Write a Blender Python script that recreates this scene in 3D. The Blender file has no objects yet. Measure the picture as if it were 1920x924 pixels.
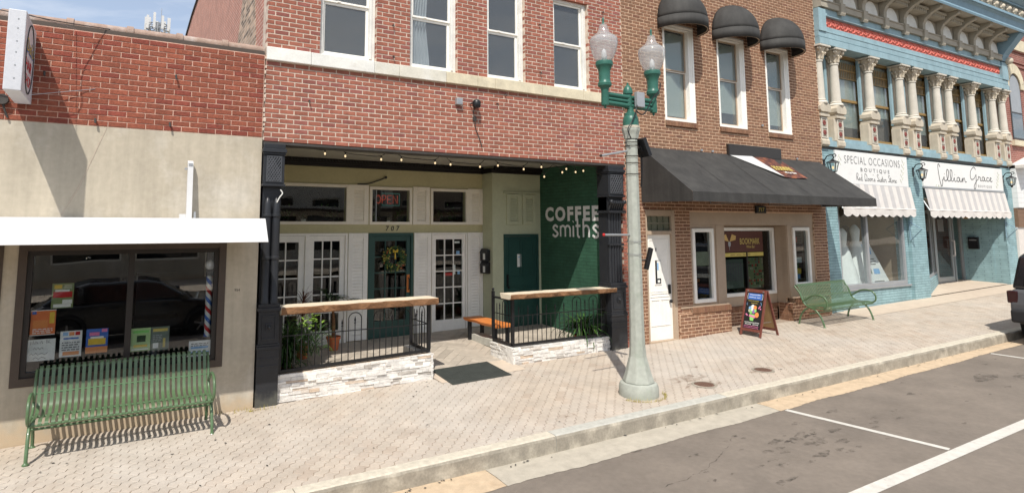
import bpy, math, random
import numpy as np
from mathutils import Matrix, Vector
random.seed(7)
sc = bpy.context.scene
COL = sc.collection
R_ = math.radians

# ---------------------------------------------------------------- camera, sky, sun, exposure
FPX, PPX, PPY = 1129.4, 849.6, 300.3            # calibrated on a 1920 x 924 frame
YAW, PITCH, ROLL = -.50324, .10673, -.0016
CAM = Vector((0, -8.54, 2.5))
def cam_matrix():
    ca, sa = math.cos(YAW), math.sin(YAW); cb, sb = math.cos(PITCH), math.sin(PITCH); cc, s2 = math.cos(ROLL), math.sin(ROLL)
    Rz = Matrix(((ca, -sa, 0), (sa, ca, 0), (0, 0, 1)))
    Rx = Matrix(((1, 0, 0), (0, cb, -sb), (0, sb, cb)))
    Ry = Matrix(((cc, 0, s2), (0, 1, 0), (-s2, 0, cc)))
    return Rz @ Rx @ Ry                          # columns: right, forward, up
CM = cam_matrix()
cd = bpy.data.cameras.new('camera'); cam = bpy.data.objects.new('camera', cd); COL.objects.link(cam)
cd.sensor_fit = 'HORIZONTAL'; cd.sensor_width = 36; cd.lens = FPX / 1920 * 36
cd.shift_x = (960 - PPX) / 1920; cd.shift_y = -(462 - PPY) / 1920
cd.clip_start = .05; cd.clip_end = 2000
rt, fw, up = CM.col[0], CM.col[1], CM.col[2]
cam.matrix_world = Matrix(((rt[0], up[0], -fw[0], CAM[0]), (rt[1], up[1], -fw[1], CAM[1]), (rt[2], up[2], -fw[2], CAM[2]), (0, 0, 0, 1)))
sc.camera = cam
CMT = CM.transposed()
def proj(p):
    e = CMT @ (Vector(p) - CAM)
    if e[1] < .1: return None
    return PPX + FPX * e[0] / e[1], PPY - FPX * e[2] / e[1], e[1]
def in_view(p, m=10):
    q = proj(p)
    return bool(q) and -m < q[0] < 1920 + m and -m < q[1] < 924 + m

SUN = Vector((.69, 1, -1.7)).normalized()       # direction the light travels
SUN_EL = math.asin(-SUN.z)
sl = bpy.data.lights.new('sun', 'SUN'); sl.energy = 4.1; sl.angle = R_(.53); sl.color = (1, .955, .88)
so = bpy.data.objects.new('sun', sl); COL.objects.link(so)
so.rotation_euler = SUN.to_track_quat('-Z', 'Y').to_euler(); so.location = (-20, -30, 50)
w = bpy.data.worlds.new('World'); sc.world = w; w.use_nodes = True
nt = w.node_tree; nt.nodes.clear()
def wn(t): return nt.nodes.new(t)
wo = wn('ShaderNodeOutputWorld'); bg = wn('ShaderNodeBackground'); sky = wn('ShaderNodeTexSky')
sky.sky_type = 'NISHITA'; sky.sun_disc = False; sky.sun_elevation = SUN_EL
sky.sun_rotation = math.atan2(-SUN.x, -SUN.y); sky.air_density = 1.0; sky.dust_density = 1.0; sky.ozone_density = 1.2
tc = wn('ShaderNodeTexCoord'); sep = wn('ShaderNodeSeparateXYZ'); nt.links.new(tc.outputs['Generated'], sep.inputs[0])
# clouds lie in a flat layer: project the direction onto a plane overhead
mx = wn('ShaderNodeMath'); mx.operation = 'MAXIMUM'; mx.inputs[1].default_value = .06; nt.links.new(sep.outputs[2], mx.inputs[0])
dv = wn('ShaderNodeVectorMath'); dv.operation = 'DIVIDE'; cb_ = wn('ShaderNodeCombineXYZ')
for i in range(3): nt.links.new(mx.outputs[0], cb_.inputs[i])
nt.links.new(tc.outputs['Generated'], dv.inputs[0]); nt.links.new(cb_.outputs[0], dv.inputs[1])
cn = wn('ShaderNodeTexNoise'); cn.inputs['Scale'].default_value = .85; cn.inputs['Detail'].default_value = 9; cn.inputs['Roughness'].default_value = .58; cn.inputs['Distortion'].default_value = .35
nt.links.new(dv.outputs[0], cn.inputs['Vector'])
cr = wn('ShaderNodeValToRGB'); cr.color_ramp.elements[0].position = .42; cr.color_ramp.elements[1].position = .64
cr.color_ramp.elements[0].color = (.25, .25, .25, 1); cr.color_ramp.elements[1].color = (.85, .85, .85, 1)
nt.links.new(cn.outputs[0], cr.inputs[0])
mix = wn('ShaderNodeMixRGB'); mix.inputs['Color2'].default_value = (6.3, 6.5, 6.9, 1)
nt.links.new(cr.outputs[0], mix.inputs[0]); nt.links.new(sky.outputs[0], mix.inputs['Color1'])
nt.links.new(mix.outputs[0], bg.inputs[0]); bg.inputs[1].default_value = .13
nt.links.new(bg.outputs[0], wo.inputs[0])
sc.view_settings.view_transform = 'Standard'; sc.view_settings.look = 'None'; sc.view_settings.gamma = 1
sc.view_settings.use_curve_mapping = False; sc.view_settings.exposure = .28
sc.cycles.max_bounces = 12; sc.cycles.diffuse_bounces = 10; sc.cycles.transparent_max_bounces = 12; sc.cycles.use_denoising = True

# ---------------------------------------------------------------- helpers
WL = {}                                          # world position of each object's origin
def link(o): COL.objects.link(o); return o
def thing(name, label, cat, loc=(0, 0, 0), group=None, kind=None):
    o = bpy.data.objects.new(name, None); link(o); o.location = loc; o.empty_display_size = .1
    WL[o.name] = Vector(loc)
    if label: o['label'] = label
    if cat: o['category'] = cat
    if group: o['group'] = group
    if kind: o['kind'] = kind
    return o
def tag(o, label=None, cat=None, group=None, kind=None):
    for k, v in (('label', label), ('category', cat), ('group', group), ('kind', kind)):
        if v: o[k] = v
    return o
def place(name, me, m, parent=None, loc=None):
    """an object whose mesh is in world coordinates (or local to loc)"""
    o = bpy.data.objects.new(name, me); link(o)
    if m is not None and not me.materials: me.materials.append(m)
    wl = Vector(loc) if loc is not None else Vector((0, 0, 0))
    if parent:
        o.parent = parent; o.location = wl - WL[parent.name]
    else: o.location = wl
    WL[o.name] = wl
    return o
def rot2(x, y, a): return x * math.cos(a) - y * math.sin(a), x * math.sin(a) + y * math.cos(a)
class MB:
    def __init__(s): s.v = []; s.f = []
    def add(s, vs, fs):
        b = len(s.v); s.v += [tuple(p) for p in vs]; s.f += [tuple(b + i for i in f) for f in fs]; return s
    def box(s, x0, x1, y0, y1, z0, z1):
        return s.add([(x0, y0, z0), (x1, y0, z0), (x1, y1, z0), (x0, y1, z0), (x0, y0, z1), (x1, y0, z1), (x1, y1, z1), (x0, y1, z1)],
                     [(0, 3, 2, 1), (4, 5, 6, 7), (0, 1, 5, 4), (1, 2, 6, 5), (2, 3, 7, 6), (3, 0, 4, 7)])
    def quad(s, *p): return s.add(p, [tuple(range(len(p)))])
    def prism(s, poly, ax, a0, a1):
        """polygon extruded along axis ax; poly gives the two other coordinates in xyz order"""
        n = len(poly)
        def P(q, a):
            r = list(q); r.insert(ax, a); return tuple(r)
        s.add([P(q, a0) for q in poly] + [P(q, a1) for q in poly],
              [tuple(range(n - 1, -1, -1)), tuple(range(n, 2 * n))] + [(i, (i + 1) % n, n + (i + 1) % n, n + i) for i in range(n)])
        return s
    def tube(s, path, r, n=8, caps=True, closed=False, flat=None):
        """round bar along a path; r a number or one per point; flat=(vector, k) squashes along vector"""
        pts = [Vector(p) for p in path]; m = len(pts); rs = r if hasattr(r, '__len__') else [r] * m
        b = len(s.v); prev = None
        for i, p in enumerate(pts):
            if closed: t = pts[(i + 1) % m] - pts[i - 1]
            else: t = pts[min(i + 1, m - 1)] - pts[max(i - 1, 0)]
            if t.length < 1e-9: t = Vector((0, 0, 1))
            t.normalize()
            if prev is None:
                a = Vector((0, 0, 1)) if abs(t.z) < .9 else Vector((1, 0, 0))
                u = t.cross(a).normalized()
            else:
                u = prev - t * prev.dot(t)
                if u.length < 1e-6: u = t.orthogonal()
                u.normalize()
            prev = u; vv = t.cross(u)
            for k in range(n):
                an = 2 * math.pi * (k + .5) / n
                d = (u * math.cos(an) + vv * math.sin(an)) * rs[i]
                if flat: d = d - flat[0] * (d.dot(flat[0]) * (1 - flat[1]))
                s.v.append(tuple(p + d))
        rr = m if closed else m - 1
        for i in range(rr):
            j = (i + 1) % m
            for k in range(n):
                l = (k + 1) % n
                s.f.append((b + i * n + k, b + i * n + l, b + j * n + l, b + j * n + k))
        if caps and not closed:
            s.f.append(tuple(b + k for k in range(n - 1, -1, -1))); s.f.append(tuple(b + (m - 1) * n + k for k in range(n)))
        return s
    def lathe(s, prof, c=(0, 0), n=16, caps=True, a0=0, sx=1, sy=1):
        b = len(s.v); m = len(prof)
        for r, z in prof:
            for k in range(n):
                a = a0 + 2 * math.pi * k / n
                s.v.append((c[0] + r * sx * math.cos(a), c[1] + r * sy * math.sin(a), z))
        for i in range(m - 1):
            for k in range(n):
                l = (k + 1) % n
                s.f.append((b + i * n + k, b + i * n + l, b + (i + 1) * n + l, b + (i + 1) * n + k))
        if caps:
            s.f.append(tuple(b + k for k in range(n - 1, -1, -1))); s.f.append(tuple(b + (m - 1) * n + k for k in range(n)))
        return s
    def ball(s, c, r, n=8, sz=1):
        m = max(4, n // 2)
        return s.add([], []).lathe([(max(1e-4, r * math.sin(math.pi * i / m)), c[2] - sz * r * math.cos(math.pi * i / m)) for i in range(m + 1)], (c[0], c[1]), n)
    def xf(s, M, start=0):
        s.v[start:] = [tuple(M @ Vector(p)) for p in s.v[start:]]; return s
    def mesh(s, name, smooth=False):
        me = bpy.data.meshes.new(name); me.from_pydata(s.v, [], s.f); me.update()
        if smooth is True: me.polygons.foreach_set('use_smooth', [True] * len(me.polygons))
        elif smooth:
            me.polygons.foreach_set('use_smooth', [True] * len(me.polygons)); me.set_sharp_from_angle(angle=R_(smooth))
        return me
    def build(s, name, m, parent=None, smooth=False, loc=None):
        if loc is not None:
            L = Vector(loc); s.v = [tuple(Vector(p) - L) for p in s.v]
        return place(name, s.mesh(name, smooth), m, parent, loc)
def bevel(o, wd=.006, seg=2):
    b = o.modifiers.new('bevel', 'BEVEL'); b.width = wd; b.segments = seg; b.limit_method = 'ANGLE'; b.angle_limit = R_(40); return o
def holed(mb, x0, x1, z0, z1, y0, y1, holes, swap=False):
    """a wall slab with rectangular openings (x0,x1,z0,z1); swap: the slab runs along Y and its thickness along X"""
    xs = sorted({x0, x1} | {min(max(h[i], x0), x1) for h in holes for i in (0, 1)})
    zs = sorted({z0, z1} | {min(max(h[i], z0), z1) for h in holes for i in (2, 3)})
    nx, nz = len(xs) - 1, len(zs) - 1
    def solid(i, j):
        if i < 0 or j < 0 or i >= nx or j >= nz: return False
        cx, cz = (xs[i] + xs[i + 1]) / 2, (zs[j] + zs[j + 1]) / 2
        return not any(h[0] < cx < h[1] and h[2] < cz < h[3] for h in holes)
    def P(x, y, z): return (y, x, z) if swap else (x, y, z)
    for i in range(nx):
        for j in range(nz):
            if not solid(i, j): continue
            a, b, c, d = xs[i], xs[i + 1], zs[j], zs[j + 1]
            fr = [P(a, y0, c), P(b, y0, c), P(b, y0, d), P(a, y0, d)]; bk = [P(a, y1, c), P(a, y1, d), P(b, y1, d), P(b, y1, c)]
            L = [fr, bk]
            if not solid(i - 1, j): L.append([P(a, y0, c), P(a, y0, d), P(a, y1, d), P(a, y1, c)])
            if not solid(i + 1, j): L.append([P(b, y0, c), P(b, y1, c), P(b, y1, d), P(b, y0, d)])
            if not solid(i, j - 1): L.append([P(a, y0, c), P(a, y1, c), P(b, y1, c), P(b, y0, c)])
            if not solid(i, j + 1): L.append([P(a, y0, d), P(b, y0, d), P(b, y1, d), P(a, y1, d)])
            for q in L:
                if swap: q = q[::-1]
                mb.quad(*q)
    return mb
def frame(mb, x0, x1, z0, z1, t, y0, y1, tb=None, tt=None):
    """four butted bars round an opening"""
    tb = t if tb is None else tb; tt = t if tt is None else tt
    mb.box(x0, x0 + t, y0, y1, z0, z1); mb.box(x1 - t, x1, y0, y1, z0, z1)
    mb.box(x0 + t, x1 - t, y0, y1, z0, z0 + tb); mb.box(x0 + t, x1 - t, y0, y1, z1 - tt, z1); return mb

def smooth_line(pts, k=5):
    out = []
    n = len(pts)
    for i in range(n - 1):
        p0, p1, p2, p3 = [Vector(pts[min(max(j, 0), n - 1)]) for j in (i - 1, i, i + 1, i + 2)]
        for t in range(k):
            s = t / k
            q = .5 * ((2 * p1) + (p2 - p0) * s + (2 * p0 - 5 * p1 + 4 * p2 - p3) * s * s + (3 * p1 - p0 - 3 * p2 + p3) * s ** 3)
            out.append(tuple(q))
    out.append(tuple(pts[-1])); return out

# ---------------------------------------------------------------- materials
MATS = {}
def lin(h):
    h = h.lstrip('#'); c = [int(h[i:i + 2], 16) / 255 for i in (0, 2, 4)]
    return tuple(x / 12.92 if x < .04045 else ((x + .055) / 1.055) ** 2.4 for x in c)
def mat(name, c, rough=.6, var=.12, scl=5, bump=0, bsc=60, metal=0, rnd=0, spec=.4, c2=None, c2s=1.2, c2w=(.5, .62), stretch=None, coat=0, odd=None, zdirt=None, streak=0):
    m = bpy.data.materials.new(name); m.use_nodes = True; N = m.node_tree.nodes; L = m.node_tree.links; N.clear()
    out = N.new('ShaderNodeOutputMaterial'); b = N.new('ShaderNodeBsdfPrincipled'); L.new(b.outputs[0], out.inputs[0])
    b.inputs['Roughness'].default_value = rough; b.inputs['Metallic'].default_value = metal; b.inputs['Specular IOR Level'].default_value = spec
    if coat: b.inputs['Coat Weight'].default_value = coat; b.inputs['Coat Roughness'].default_value = .08
    g = N.new('ShaderNodeNewGeometry'); vec = g.outputs['Position']
    if stretch:
        mp = N.new('ShaderNodeMapping'); mp.inputs['Scale'].default_value = stretch; L.new(vec, mp.inputs[0]); vec = mp.outputs[0]
    def noise(s, d=5, r=.55):
        n = N.new('ShaderNodeTexNoise'); n.inputs['Scale'].default_value = s; n.inputs['Detail'].default_value = d; n.inputs['Roughness'].default_value = r
        L.new(vec, n.inputs['Vector']); return n.outputs[0]
    def rng(src, a, bb, lo, hi):
        k = N.new('ShaderNodeMapRange'); k.inputs[1].default_value = a; k.inputs[2].default_value = bb; k.inputs[3].default_value = lo; k.inputs[4].default_value = hi
        L.new(src, k.inputs[0]); return k.outputs[0]
    def mul(col, val):
        k = N.new('ShaderNodeMixRGB'); k.blend_type = 'MULTIPLY'; k.inputs[0].default_value = 1
        if isinstance(col, tuple): k.inputs[1].default_value = col + (1,)
        else: L.new(col, k.inputs[1])
        L.new(val, k.inputs[2]); return k.outputs[0]
    def mixc(fac, a, bb):
        k = N.new('ShaderNodeMixRGB'); L.new(fac, k.inputs[0])
        for i, q in ((1, a), (2, bb)):
            if isinstance(q, tuple): k.inputs[i].default_value = q + (1,)
            else: L.new(q, k.inputs[i])
        return k.outputs[0]
    col = tuple(c)
    if rnd or odd:
        oi = N.new('ShaderNodeObjectInfo'); ad = N.new('ShaderNodeMath'); ad.operation = 'ADD'
        L.new(oi.outputs['Random'], ad.inputs[0]); L.new(g.outputs['Random Per Island'], ad.inputs[1])
        fr = N.new('ShaderNodeMath'); fr.operation = 'FRACT'; L.new(ad.outputs[0], fr.inputs[0])
        if odd:                                  # a share of the pieces has another colour
            for (oc, t0, t1) in odd:
                col = mixc(rng(fr.outputs[0], t0, t1, 0, 1), col, tuple(oc))
        f2 = N.new('ShaderNodeMath'); f2.operation = 'MULTIPLY'; f2.inputs[1].default_value = 7.31; L.new(fr.outputs[0], f2.inputs[0])
        f3 = N.new('ShaderNodeMath'); f3.operation = 'FRACT'; L.new(f2.outputs[0], f3.inputs[0])
        col = mul(col, rng(f3.outputs[0], 0, 1, 1 - rnd, 1 + rnd))
    if c2: col = mixc(rng(noise(c2s, 6, .6), c2w[0], c2w[1], 0, 1), col, tuple(c2))
    if var:
        col = mul(col, rng(noise(scl), .3, .7, 1 - var, 1 + var))
        col = mul(col, rng(noise(scl * 9, 4), .3, .7, 1 - var * .6, 1 + var * .6))
    if streak:                                   # rain streaks: noise drawn out downwards
        mp2 = N.new('ShaderNodeMapping'); mp2.inputs['Scale'].default_value = (7, 7, .55); L.new(g.outputs['Position'], mp2.inputs[0])
        ns = N.new('ShaderNodeTexNoise'); ns.inputs['Scale'].default_value = 1; ns.inputs['Detail'].default_value = 6; ns.inputs['Roughness'].default_value = .6; L.new(mp2.outputs[0], ns.inputs['Vector'])
        col = mul(col, rng(ns.outputs[0], .34, .66, 1 - streak, 1 + streak * .7))
    if zdirt:                                    # splash-back grime that rises a little from the ground: (z0, z1, colour)
        sp = N.new('ShaderNodeSeparateXYZ'); L.new(g.outputs['Position'], sp.inputs[0])
        aa = N.new('ShaderNodeMath'); aa.operation = 'ADD'; L.new(sp.outputs[2], aa.inputs[0]); L.new(rng(noise(9), .3, .7, -.08, .08), aa.inputs[1])
        col = mixc(rng(aa.outputs[0], zdirt[0], zdirt[1], .8, 0), col, tuple(zdirt[2]))
    if isinstance(col, tuple): b.inputs['Base Color'].default_value = col + (1,)
    else: L.new(col, b.inputs['Base Color'])
    if bump:
        bp = N.new('ShaderNodeBump'); bp.inputs['Strength'].default_value = bump; bp.inputs['Distance'].default_value = .01
        L.new(noise(bsc, 5, .6), bp.inputs['Height']); L.new(bp.outputs[0], b.inputs['Normal'])
    MATS[name] = m; return m
def glass(name, tint=(.8, .85, .85), rough=.0, refl=1.0, haze=0):
    m = bpy.data.materials.new(name); m.use_nodes = True; N = m.node_tree.nodes; L = m.node_tree.links; N.clear()
    out = N.new('ShaderNodeOutputMaterial'); mx = N.new('ShaderNodeMixShader'); t = N.new('ShaderNodeBsdfTransparent'); g = N.new('ShaderNodeBsdfGlossy')
    t.inputs[0].default_value = tint + (1,); g.inputs['Roughness'].default_value = rough
    gg = N.new('ShaderNodeNewGeometry'); dt = N.new('ShaderNodeVectorMath'); dt.operation = 'DOT_PRODUCT'; L.new(gg.outputs['Incoming'], dt.inputs[0]); L.new(gg.outputs['Normal'], dt.inputs[1])
    def mth(op, a, bv=None, cv=None):
        k = N.new('ShaderNodeMath'); k.operation = op; L.new(a, k.inputs[0])
        if bv is not None: k.inputs[1].default_value = bv
        if cv is not None: k.inputs[2].default_value = cv
        return k.outputs[0]
    s_ = mth('POWER', mth('MULTIPLY_ADD', mth('ABSOLUTE', dt.outputs['Value']), -1, 1), 5)      # Schlick, the same for both faces
    k = N.new('ShaderNodeMath'); k.operation = 'MULTIPLY_ADD'; k.use_clamp = True; k.inputs[1].default_value = .95 * refl; k.inputs[2].default_value = .055 * refl; L.new(s_, k.inputs[0]); L.new(k.outputs[0], mx.inputs[0]); L.new(t.outputs[0], mx.inputs[1]); L.new(g.outputs[0], mx.inputs[2])
    nb = N.new('ShaderNodeTexNoise'); nb.inputs['Scale'].default_value = 1.1; nb.inputs['Detail'].default_value = 1
    ge = N.new('ShaderNodeNewGeometry'); L.new(ge.outputs['Position'], nb.inputs['Vector'])
    bp = N.new('ShaderNodeBump'); bp.inputs['Strength'].default_value = .05; bp.inputs['Distance'].default_value = .05; L.new(nb.outputs[0], bp.inputs['Height']); L.new(bp.outputs[0], g.inputs['Normal'])
    last = mx
    if haze:
        d = N.new('ShaderNodeBsdfDiffuse'); d.inputs[0].default_value = (.75, .78, .78, 1); m2 = N.new('ShaderNodeMixShader'); m2.inputs[0].default_value = haze
        L.new(mx.outputs[0], m2.inputs[1]); L.new(d.outputs[0], m2.inputs[2]); last = m2
    L.new(last.outputs[0], out.inputs[0]); MATS[name] = m; return m
def emis(name, c, s):
    m = bpy.data.materials.new(name); m.use_nodes = True; N = m.node_tree.nodes; L = m.node_tree.links; N.clear()
    out = N.new('ShaderNodeOutputMaterial'); e = N.new('ShaderNodeEmission'); e.inputs[0].default_value = tuple(c) + (1,); e.inputs[1].default_value = s; L.new(e.outputs[0], out.inputs[0]); return m
def brickwall(name, c, mortar, bw, bh, along='x', c2=None, bump=.5, mort=.008, var=.25):
    """brick relief for surfaces too far away, or too thickly painted, to pick single bricks apart"""
    m = mat(name, c, .75, .1, 3); N = m.node_tree.nodes; L = m.node_tree.links
    b = next(n for n in N if n.type == 'BSDF_PRINCIPLED')
    g = N.new('ShaderNodeNewGeometry'); s = N.new('ShaderNodeSeparateXYZ'); cbn = N.new('ShaderNodeCombineXYZ'); L.new(g.outputs['Position'], s.inputs[0])
    if along == 'xy':
        ad = N.new('ShaderNodeMath'); L.new(s.outputs[0], ad.inputs[0]); L.new(s.outputs[1], ad.inputs[1]); L.new(ad.outputs[0], cbn.inputs[0])
    else: L.new(s.outputs[0 if along == 'x' else 1], cbn.inputs[0])
    L.new(s.outputs[2], cbn.inputs[1])
    t = N.new('ShaderNodeTexBrick'); t.inputs['Scale'].default_value = 1; t.inputs['Brick Width'].default_value = bw; t.inputs['Row Height'].default_value = bh
    t.inputs['Mortar Size'].default_value = mort; t.inputs['Mortar Smooth'].default_value = .25; t.inputs['Bias'].default_value = 0
    t.inputs['Color1'].default_value = tuple(x * (1 - var) for x in c) + (1,); t.inputs['Color2'].default_value = tuple(x * (1 + var) for x in (c2 or c)) + (1,); t.inputs['Mortar'].default_value = tuple(mortar) + (1,)
    L.new(cbn.outputs[0], t.inputs['Vector'])
    old = b.inputs['Base Color'].links[0].from_socket if b.inputs['Base Color'].links else None
    mu = N.new('ShaderNodeMixRGB'); mu.blend_type = 'MULTIPLY'; mu.inputs[0].default_value = 1; L.new(t.outputs['Color'], mu.inputs[1])
    n2 = N.new('ShaderNodeTexNoise'); n2.inputs['Scale'].default_value = 4; n2.inputs['Detail'].default_value = 6; L.new(g.outputs['Position'], n2.inputs['Vector'])
    k = N.new('ShaderNodeMapRange'); k.inputs[1].default_value = .3; k.inputs[2].default_value = .7; k.inputs[3].default_value = .85; k.inputs[4].default_value = 1.15; L.new(n2.outputs[0], k.inputs[0])
    L.new(k.outputs[0], mu.inputs[2]); L.new(mu.outputs[0], b.inputs['Base Color'])
    inv = N.new('ShaderNodeMath'); inv.operation = 'SUBTRACT'; inv.inputs[0].default_value = 1; L.new(t.outputs['Fac'], inv.inputs[1])
    n3 = N.new('ShaderNodeTexNoise'); n3.inputs['Scale'].default_value = 60; n3.inputs['Detail'].default_value = 4; L.new(g.outputs['Position'], n3.inputs['Vector'])
    am = N.new('ShaderNodeMath'); am.operation = 'MULTIPLY_ADD'; am.inputs[1].default_value = .35; L.new(n3.outputs[0], am.inputs[0]); L.new(inv.outputs[0], am.inputs[2])
    bp = N.new('ShaderNodeBump'); bp.inputs['Strength'].default_value = bump; bp.inputs['Distance'].default_value = .012; L.new(am.outputs[0], bp.inputs['Height']); L.new(bp.outputs[0], b.inputs['Normal'])
    return m

M = {}
def dm(k, *a, **kw): M[k] = mat(k, *a, **kw)
dm('stucco', (.45, .395, .305), .85, .1, 1.6, .25, 120, c2=(.54, .50, .43), c2s=.9, c2w=(.52, .75), zdirt=(.1, .32, (.50, .38, .25)), streak=.10)
dm('brick_red', (.262, .076, .043), .85, .2, 30, .9, 55, rnd=.15, odd=[((.235, .056, .036), .82, .84)], streak=.12)
dm('mortar_pink', (.60, .39, .30), .9, .22, 12, .3, 120)
dm('brick_rose', (.310, .108, .070), .85, .13, 16, .5, 90, rnd=.14, odd=[((.27, .092, .072), .86, .9)], c2=(.44, .30, .25), c2s=.8, c2w=(.66, .80), streak=.12)
dm('mortar_grey', (.58, .47, .38), .9, .22, 9, .3, 120)
dm('brick_brown', (.235, .122, .070), .85, .13, 16, .5, 90, rnd=.13, odd=[((.19, .09, .055), .85, .88)], streak=.12)
dm('mortar_tan', (.62, .43, .295), .9, .2, 9, .3, 120)
dm('white_paint', (.86, .835, .77), .5, .05, 3)
dm('cream_paint', (.82, .77, .66), .55, .05, 3)
dm('sign_face', (.58, .59, .62), .45, .06, 3)
dm('white_metal', (.60, .595, .585), .35, .03, 2, streak=.035)
dm('stone_mid', (.63, .60, .51), .7, .12, 4, .2, 60, c2=(.70, .69, .64), c2s=1.6, c2w=(.5, .7))
dm('stone_white', (.72, .71, .66), .7, .1, 4, .2, 60, c2=(.48, .45, .38), c2s=2.2, c2w=(.6, .8))
dm('limestone', (.62, .55, .40), .75, .12, 5, .25, 60, c2=(.48, .42, .30), c2s=2, c2w=(.58, .8))
dm('brown_trim', (.075, .055, .042), .5, .1, 3)
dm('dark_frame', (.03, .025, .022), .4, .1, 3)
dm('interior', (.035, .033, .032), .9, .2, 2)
dm('interior_floor', (.06, .05, .042), .8, .2, 2)
dm('clay', (.33, .23, .18), .8, .18, 6, .4, 50, c2=(.40, .36, .33), c2s=3, c2w=(.5, .7))
dm('iron', (.022, .0235, .027), .36, .12, 9, .2, 90, zdirt=(.16, .3, (.10, .10, .085)))
dm('iron_worn_lit', (.075, .078, .085), .45, .2, 12)  # lighter iron for the lattice: wear and dust, plus caught light put into the colour
dm('black_metal', (.012, .012, .013), .4, .1, 5)
dm('rust_metal', (.05, .045, .04), .6, .2, 9)
dm('olive', (.50, .46, .27), .7, .07, 2, .1, 50)
dm('sage', (.50, .52, .36), .7, .06, 2, .1, 50)
dm('dark_green', (.024, .072, .060), .4, .08, 3)
dm('crown_black', (.012, .010, .009), .5, .1, 4)
dm('ceiling_grey', (.36, .345, .30), .8, .08, 3)
dm('grout', (.33, .29, .245), .9, .1, 8)
dm('wood_tile', (.42, .365, .30), .6, .12, 9, .1, 40, rnd=.13)
dm('stack_stone', (.74, .71, .66), .8, .14, 14, .7, 45, rnd=.14, odd=[((.58, .46, .35), .84, .86), ((.50, .46, .41), .94, .96)])
dm('slab_top', (.70, .60, .45), .6, .12, 4, .1, 40, stretch=(2, 14, 14))
dm('slab_bark', (.20, .10, .045), .85, .4, 14, .9, 30, stretch=(1, 3, 6))
dm('orange_wood', (.62, .20, .045), .45, .12, 5, stretch=(9, 1, 9))
dm('terracotta', (.52, .145, .06), .8, .12, 8)
dm('leaf', (.045, .105, .022), .5, .3, 9)
dm('leaf_dark', (.022, .055, .018), .5, .3, 9)
dm('leaf_red', (.14, .05, .03), .5, .3, 9)
dm('leaf_yellow', (.42, .36, .07), .6, .3, 12)
dm('leaf_new', (.20, .33, .05), .5, .25, 12)
dm('soil', (.04, .028, .02), .9, .2, 20)
dm('rubber', (.055, .06, .052), .75, .15, 8, .3, 90)
dm('tan_panel', (.42, .32, .23), .6, .06, 2)
dm('black_canvas', (.038, .0365, .034), .75, .14, 3, .15, 140, c2=(.050, .048, .044), c2s=1.6, c2w=(.45, .75), streak=.2)
dm('concrete_pole', (.37, .385, .335), .85, .1, 14, .35, 130, c2=(.31, .34, .28), c2s=4, c2w=(.55, .75))
dm('lamp_green', (.032, .125, .092), .38, .1, 6)
dm('grey_box', (.36, .37, .38), .4, .06, 4, metal=.3)
dm('bench_green', (.088, .150, .072), .34, .14, 12, coat=.3, c2=(.13, .20, .11), c2s=9, c2w=(.6, .75))
dm('paver', (.45, .382, .308), .9, .09, 3, .4, 160, rnd=.055, odd=[((.425, .348, .275), .8, .82)], c2=(.47, .42, .36), c2s=.35, c2w=(.45, .65))
dm('joint_sand', (.33, .26, .20), .95, .2, 20)
dm('kerb_pale', (.53, .48, .385), .85, .14, 16, .4, 120)
dm('kerb_grey', (.44, .43, .38), .85, .12, 16, .3, 120)
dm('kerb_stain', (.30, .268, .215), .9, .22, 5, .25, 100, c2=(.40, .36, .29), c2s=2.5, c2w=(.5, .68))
dm('gutter_tan', (.50, .385, .26), .9, .12, 9, .35, 140, c2=(.42, .30, .19), c2s=2.2, c2w=(.58, .8))
dm('gutter_grey', (.41, .37, .30), .9, .1, 9, .25, 140)
dm('walk_concrete', (.52, .43, .335), .9, .08, 4, .2, 120)
dm('asphalt', (.205, .172, .140), .92, .12, 1.6, .8, 150, c2=(.175, .148, .122), c2s=.6, c2w=(.45, .7))
dm('road_paint', (.56, .535, .48), .7, .1, 12, c2=(.45, .42, .38), c2s=14, c2w=(.62, .72))
dm('earth', (.20, .17, .12), .95, .2, 2)
dm('teal', (.265, .385, .425), .6, .1, 3, streak=.08)
dm('blue_teal', (.20, .31, .38), .6, .08, 3)
dm('trim_cream', (.53, .465, .365), .7, .1, 4, .1, 60, streak=.1)
dm('column_cream', (.57, .53, .455), .65, .08, 4, .1, 60, streak=.08)
dm('trim_grey', (.36, .325, .26), .75, .1, 5, .2, 60)
dm('coral', (.62, .165, .125), .6, .12, 14)
dm('rosette', (.25, .07, .06), .7, .3, 25)
dm('gold_frame', (.27, .165, .055), .45, .12, 6)
dm('gilt', (.60, .48, .12), .5, .1, 8)
dm('sign_white', (.78, .77, .74), .5, .03, 2)
dm('ink', (.035, .035, .036), .6, .05, 3)
dm('ink_soft', (.16, .16, .16), .6, .05, 3)
dm('leaf_print', (.42, .44, .30), .7, .1, 10)
dm('letter_white', (.72, .72, .70), .7, .05, 5)
dm('stripe_white', (.66, .62, .575), .8, .06, 6, .2, 90)
dm('stripe_grey', (.50, .48, .465), .8, .06, 6, .2, 90)
dm('aframe_wood', (.17, .055, .04), .45, .2, 8, stretch=(8, 8, 1))
dm('aframe_back', (.42, .27, .13), .7, .1, 4)
dm('chalkboard', (.015, .015, .016), .6, .1, 5)
dm('car_black', (.010, .010, .012), .25, .05, 2, coat=1)
dm('car_grey', (.085, .085, .09), .4, .05, 2)
dm('tyre', (.014, .014, .014), .85, .1, 9)
dm('alloy', (.45, .45, .46), .3, .05, 3, metal=.8)
dm('car_trim', (.016, .016, .017), .7, .05, 3)
dm('book_gold', (.60, .40, .13), .5, .1, 8)
dm('tail_lens', (.030, .006, .007), .15, .05, 3)
dm('steel', (.42, .43, .44), .4, .05, 4, metal=.6)
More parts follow.
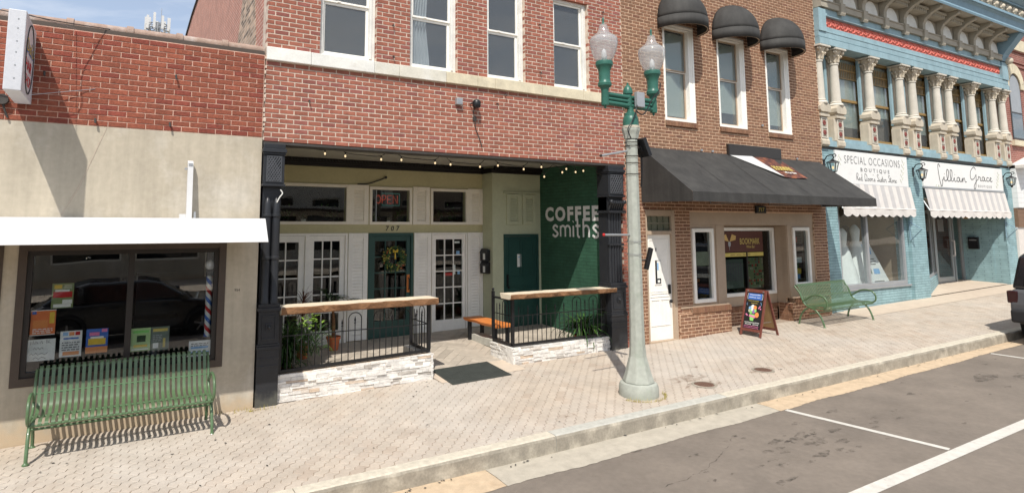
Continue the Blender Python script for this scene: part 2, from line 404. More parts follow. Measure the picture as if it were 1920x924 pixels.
dm('manhole', (.15, .085, .06), .8, .2, 20, .3, 60)
dm('dress', (.80, .80, .77), .8, .05, 6)
dm('cloth_black', (.02, .02, .03), .9, .1, 6)
dm('curtain', (.62, .62, .60), .9, .08, 5)
dm('blind', (.50, .54, .44), .9, .04, 3)
dm('siding', (.76, .76, .74), .6, .04, 3)
dm('brown_siding', (.20, .12, .075), .7, .08, 3)
for k, c in (('paper_white', (.78, .79, .74)), ('paper_orange', (.72, .20, .06)), ('paper_blue', (.06, .16, .50)), ('paper_green', (.44, .60, .28)),
             ('paper_grey', (.16, .20, .16)), ('paper_olive', (.22, .28, .12)), ('print_red', (.50, .02, .02)), ('print_yellow', (.75, .52, .06)),
             ('print_brown', (.10, .035, .025)), ('pink', (.75, .22, .40)), ('lime', (.25, .62, .16)), ('sky_print', (.25, .45, .70)), ('purple_print', (.30, .16, .42)), ('orange_print', (.75, .28, .08))):
    dm(k, c, .7, .06, 14)
dm('white_trans', (.85, .85, .85), .3, .02, 3)
G = glass('shop_glass', (.74, .77, .77), 0, 1.0)
G2 = glass('upper_glass', (.80, .83, .85), 0, 1.3, .055)
G3 = glass('clear_glass', (.9, .93, .93), 0, .9)
GH = glass('hair_shop_glass', (.90, .92, .93), 0, 1.7)
GB = glass('glass_block', (.55, .62, .58), .12, 1.2)
GL = glass('globe_acrylic', (.95, .95, .95), .06, 1.1, .17)
def film(name, c, cover):
    m = mat(name, c, .8, .2, 8); N = m.node_tree.nodes; L = m.node_tree.links
    b = next(n for n in N if n.type == 'BSDF_PRINCIPLED'); out = next(n for n in N if n.type == 'OUTPUT_MATERIAL')
    g = N.new('ShaderNodeNewGeometry'); n = N.new('ShaderNodeTexNoise'); n.inputs['Scale'].default_value = 13; n.inputs['Detail'].default_value = 6; L.new(g.outputs['Position'], n.inputs['Vector'])
    k = N.new('ShaderNodeMapRange'); k.inputs[1].default_value = .40; k.inputs[2].default_value = .66; k.inputs[3].default_value = 0; k.inputs[4].default_value = cover; L.new(n.outputs[0], k.inputs[0])
    t = N.new('ShaderNodeBsdfTransparent'); x = N.new('ShaderNodeMixShader'); L.new(k.outputs[0], x.inputs[0]); L.new(t.outputs[0], x.inputs[1]); L.new(b.outputs[0], x.inputs[2]); L.new(x.outputs[0], out.inputs[0]); return m
M['rust_stain'] = film('rust_stain', (.24, .15, .095), .38); M['crack'] = film('crack', (.09, .078, .066), .6)
M['oil'] = film('oil', (.065, .056, .047), .42)
M['green_brick'] = brickwall('green_brick', (.034, .104, .062), (.026, .080, .048), .205, .068, 'y', bump=.7, var=.05)
M['teal_brick'] = brickwall('teal_brick', (.265, .405, .43), (.17, .27, .29), .41, .068, 'xy', bump=.8, var=.05)
M['party_brick'] = brickwall('party_brick', (.56, .225, .155), (.60, .44, .35), .205, .0685, 'y', (.33, .14, .10), var=.22)
M['patch_brick'] = brickwall('patch_brick', (.26, .17, .11), (.50, .43, .35), .205, .0685, 'y', (.38, .26, .18), var=.5)
M['far_brick'] = brickwall('far_brick', (.27, .085, .06), (.36, .24, .19), .205, .0685, 'x', (.25, .09, .07), var=.15)
# ---------------------------------------------------------------- ground, road, kerb, paving
def zs(x, y): return .05 + .022 * x + .015 * y           # pavement surface
def zr(x, y): return -.12 + .022 * x + .02 * max(y, -9) + (.02 * (-9 - y) * 1 if y < -9 else 0)   # cambered road
def zf(x, y): return .059 + .0225 * x + .05 * y           # sloping porch floor
def yk(x): return -2.74 - .018 * x                        # kerb line
YG = -3.24                                                # road edge of the gutter
def sheet(mb, xs, ys, zfn, dz=0):
    b = len(mb.v); nx = len(xs)
    for y in ys:
        for x in xs:
            yy = y(x) if callable(y) else y
            mb.v.append((x, yy, zfn(x, yy) + dz))
    for j in range(len(ys) - 1):
        for i in range(nx - 1):
            mb.f.append((b + j * nx + i, b + j * nx + i + 1, b + (j + 1) * nx + i + 1, b + (j + 1) * nx + i))
    return mb
def fr(a, b, n): return [a + (b - a) * i / n for i in range(n + 1)]
mb = MB(); sheet(mb, fr(-400, 400, 8), fr(-400, 400, 8), lambda x, y: .022 * x - .75)
tag(mb.build('ground', M['earth']), kind='structure')
mb = MB(); sheet(mb, fr(-70, 110, 60), [-15.6, -14, -12, -10, -9, -8, -6, -4.5, YG, YG + .08], zr)
tag(mb.build('road', M['asphalt']), kind='structure')
mb = MB(); sheet(mb, fr(-70, 110, 30), [-21.0, -15.6], lambda x, y: zr(x, -15.6) + .14); 
tag(mb.build('far_pavement', M['walk_concrete']), kind='structure')
# gutter pans: pale old concrete with one newer grey length
gut = thing('gutter', None, None, (0, -3, 0), kind='structure')
gx = [-70, -6, -1.5, 3.55, 8.0, 11.1, 14.2, 17.3, 20.4, 30, 110]
for a, b in zip(gx[:-1], gx[1:]):
    mb = MB(); n = max(1, int((b - a) / .05)) if b - a < 6 else 4
    xs = fr(a + .003, b - .003, n)
    ragged = [random.uniform(-.009, .009) + .012 * math.sin(x * 2.3) + .008 * math.sin(x * 5.1) for x in xs]
    i0 = len(mb.v)
    for i, x in enumerate(xs):
        for y in (YG + ragged[i], (YG + yk(x)) / 2, yk(x) + .02):
            mb.v.append((x, y, zr(x, YG) + .004 + (.012 if y > YG + .1 else 0)))
    for i in range(len(xs) - 1):
        for j in range(2):
            p = i0 + i * 3 + j; mb.f.append((p, p + 3, p + 4, p + 1))
    mb.build('gutter_slab', M['gutter_grey' if a == 3.55 else 'gutter_tan'], gut)
# kerb stones
kerb = thing('kerb', None, None, (0, -2.85, 0), kind='structure')
kx = [-70, -8, -4.5, -1.4, 1.55, 4.5, 7.42, 10.4, 13.4, 16.4, 19.4, 22.4, 25.4, 32, 110]
for a, b in zip(kx[:-1], kx[1:]):
    new = a == 4.5
    n = max(1, int((b - a) / .12)) if b - a < 5 else 6
    xs = fr(a + .004, b - .004, n); mb = MB()
    for x in xs:
        y = yk(x); j = (lambda s: random.uniform(-s, s)) if not new else (lambda s: random.uniform(-s, s) * .3)
        zt = zs(x, y)
        prof = [(y - .012 + j(.004), zr(x, y) - .05), (y + j(.004), zt - .035 + j(.006)), (y + .012, zt - .008 + j(.003)), (y + .035, zt), (y + .165 + j(.004), zt + .002), (y + .165, zt - .06)]
        for p in prof: mb.v.append((x, p[0], p[1]))
    for i in range(len(xs) - 1):
        for k in range(5):
            p = i * 6 + k; mb.f.append((p, p + 6, p + 7, p + 1))
    mb.f += [tuple(range(6)), tuple(range(len(mb.v) - 1, len(mb.v) - 7, -1))]
    o = mb.build('kerb_stone', M['kerb_grey' if new else 'kerb_pale'], kerb)
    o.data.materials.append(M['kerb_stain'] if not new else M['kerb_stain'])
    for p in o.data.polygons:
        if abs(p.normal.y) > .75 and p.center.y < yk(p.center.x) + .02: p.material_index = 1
# pavement: bed of jointing sand with interlocking zigzag pavers laid on it
walk = thing('pavement', None, None, (0, -1.4, 0), kind='structure')
mb = MB(); sheet(mb, fr(-70, 110, 90), [lambda x: yk(x) + .16, -1.4, .3], zs, -.007)
mb.build('jointing_bed', M['joint_sand'], walk)
PL, PW, PA = .225, .1125, .013
def paver_poly(g=.0035):
    L = []; 
    ys = [-PL / 2 + g, -PL / 4, 0, PL / 4, PL / 2 - g]; s = [1, -1, 1, -1, 1]
    for y, q in zip(ys, s): L.append((PW / 2 - g + q * PA, y))
    for y, q in list(zip(ys, s))[::-1]: L.append((-PW / 2 + g + q * PA, y))
    return L
def clip_poly(poly, inside, cut):
    out = []
    for i, p in enumerate(poly):
        q = poly[(i + 1) % len(poly)]
        a, b = inside(p), inside(q)
        if a: out.append(p)
        if a != b: out.append(cut(p, q))
    return out
def clip_y(poly, y, keep_above):
    ins = (lambda p: p[1] >= y) if keep_above else (lambda p: p[1] <= y)
    def cut(p, q):
        t = (y - p[1]) / (q[1] - p[1]); return (p[0] + t * (q[0] - p[0]), y)
    return clip_poly(poly, ins, cut)
def clip_x(poly, x, keep_above):
    fl = [(b, a) for a, b in poly]; return [(b, a) for a, b in clip_y(fl, x, keep_above)]
PP = paver_poly()
def slab_mesh(mb, poly, th, z=0):
    """thin piece with a small chamfer, top at z"""
    n = len(poly); cx = sum(p[0] for p in poly) / n; cy = sum(p[1] for p in poly) / n
    def ins(p, d):
        v = Vector((cx - p[0], cy - p[1])); l = v.length; return (p[0] + v.x / l * d, p[1] + v.y / l * d)
    top = [ins(p, .0035) for p in poly]
    vs = [(p[0], p[1], z) for p in top] + [(p[0], p[1], z - .003) for p in poly] + [(p[0], p[1], z - th) for p in poly]
    fs = [tuple(range(n))]
    for k in (0, n): fs += [(k + (i + 1) % n, k + i, k + n + i, k + n + (i + 1) % n) for i in range(n)]
    mb.add(vs, fs)
pm = MB(); slab_mesh(pm, PP, .02); paver_me = pm.mesh('paver'); paver_me.materials.append(M['paver'])
# the courses run at 45 degrees to the kerb
TILT = Matrix.Rotation(math.atan(.015), 4, 'X') @ Matrix.Rotation(-math.atan(.022), 4, 'Y')
q2 = math.sqrt(.5); cells = []; rest = MB()
def p45(a, b): return (a + b) * q2, (b - a) * q2
for i in range(int(-5 / PW), int(24 / PW)):
    for j in range(int(-6 / PL), int(21 / PL)):
        a = i * PW; b = j * PL + (PL / 2 if i % 2 else 0); x, y = p45(a, b)
        if not (-4 < x < 27 and -3.3 < y < .1): continue
        poly = [p45(p[0] + a, p[1] + b) for p in PP]; y0 = yk(x) + .168
        if max(p[1] for p in poly) < y0 + .02 or min(p[1] for p in poly) > -.03: continue
        cells.append((x, y, y0, min(p[1] for p in poly) > y0 and max(p[1] for p in poly) < -.012, poly))
def pscore(c):
    q = proj((c[0], c[1], zs(c[0], c[1])))
    if not q or not (-15 < q[0] < 1935 and -15 < q[1] < 934): return 1e9
    return q[2]
cells.sort(key=pscore)
nind = 0
for c in cells:
    x, yc, y0, whole, poly = c
    if whole and nind < 300 and pscore(c) < 1e8:
        o = place('paver', paver_me, None, walk, (x, yc, zs(x, yc) + random.uniform(-.002, .002)))
        o.rotation_euler = (TILT @ Matrix.Rotation(random.uniform(-.01, .01), 4, 'X') @ Matrix.Rotation(random.uniform(-.01, .01), 4, 'Y') @ Matrix.Rotation(R_(-45 + random.uniform(-.6, .6)), 4, 'Z')).to_euler(); nind += 1
    else:
        if not whole: poly = clip_y(clip_y(poly, y0, True), -.012, False)
        if len(poly) < 3: continue
        b = len(rest.v); dz = random.uniform(-.002, .002); slab_mesh(rest, poly, .02)
        rest.v[b:] = [(p[0], p[1], p[2] + zs(p[0], p[1]) + dz) for p in rest.v[b:]]
tag(rest.build('paver_field', M['paver'], walk), kind='stuff')
# pale concrete apron in front of the blue boutique
mb = MB(); sheet(mb, fr(15.3, 27, 12), [-.62, .12], zs, .005); mb.build('concrete_apron', M['walk_concrete'], walk)
# parking bay lines
mk = thing('parking_lines', None, None, (8, -4, 0), kind='structure')
def stripe(x0, y0, x1, y1, wd, n=12):
    mb = MB(); d = Vector((x1 - x0, y1 - y0)); l = d.length; d /= l; nn = Vector((-d.y, d.x)) * wd / 2
    for i in range(n + 1):
        p = Vector((x0, y0)) + d * l * i / n
        for s in (1, -1):
            q = p + nn * s * random.uniform(.96, 1.04); mb.v.append((q.x, q.y, zr(q.x, q.y) + .004))
        if i: b = i * 2; mb.f.append((b - 2, b - 1, b + 1, b))
    mb.f = [f[::-1] for f in mb.f]
    return mb.build('bay_line', M['road_paint'], mk)
stripe(8.11, -3.25, 8.42, -4.985, .085); stripe(14.36, -3.26, 14.6, -4.985, .085); stripe(20.6, -3.26, 20.85, -4.985, .085); stripe(1.9, -3.25, 2.2, -4.985, .085)
stripe(-20, -5.07, 60, -5.07, .14, 60)
# oil drips and stains on the asphalt: thin irregular films
spots_ = [(7.35, -4.1, .10), (7.62, -4.25, .07), (6.6, -4.0, .05), (6.95, -3.85, .06), (7.9, -4.0, .06), (7.05, -4.35, .07), (7.75, -3.62, .05), (6.4, -4.3, .05), (8.6, -3.6, .06), (6.0, -4.55, .06), (12.3, -3.9, .16), (12.9, -4.2, .13), (7.2, -3.95, .08), (7.5, -3.9, .1)]
spots_ += [(random.gauss(7.1, .8), random.gauss(-4.05, .35), random.uniform(.015, .045)) for _ in range(34)] + [(random.uniform(9, 14), random.uniform(-4.7, -3.4), random.uniform(.015, .05)) for _ in range(16)]
mb = MB()
for k, (x, y, r) in enumerate(spots_):
    n = 20; ph = random.random() * 6
    pts = [(x + r * 2.0 * math.cos(t) * (1 + .35 * math.sin(3 * t + ph) + random.uniform(-.15, .15)), y + r * .75 * math.sin(t) * (1 + random.uniform(-.25, .25))) for t in fr(0, 2 * math.pi, n)[:-1]]
    mb.add([(a, b, zr(a, b) + .002 + .00006 * k) for a, b in pts], [tuple(range(n))])
tag(mb.build('oil_stains', M['oil']), kind='stuff')
# hairline cracks, a filled seam and tyre-darkened lanes in the asphalt; rust washed out round the covers
road_ = bpy.data.objects['road']
for pts in ([(3.6, -4.6), (4.6, -4.1), (5.6, -3.95), (6.7, -3.5)], [(9.2, -6.6), (10.4, -6.0), (11.2, -5.6), (11.5, -5.2)]):
    q = [(p[0] + random.gauss(0, .012), p[1] + random.gauss(0, .012)) for p in smooth_line([(a, b, 0) for a, b in pts], 14)]
    mb = MB()
    for i, p in enumerate(q):
        wv = random.uniform(.003, .008)
        mb.v += [(p[0], p[1] - wv, zr(p[0], p[1]) + .0032), (p[0], p[1] + wv, zr(p[0], p[1]) + .0032)]
        if i: b = i * 2; mb.f.append((b - 2, b, b + 1, b - 1))
    mb.build('crack', M['crack'], road_)
for x, y, r in ((7.66, -1.98, .26), (7.62, -2.33, .24), (9.08, -2.27, .2), (5.05, -2.35, .09), (8.3, -1.6, .06)):
    mb = MB(); n = 24; pts = [(x + r * 1.5 * math.cos(t) * random.uniform(.75, 1.15), y + r * .6 * math.sin(t) * random.uniform(.75, 1.15)) for t in fr(0, 2 * math.pi, n)[:-1]]
    mb.v = [(a, b, zs(a, b) + .0035) for a, b in pts]; mb.f = [tuple(range(n))]; mb.build('rust_stain', M['rust_stain'], walk)
# utility covers set in the pavement
def cover(x, y, r, label):
    t = thing('manhole_cover', label, 'manhole cover', (x, y, zs(x, y)), 'iron covers in the pavement')
    z = zs(x, y)
    mb = MB(); mb.lathe([(r, z - .02), (r, z + .004), (r - .012, z + .007), (0.001, z + .007)], (x, y), 28); mb.build('lid', M['manhole'], t)
    mb = MB(); mb.lathe([(r + .003, z + .001), (r + .003, z + .006), (r + .035, z + .006), (r + .04, z + .001)], (x, y), 28, caps=False); mb.build('rim', M['kerb_stain'], t)
    for i in range(-3, 4):
        for j in range(-3, 4):
            px, py = i * r / 4, j * r / 4
            if px * px + py * py < (r * .85) ** 2: MB().box(x + px - .012, x + px + .012, y + py - .012, y + py + .012, z + .006, z + .010).build('stud', M['manhole'], t)
cover(7.62, -2.33, .14, 'rusty round cover in the pavement nearest the lamp post')
cover(9.08, -2.27, .13, 'brown round cover in the pavement in front of the chalkboard sign')
# dry leaves and crumbs in the gutter and on the paving
mb = MB()
for _ in range(150):
    x = random.uniform(-1, 16); 
    if random.random() < .45: y = yk(x) - random.uniform(.02, .12); z = zr(x, YG) + .024
    else: y = random.uniform(yk(x) + .2, -.05); z = zs(x, y) + .003
    s = random.uniform(.006, .022); a = random.random() * 6
    p = [rot2(s * 1.4, 0, a), rot2(0, s * .5, a), rot2(-s * 1.2, 0, a), rot2(0, -s * .6, a)]
    mb.add([(x + q[0], y + q[1], z + random.uniform(0, .008)) for q in p], [(0, 1, 2, 3)])
tag(mb.build('leaf_litter', M['rust_metal']), kind='stuff')
mb = MB()
for _ in range(160):
    a = random.uniform(3.4, 5.9); r = random.uniform(.33, .37); x, y = 6.45 + r * math.cos(a), -2.19 + r * math.sin(a)
    h = random.uniform(.02, .07); b = random.uniform(-.03, .03)
    mb.add([(x - .003, y, zs(x, y)), (x + .003, y, zs(x, y)), (x + b, y - abs(b), zs(x, y) + h)], [(0, 1, 2)])
for _ in range(60):
    x = random.choice([random.uniform(1.55, 1.95), random.uniform(1.1, 1.7)]); y = random.uniform(-.14, -.02) if x < 1.6 else random.uniform(-.17, -.13)
    h = random.uniform(.02, .08); b = random.uniform(-.03, .03)
    mb.add([(x - .003, y, zs(x, y)), (x + .003, y, zs(x, y)), (x + b, y - abs(b), zs(x, y) + h)], [(0, 1, 2)])
tag(mb.build('weeds', M['leaf_yellow']), kind='stuff')

# ---------------------------------------------------------------- bricks
def brick_rects(x0, x1, z0, nrow, course, bl, j, holes=(), ph=0):
    out = []
    for i in range(nrow):
        za, zb = z0 + i * course + j / 2, z0 + (i + 1) * course - j / 2; zc = (za + zb) / 2
        x = x0 - bl + ((i + ph) % 2) * bl / 2 + random.uniform(-.006, .006)
        spans = [(x0, x1)]
        for h in holes:
            if h[2] < zc < h[3]:
                ns = []
                for a, b in spans:
                    if h[1] <= a or h[0] >= b: ns.append((a, b))
                    else:
                        if h[0] > a: ns.append((a, h[0]))
                        if h[1] < b: ns.append((h[1], b))
                spans = ns
        while x < x1:
            for a, b in spans:
                xa, xb = max(x + j / 2, a), min(x + bl - j / 2, b)
                if xb - xa > .028: out.append((xa, xb, za, zb))
            x += bl
    return out
def brick_unit():
    L = []
    for k in range(4):
        rr = random.Random(k); e = lambda: rr.uniform(-.03, .03); c = .02
        # outer rim set back a little from the face: rounded arrises
        v = [(0 + e() * .3, .12, 0 + e()), (1 + e() * .3, .12, 0 + e()), (1 + e() * .3, .12, 1 + e()), (0 + e() * .3, .12, 1 + e()),
             (c, 0, c * 3.5), (1 - c, 0, c * 3.5), (1 - c, 0, 1 - c * 3.5), (c, 0, 1 - c * 3.5)]
        v += [(p[0], 1, p[2]) for p in v[:4]]
        f = [(4, 5, 6, 7), (0, 1, 5, 4), (1, 2, 6, 5), (2, 3, 7, 6), (3, 0, 4, 7), (0, 8, 9, 1), (1, 9, 10, 2), (2, 10, 11, 3), (3, 11, 8, 0)]
        L.append((v, f))
    return L
BU = brick_unit()
def lay_bricks(parent, rects, y, depth, m, limit=300, rough=.0015):
    key = m.name
    mes = []
    for v, f in BU:
        me = bpy.data.meshes.new('brick'); me.from_pydata(v, [], f); me.update(); me.materials.append(m); mes.append(me)
    def sc_(r):
        c = ((r[0] + r[1]) / 2, y, (r[2] + r[3]) / 2); q = proj(c)
        if not q or not (-20 < q[0] < 1940 and -20 < q[1] < 944): return 1e9
        return q[2] / (r[1] - r[0])
    rects = sorted(rects, key=sc_); rest = MB()
    for k, r in enumerate(rects):
        yy = y + random.uniform(-rough, rough)
        if k < limit and sc_(r) < 1e8:
            o = place('brick', mes[k % 4], None, parent, (r[0], yy, r[2])); o.scale = (r[1] - r[0], depth, r[3] - r[2])
        else:
            v, f = BU[k % 4]
            rest.add([(r[0] + p[0] * (r[1] - r[0]), yy + p[1] * depth, r[2] + p[2] * (r[3] - r[2])) for p in v], f)
    if rest.v: tag(rest.build('brickwork', m, parent), kind='stuff')
# text helpers: lettering becomes thin raised meshes
def text_me(s, bold=0, spacing=1, shear=0):
    cu = bpy.data.curves.new('t', 'FONT'); cu.body = s; cu.align_x = 'LEFT'; cu.offset = bold; cu.space_character = spacing; cu.shear = shear; cu.resolution_u = 3
    ob = bpy.data.objects.new('t', cu); COL.objects.link(ob)
    dg = bpy.context.evaluated_depsgraph_get(); ev = ob.evaluated_get(dg); me = ev.to_mesh()
    vs = [tuple(v.co) for v in me.vertices]; fs = [tuple(p.vertices) for p in me.polygons]
    ev.to_mesh_clear(); bpy.data.objects.remove(ob); bpy.data.curves.remove(cu)
    return vs, fs
def text(mb, s, o, u, v, width=None, height=None, th=.002, bold=0, spacing=1, shear=0):
    """letters starting at o, running along u with v up, fitted to a width and/or height; lifted th off the surface"""
    vs, fs = text_me(s, bold, spacing, shear)
    if not vs: return mb
    x0 = min(p[0] for p in vs); x1 = max(p[0] for p in vs); y0 = min(p[1] for p in vs); y1 = max(p[1] for p in vs)
    kx = width / (x1 - x0) if width else height / (y1 - y0); ky = height / (y1 - y0) if height else kx
    U = Vector(u).normalized(); V = Vector(v).normalized(); n = U.cross(V); O = Vector(o)
    P = [O + U * ((p[0] - x0) * kx) + V * ((p[1] - y0) * ky) + n * th for p in vs]
    return mb.add(P, fs)
def strokes(mb, lines, o, u, v, k, wd, th=.003, n=6):
    """hand-drawn strokes (lists of 2D points) as flat ribbons"""
    U = Vector(u).normalized(); V = Vector(v).normalized(); nn = U.cross(V); O = Vector(o)
    for ln in lines:
        pts = [O + U * (p[0] * k) + V * (p[1] * k) + nn * th for p in ln]
        mb.tube(pts, wd / 2, n, flat=(nn, min(1, th / (wd / 2) * .8)))
    return mb
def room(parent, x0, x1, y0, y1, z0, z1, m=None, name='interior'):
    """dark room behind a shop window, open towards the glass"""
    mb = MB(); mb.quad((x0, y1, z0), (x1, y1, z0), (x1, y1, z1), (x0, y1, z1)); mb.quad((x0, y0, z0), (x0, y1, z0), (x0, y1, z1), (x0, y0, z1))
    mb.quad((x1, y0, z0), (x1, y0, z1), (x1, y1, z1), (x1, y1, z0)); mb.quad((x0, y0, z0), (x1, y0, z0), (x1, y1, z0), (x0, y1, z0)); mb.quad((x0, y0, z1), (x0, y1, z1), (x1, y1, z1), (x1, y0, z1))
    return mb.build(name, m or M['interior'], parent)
def pane(parent, x0, x1, z0, z1, y, m=None, name='pane', th=.006):
    return MB().box(x0, x1, y, y + th, z0, z1).build(name, m or G, parent)
# ---------------------------------------------------------------- hair shop (far left)
XA, XB = -2.7, 1.675
hs = thing('hair_shop', 'low hair shop with deep red brick above a beige stucco front', 'shop building', (-.5, 0, .05))
WO = (-.995, 1.265, .665, 2.265)
mb = MB(); holed(mb, XA, XB, -.3, 3.695, 0, .25, [WO, (-2.3, -1.135, .665, 2.265)]); mb.build('stucco_wall', M['stucco'], hs)
mb = MB(); mb.box(XA, XB, .0065, .25, 3.697, 4.875); mb.build('mortar', M['mortar_pink'], hs)
lay_bricks(hs, brick_rects(XA, XB - .01, 3.70, 17, .0686, .2085, .0105), 0, .02, M['brick_red'], 300, .002)
mb = MB(); mb.box(XA, XB - .01, .004, .25, 4.876, 4.925); mb.build('parapet_course', M['brown_trim'], hs)
# clay coping: half-round tiles with collars at the joints
xs = [-2.6, -1.975, -1.325, -.675, -.02, .56, 1.13, 1.672]
for a, b in zip(xs[:-1], xs[1:]):
    mb = MB(); mb.tube([(a + .03, .09, 4.945), (b - .012, .09, 4.945)], .068, 14); o = mb.build('coping_tile', M['clay'], hs, smooth=40)
    mb = MB(); mb.tube([(a - .03, .09, 4.952), (a - .025, .09, 4.952), (a + .05, .09, 4.952)], [.07, .082, .082], 14); mb.build('coping_collar', M['clay'], hs, smooth=40)
# shell: roof and sides
mb = MB(); mb.box(XA, XB - .03, .25, 12, 4.2, 4.35); mb.build('roof', M['crown_black'], hs)
mb = MB(); mb.box(XA, XA + .2, .251, 12, -.3, 4.199); mb.build('side_wall', M['far_brick'], hs)
mb = MB(); mb.box(XA, XB, 11.8, 12, -.3, 4.9); mb.build('back_wall', M['far_brick'], hs)
# shop window
win = MB(); frame(win, *WO, .085, -.012, .10, tb=.09, tt=.075); W = win.build('window', M['brown_trim'], hs)
mb = MB(); frame(mb, WO[0] + .086, WO[1] - .086, WO[2] + .091, WO[3] - .076, .055, .02, .12); mb.box(.125, .195, .018, .12, WO[2] + .146, WO[3] - .131); mb.build('sash', M['dark_frame'], W)
pane(W, WO[0] + .142, .124, WO[2] + .147, WO[3] - .132, .052, GH); pane(W, .196, WO[1] - .142, WO[2] + .147, WO[3] - .132, .052, GH)
mb = MB(); frame(mb, -2.3, -1.135, .665, 2.265, .08, -.01, .1); W2 = mb.build('window', M['brown_trim'], hs); pane(W2, -2.22, -1.215, .745, 2.185, .07)
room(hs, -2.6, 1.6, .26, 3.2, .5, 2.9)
mb = MB(); mb.box(-.9, 1.2, .26, .75, .60, .70); mb.build('window_shelf', M['interior_floor'], hs)
# dim furnishings seen through the glass
ch = thing('barber_chair', 'dark barber chair deep inside the hair shop behind the posters', 'chair', (.55, 1.7, .5))
mb = MB(); mb.box(.25, .85, 1.5, 2.0, 1.0, 1.12); mb.build('seat', M['black_metal'], ch); mb = MB(); mb.box(.28, .82, 1.98, 2.1, 1.12, 1.75); mb.build('backrest', M['black_metal'], ch)
mb = MB(); mb.lathe([(.3, .501), (.3, .54), (.07, .6), (.07, .999)], (.55, 1.75), 16); mb.build('pedestal', M['steel'], ch)
# flat white metal awning
mb = MB(); mb.prism([(-1.17, 2.295), (-1.15, 2.290), (-.02, 2.33), (-.02, 2.572), (-.92, 2.572), (-.96, 2.568)], 0, XA, 1.558)
aw = mb.build('awning', M['white_metal'], hs)
for x in (-1.9, -.75, .40): MB().prism([(-1.172, 2.294), (-1.151, 2.2895), (-.93, 2.5735), (-.96, 2.571)], 0, x, x + .012).build('awning_seam', M['white_metal'], hs)
for x in (-1.3, -.2, 1.0): MB().tube([(x, -.04, 2.33), (x, -1.1, 2.30)], .014, 6).build('awning_rib', M['grey_box'], hs)
br = MB(); br.prism([(-.02, 3.30), (-.06, 3.32), (-.10, 3.29), (-.19, 2.575), (-.11, 2.575)], 0, .735, .80); br.box(.66, .734, -.14, -.08, 2.576, 2.63)
br.build('stay_bracket', M['white_metal'], hs)
mb = MB(); mb.box(.745, .79, -.112, -.1, 3.25, 3.285); mb.box(.70, .733, -.09, -.06, 3.2, 3.225); mb.box(.825, .85, -.16, -.12, 2.576, 2.66); mb.build('bracket_bolt', M['grey_box'], hs)
# street number painted on the stucco and small hooks
mb = MB(); text(mb, '954', (1.385, 0, 1.615), (1, 0, 0), (0, 0, 1), width=.07, height=.035); mb.build('number', M['rust_metal'], hs)
for x, z in ((.545, 4.43), (.5, 3.80), (-.88, 4.3), (-.33, 3.78)):
    MB().tube([(x, .0, z), (x, -.05, z), (x + .005, -.055, z - .05)], .013, 6).build('anchor_hook', M['rust_metal'], hs)
MB().tube([(-.62, -.002, 2.6), (-.45, -.003, 2.95), (-.2, -.002, 3.69)], .0025, 4).build('crack_filler', M['mortar_grey'], hs)
# black electrical box with conduit at the left edge
mb = MB(); mb.tube([(-1.26, .0, 3.93), (-1.26, -.07, 3.93)], .06, 14); mb.tube([(-1.25, -.035, 3.87), (-1.23, -.035, 3.80), (-1.2, -.03, 3.72)], .012, 6); mb.build('junction_box', M['rust_metal'], hs)
# projecting sign
sg = thing('hanging_sign', 'white projecting box sign reading HAIR SHOP above the white awning', 'sign', (-1.06, -.45, 3.9))
mb = MB(); mb.box(-1.145, -.985, -.88, -.03, 3.895, 4.765); bevel(mb.build('cabinet', M['sign_face'], sg), .008)
U, V = (0, 1, 0), (0, 0, 1)
mb = MB(); el = [(.983, .0)]
pts = [(-.981, -.455 + .30 * math.cos(t), 4.33 + .385 * math.sin(t)) for t in fr(0, 2 * math.pi, 40)[:-1]]
MB().tube(pts, .008, 4, closed=True).build('oval_outline', M['ink'], sg)
mb = MB(); text(mb, "Dan's", (-.985, -.70, 4.37), U, (0, -.12, 1), width=.50, height=.17, th=.003, bold=.035); mb.build('lettering', M['paper_blue'], sg)
mb = MB(); text(mb, "Dan's", (-.985, -.69, 4.385), U, (0, -.12, 1), width=.48, height=.155, th=.006, bold=.008); mb.build('lettering', M['gilt'], sg)
mb = MB(); text(mb, 'HAIR', (-.985, -.69, 4.19), U, V, width=.44, height=.125, th=.003, bold=.01); text(mb, 'SHOP', (-.985, -.68, 4.02), U, V, width=.42, height=.125, th=.003, bold=.01); mb.build('lettering', M['print_red'], sg)
mb = MB()
for z in (4.66, 4.56, 4.42, 4.30, 4.16, 4.02): MB().box(-1.09 + (.03 if int(z * 100) % 3 else -.02), -1.078 + (.03 if int(z * 100) % 3 else -.02), -.884, -.8799, z, z + .012).build('rivet', M['grey_box'], sg)
mb = MB(); mb.box(-1.09, -1.04, -.03, -.001, 4.0, 4.1); mb.box(-1.09, -1.04, -.03, -.001, 4.55, 4.65); mb.tube([(-1.06, -.8, 4.766), (-.6, -.02, 4.88)], .004, 5); mb.tube([(-.986, -.1, 4.0), (-.35, -.0, 4.16)], .004, 5); mb.build('stay_wire', M['steel'], sg)
mb = MB(); mb.tube(smooth_line([(-2.7, -.5, 4.95), (-1.06, -.6, 4.80), (-.7, -.3, 4.86), (-.2, .05, 4.95)]), .006, 5); tag(mb.build('cable', M['ink']), 'thin black cable sagging over the top of the projecting white sign', 'cable')
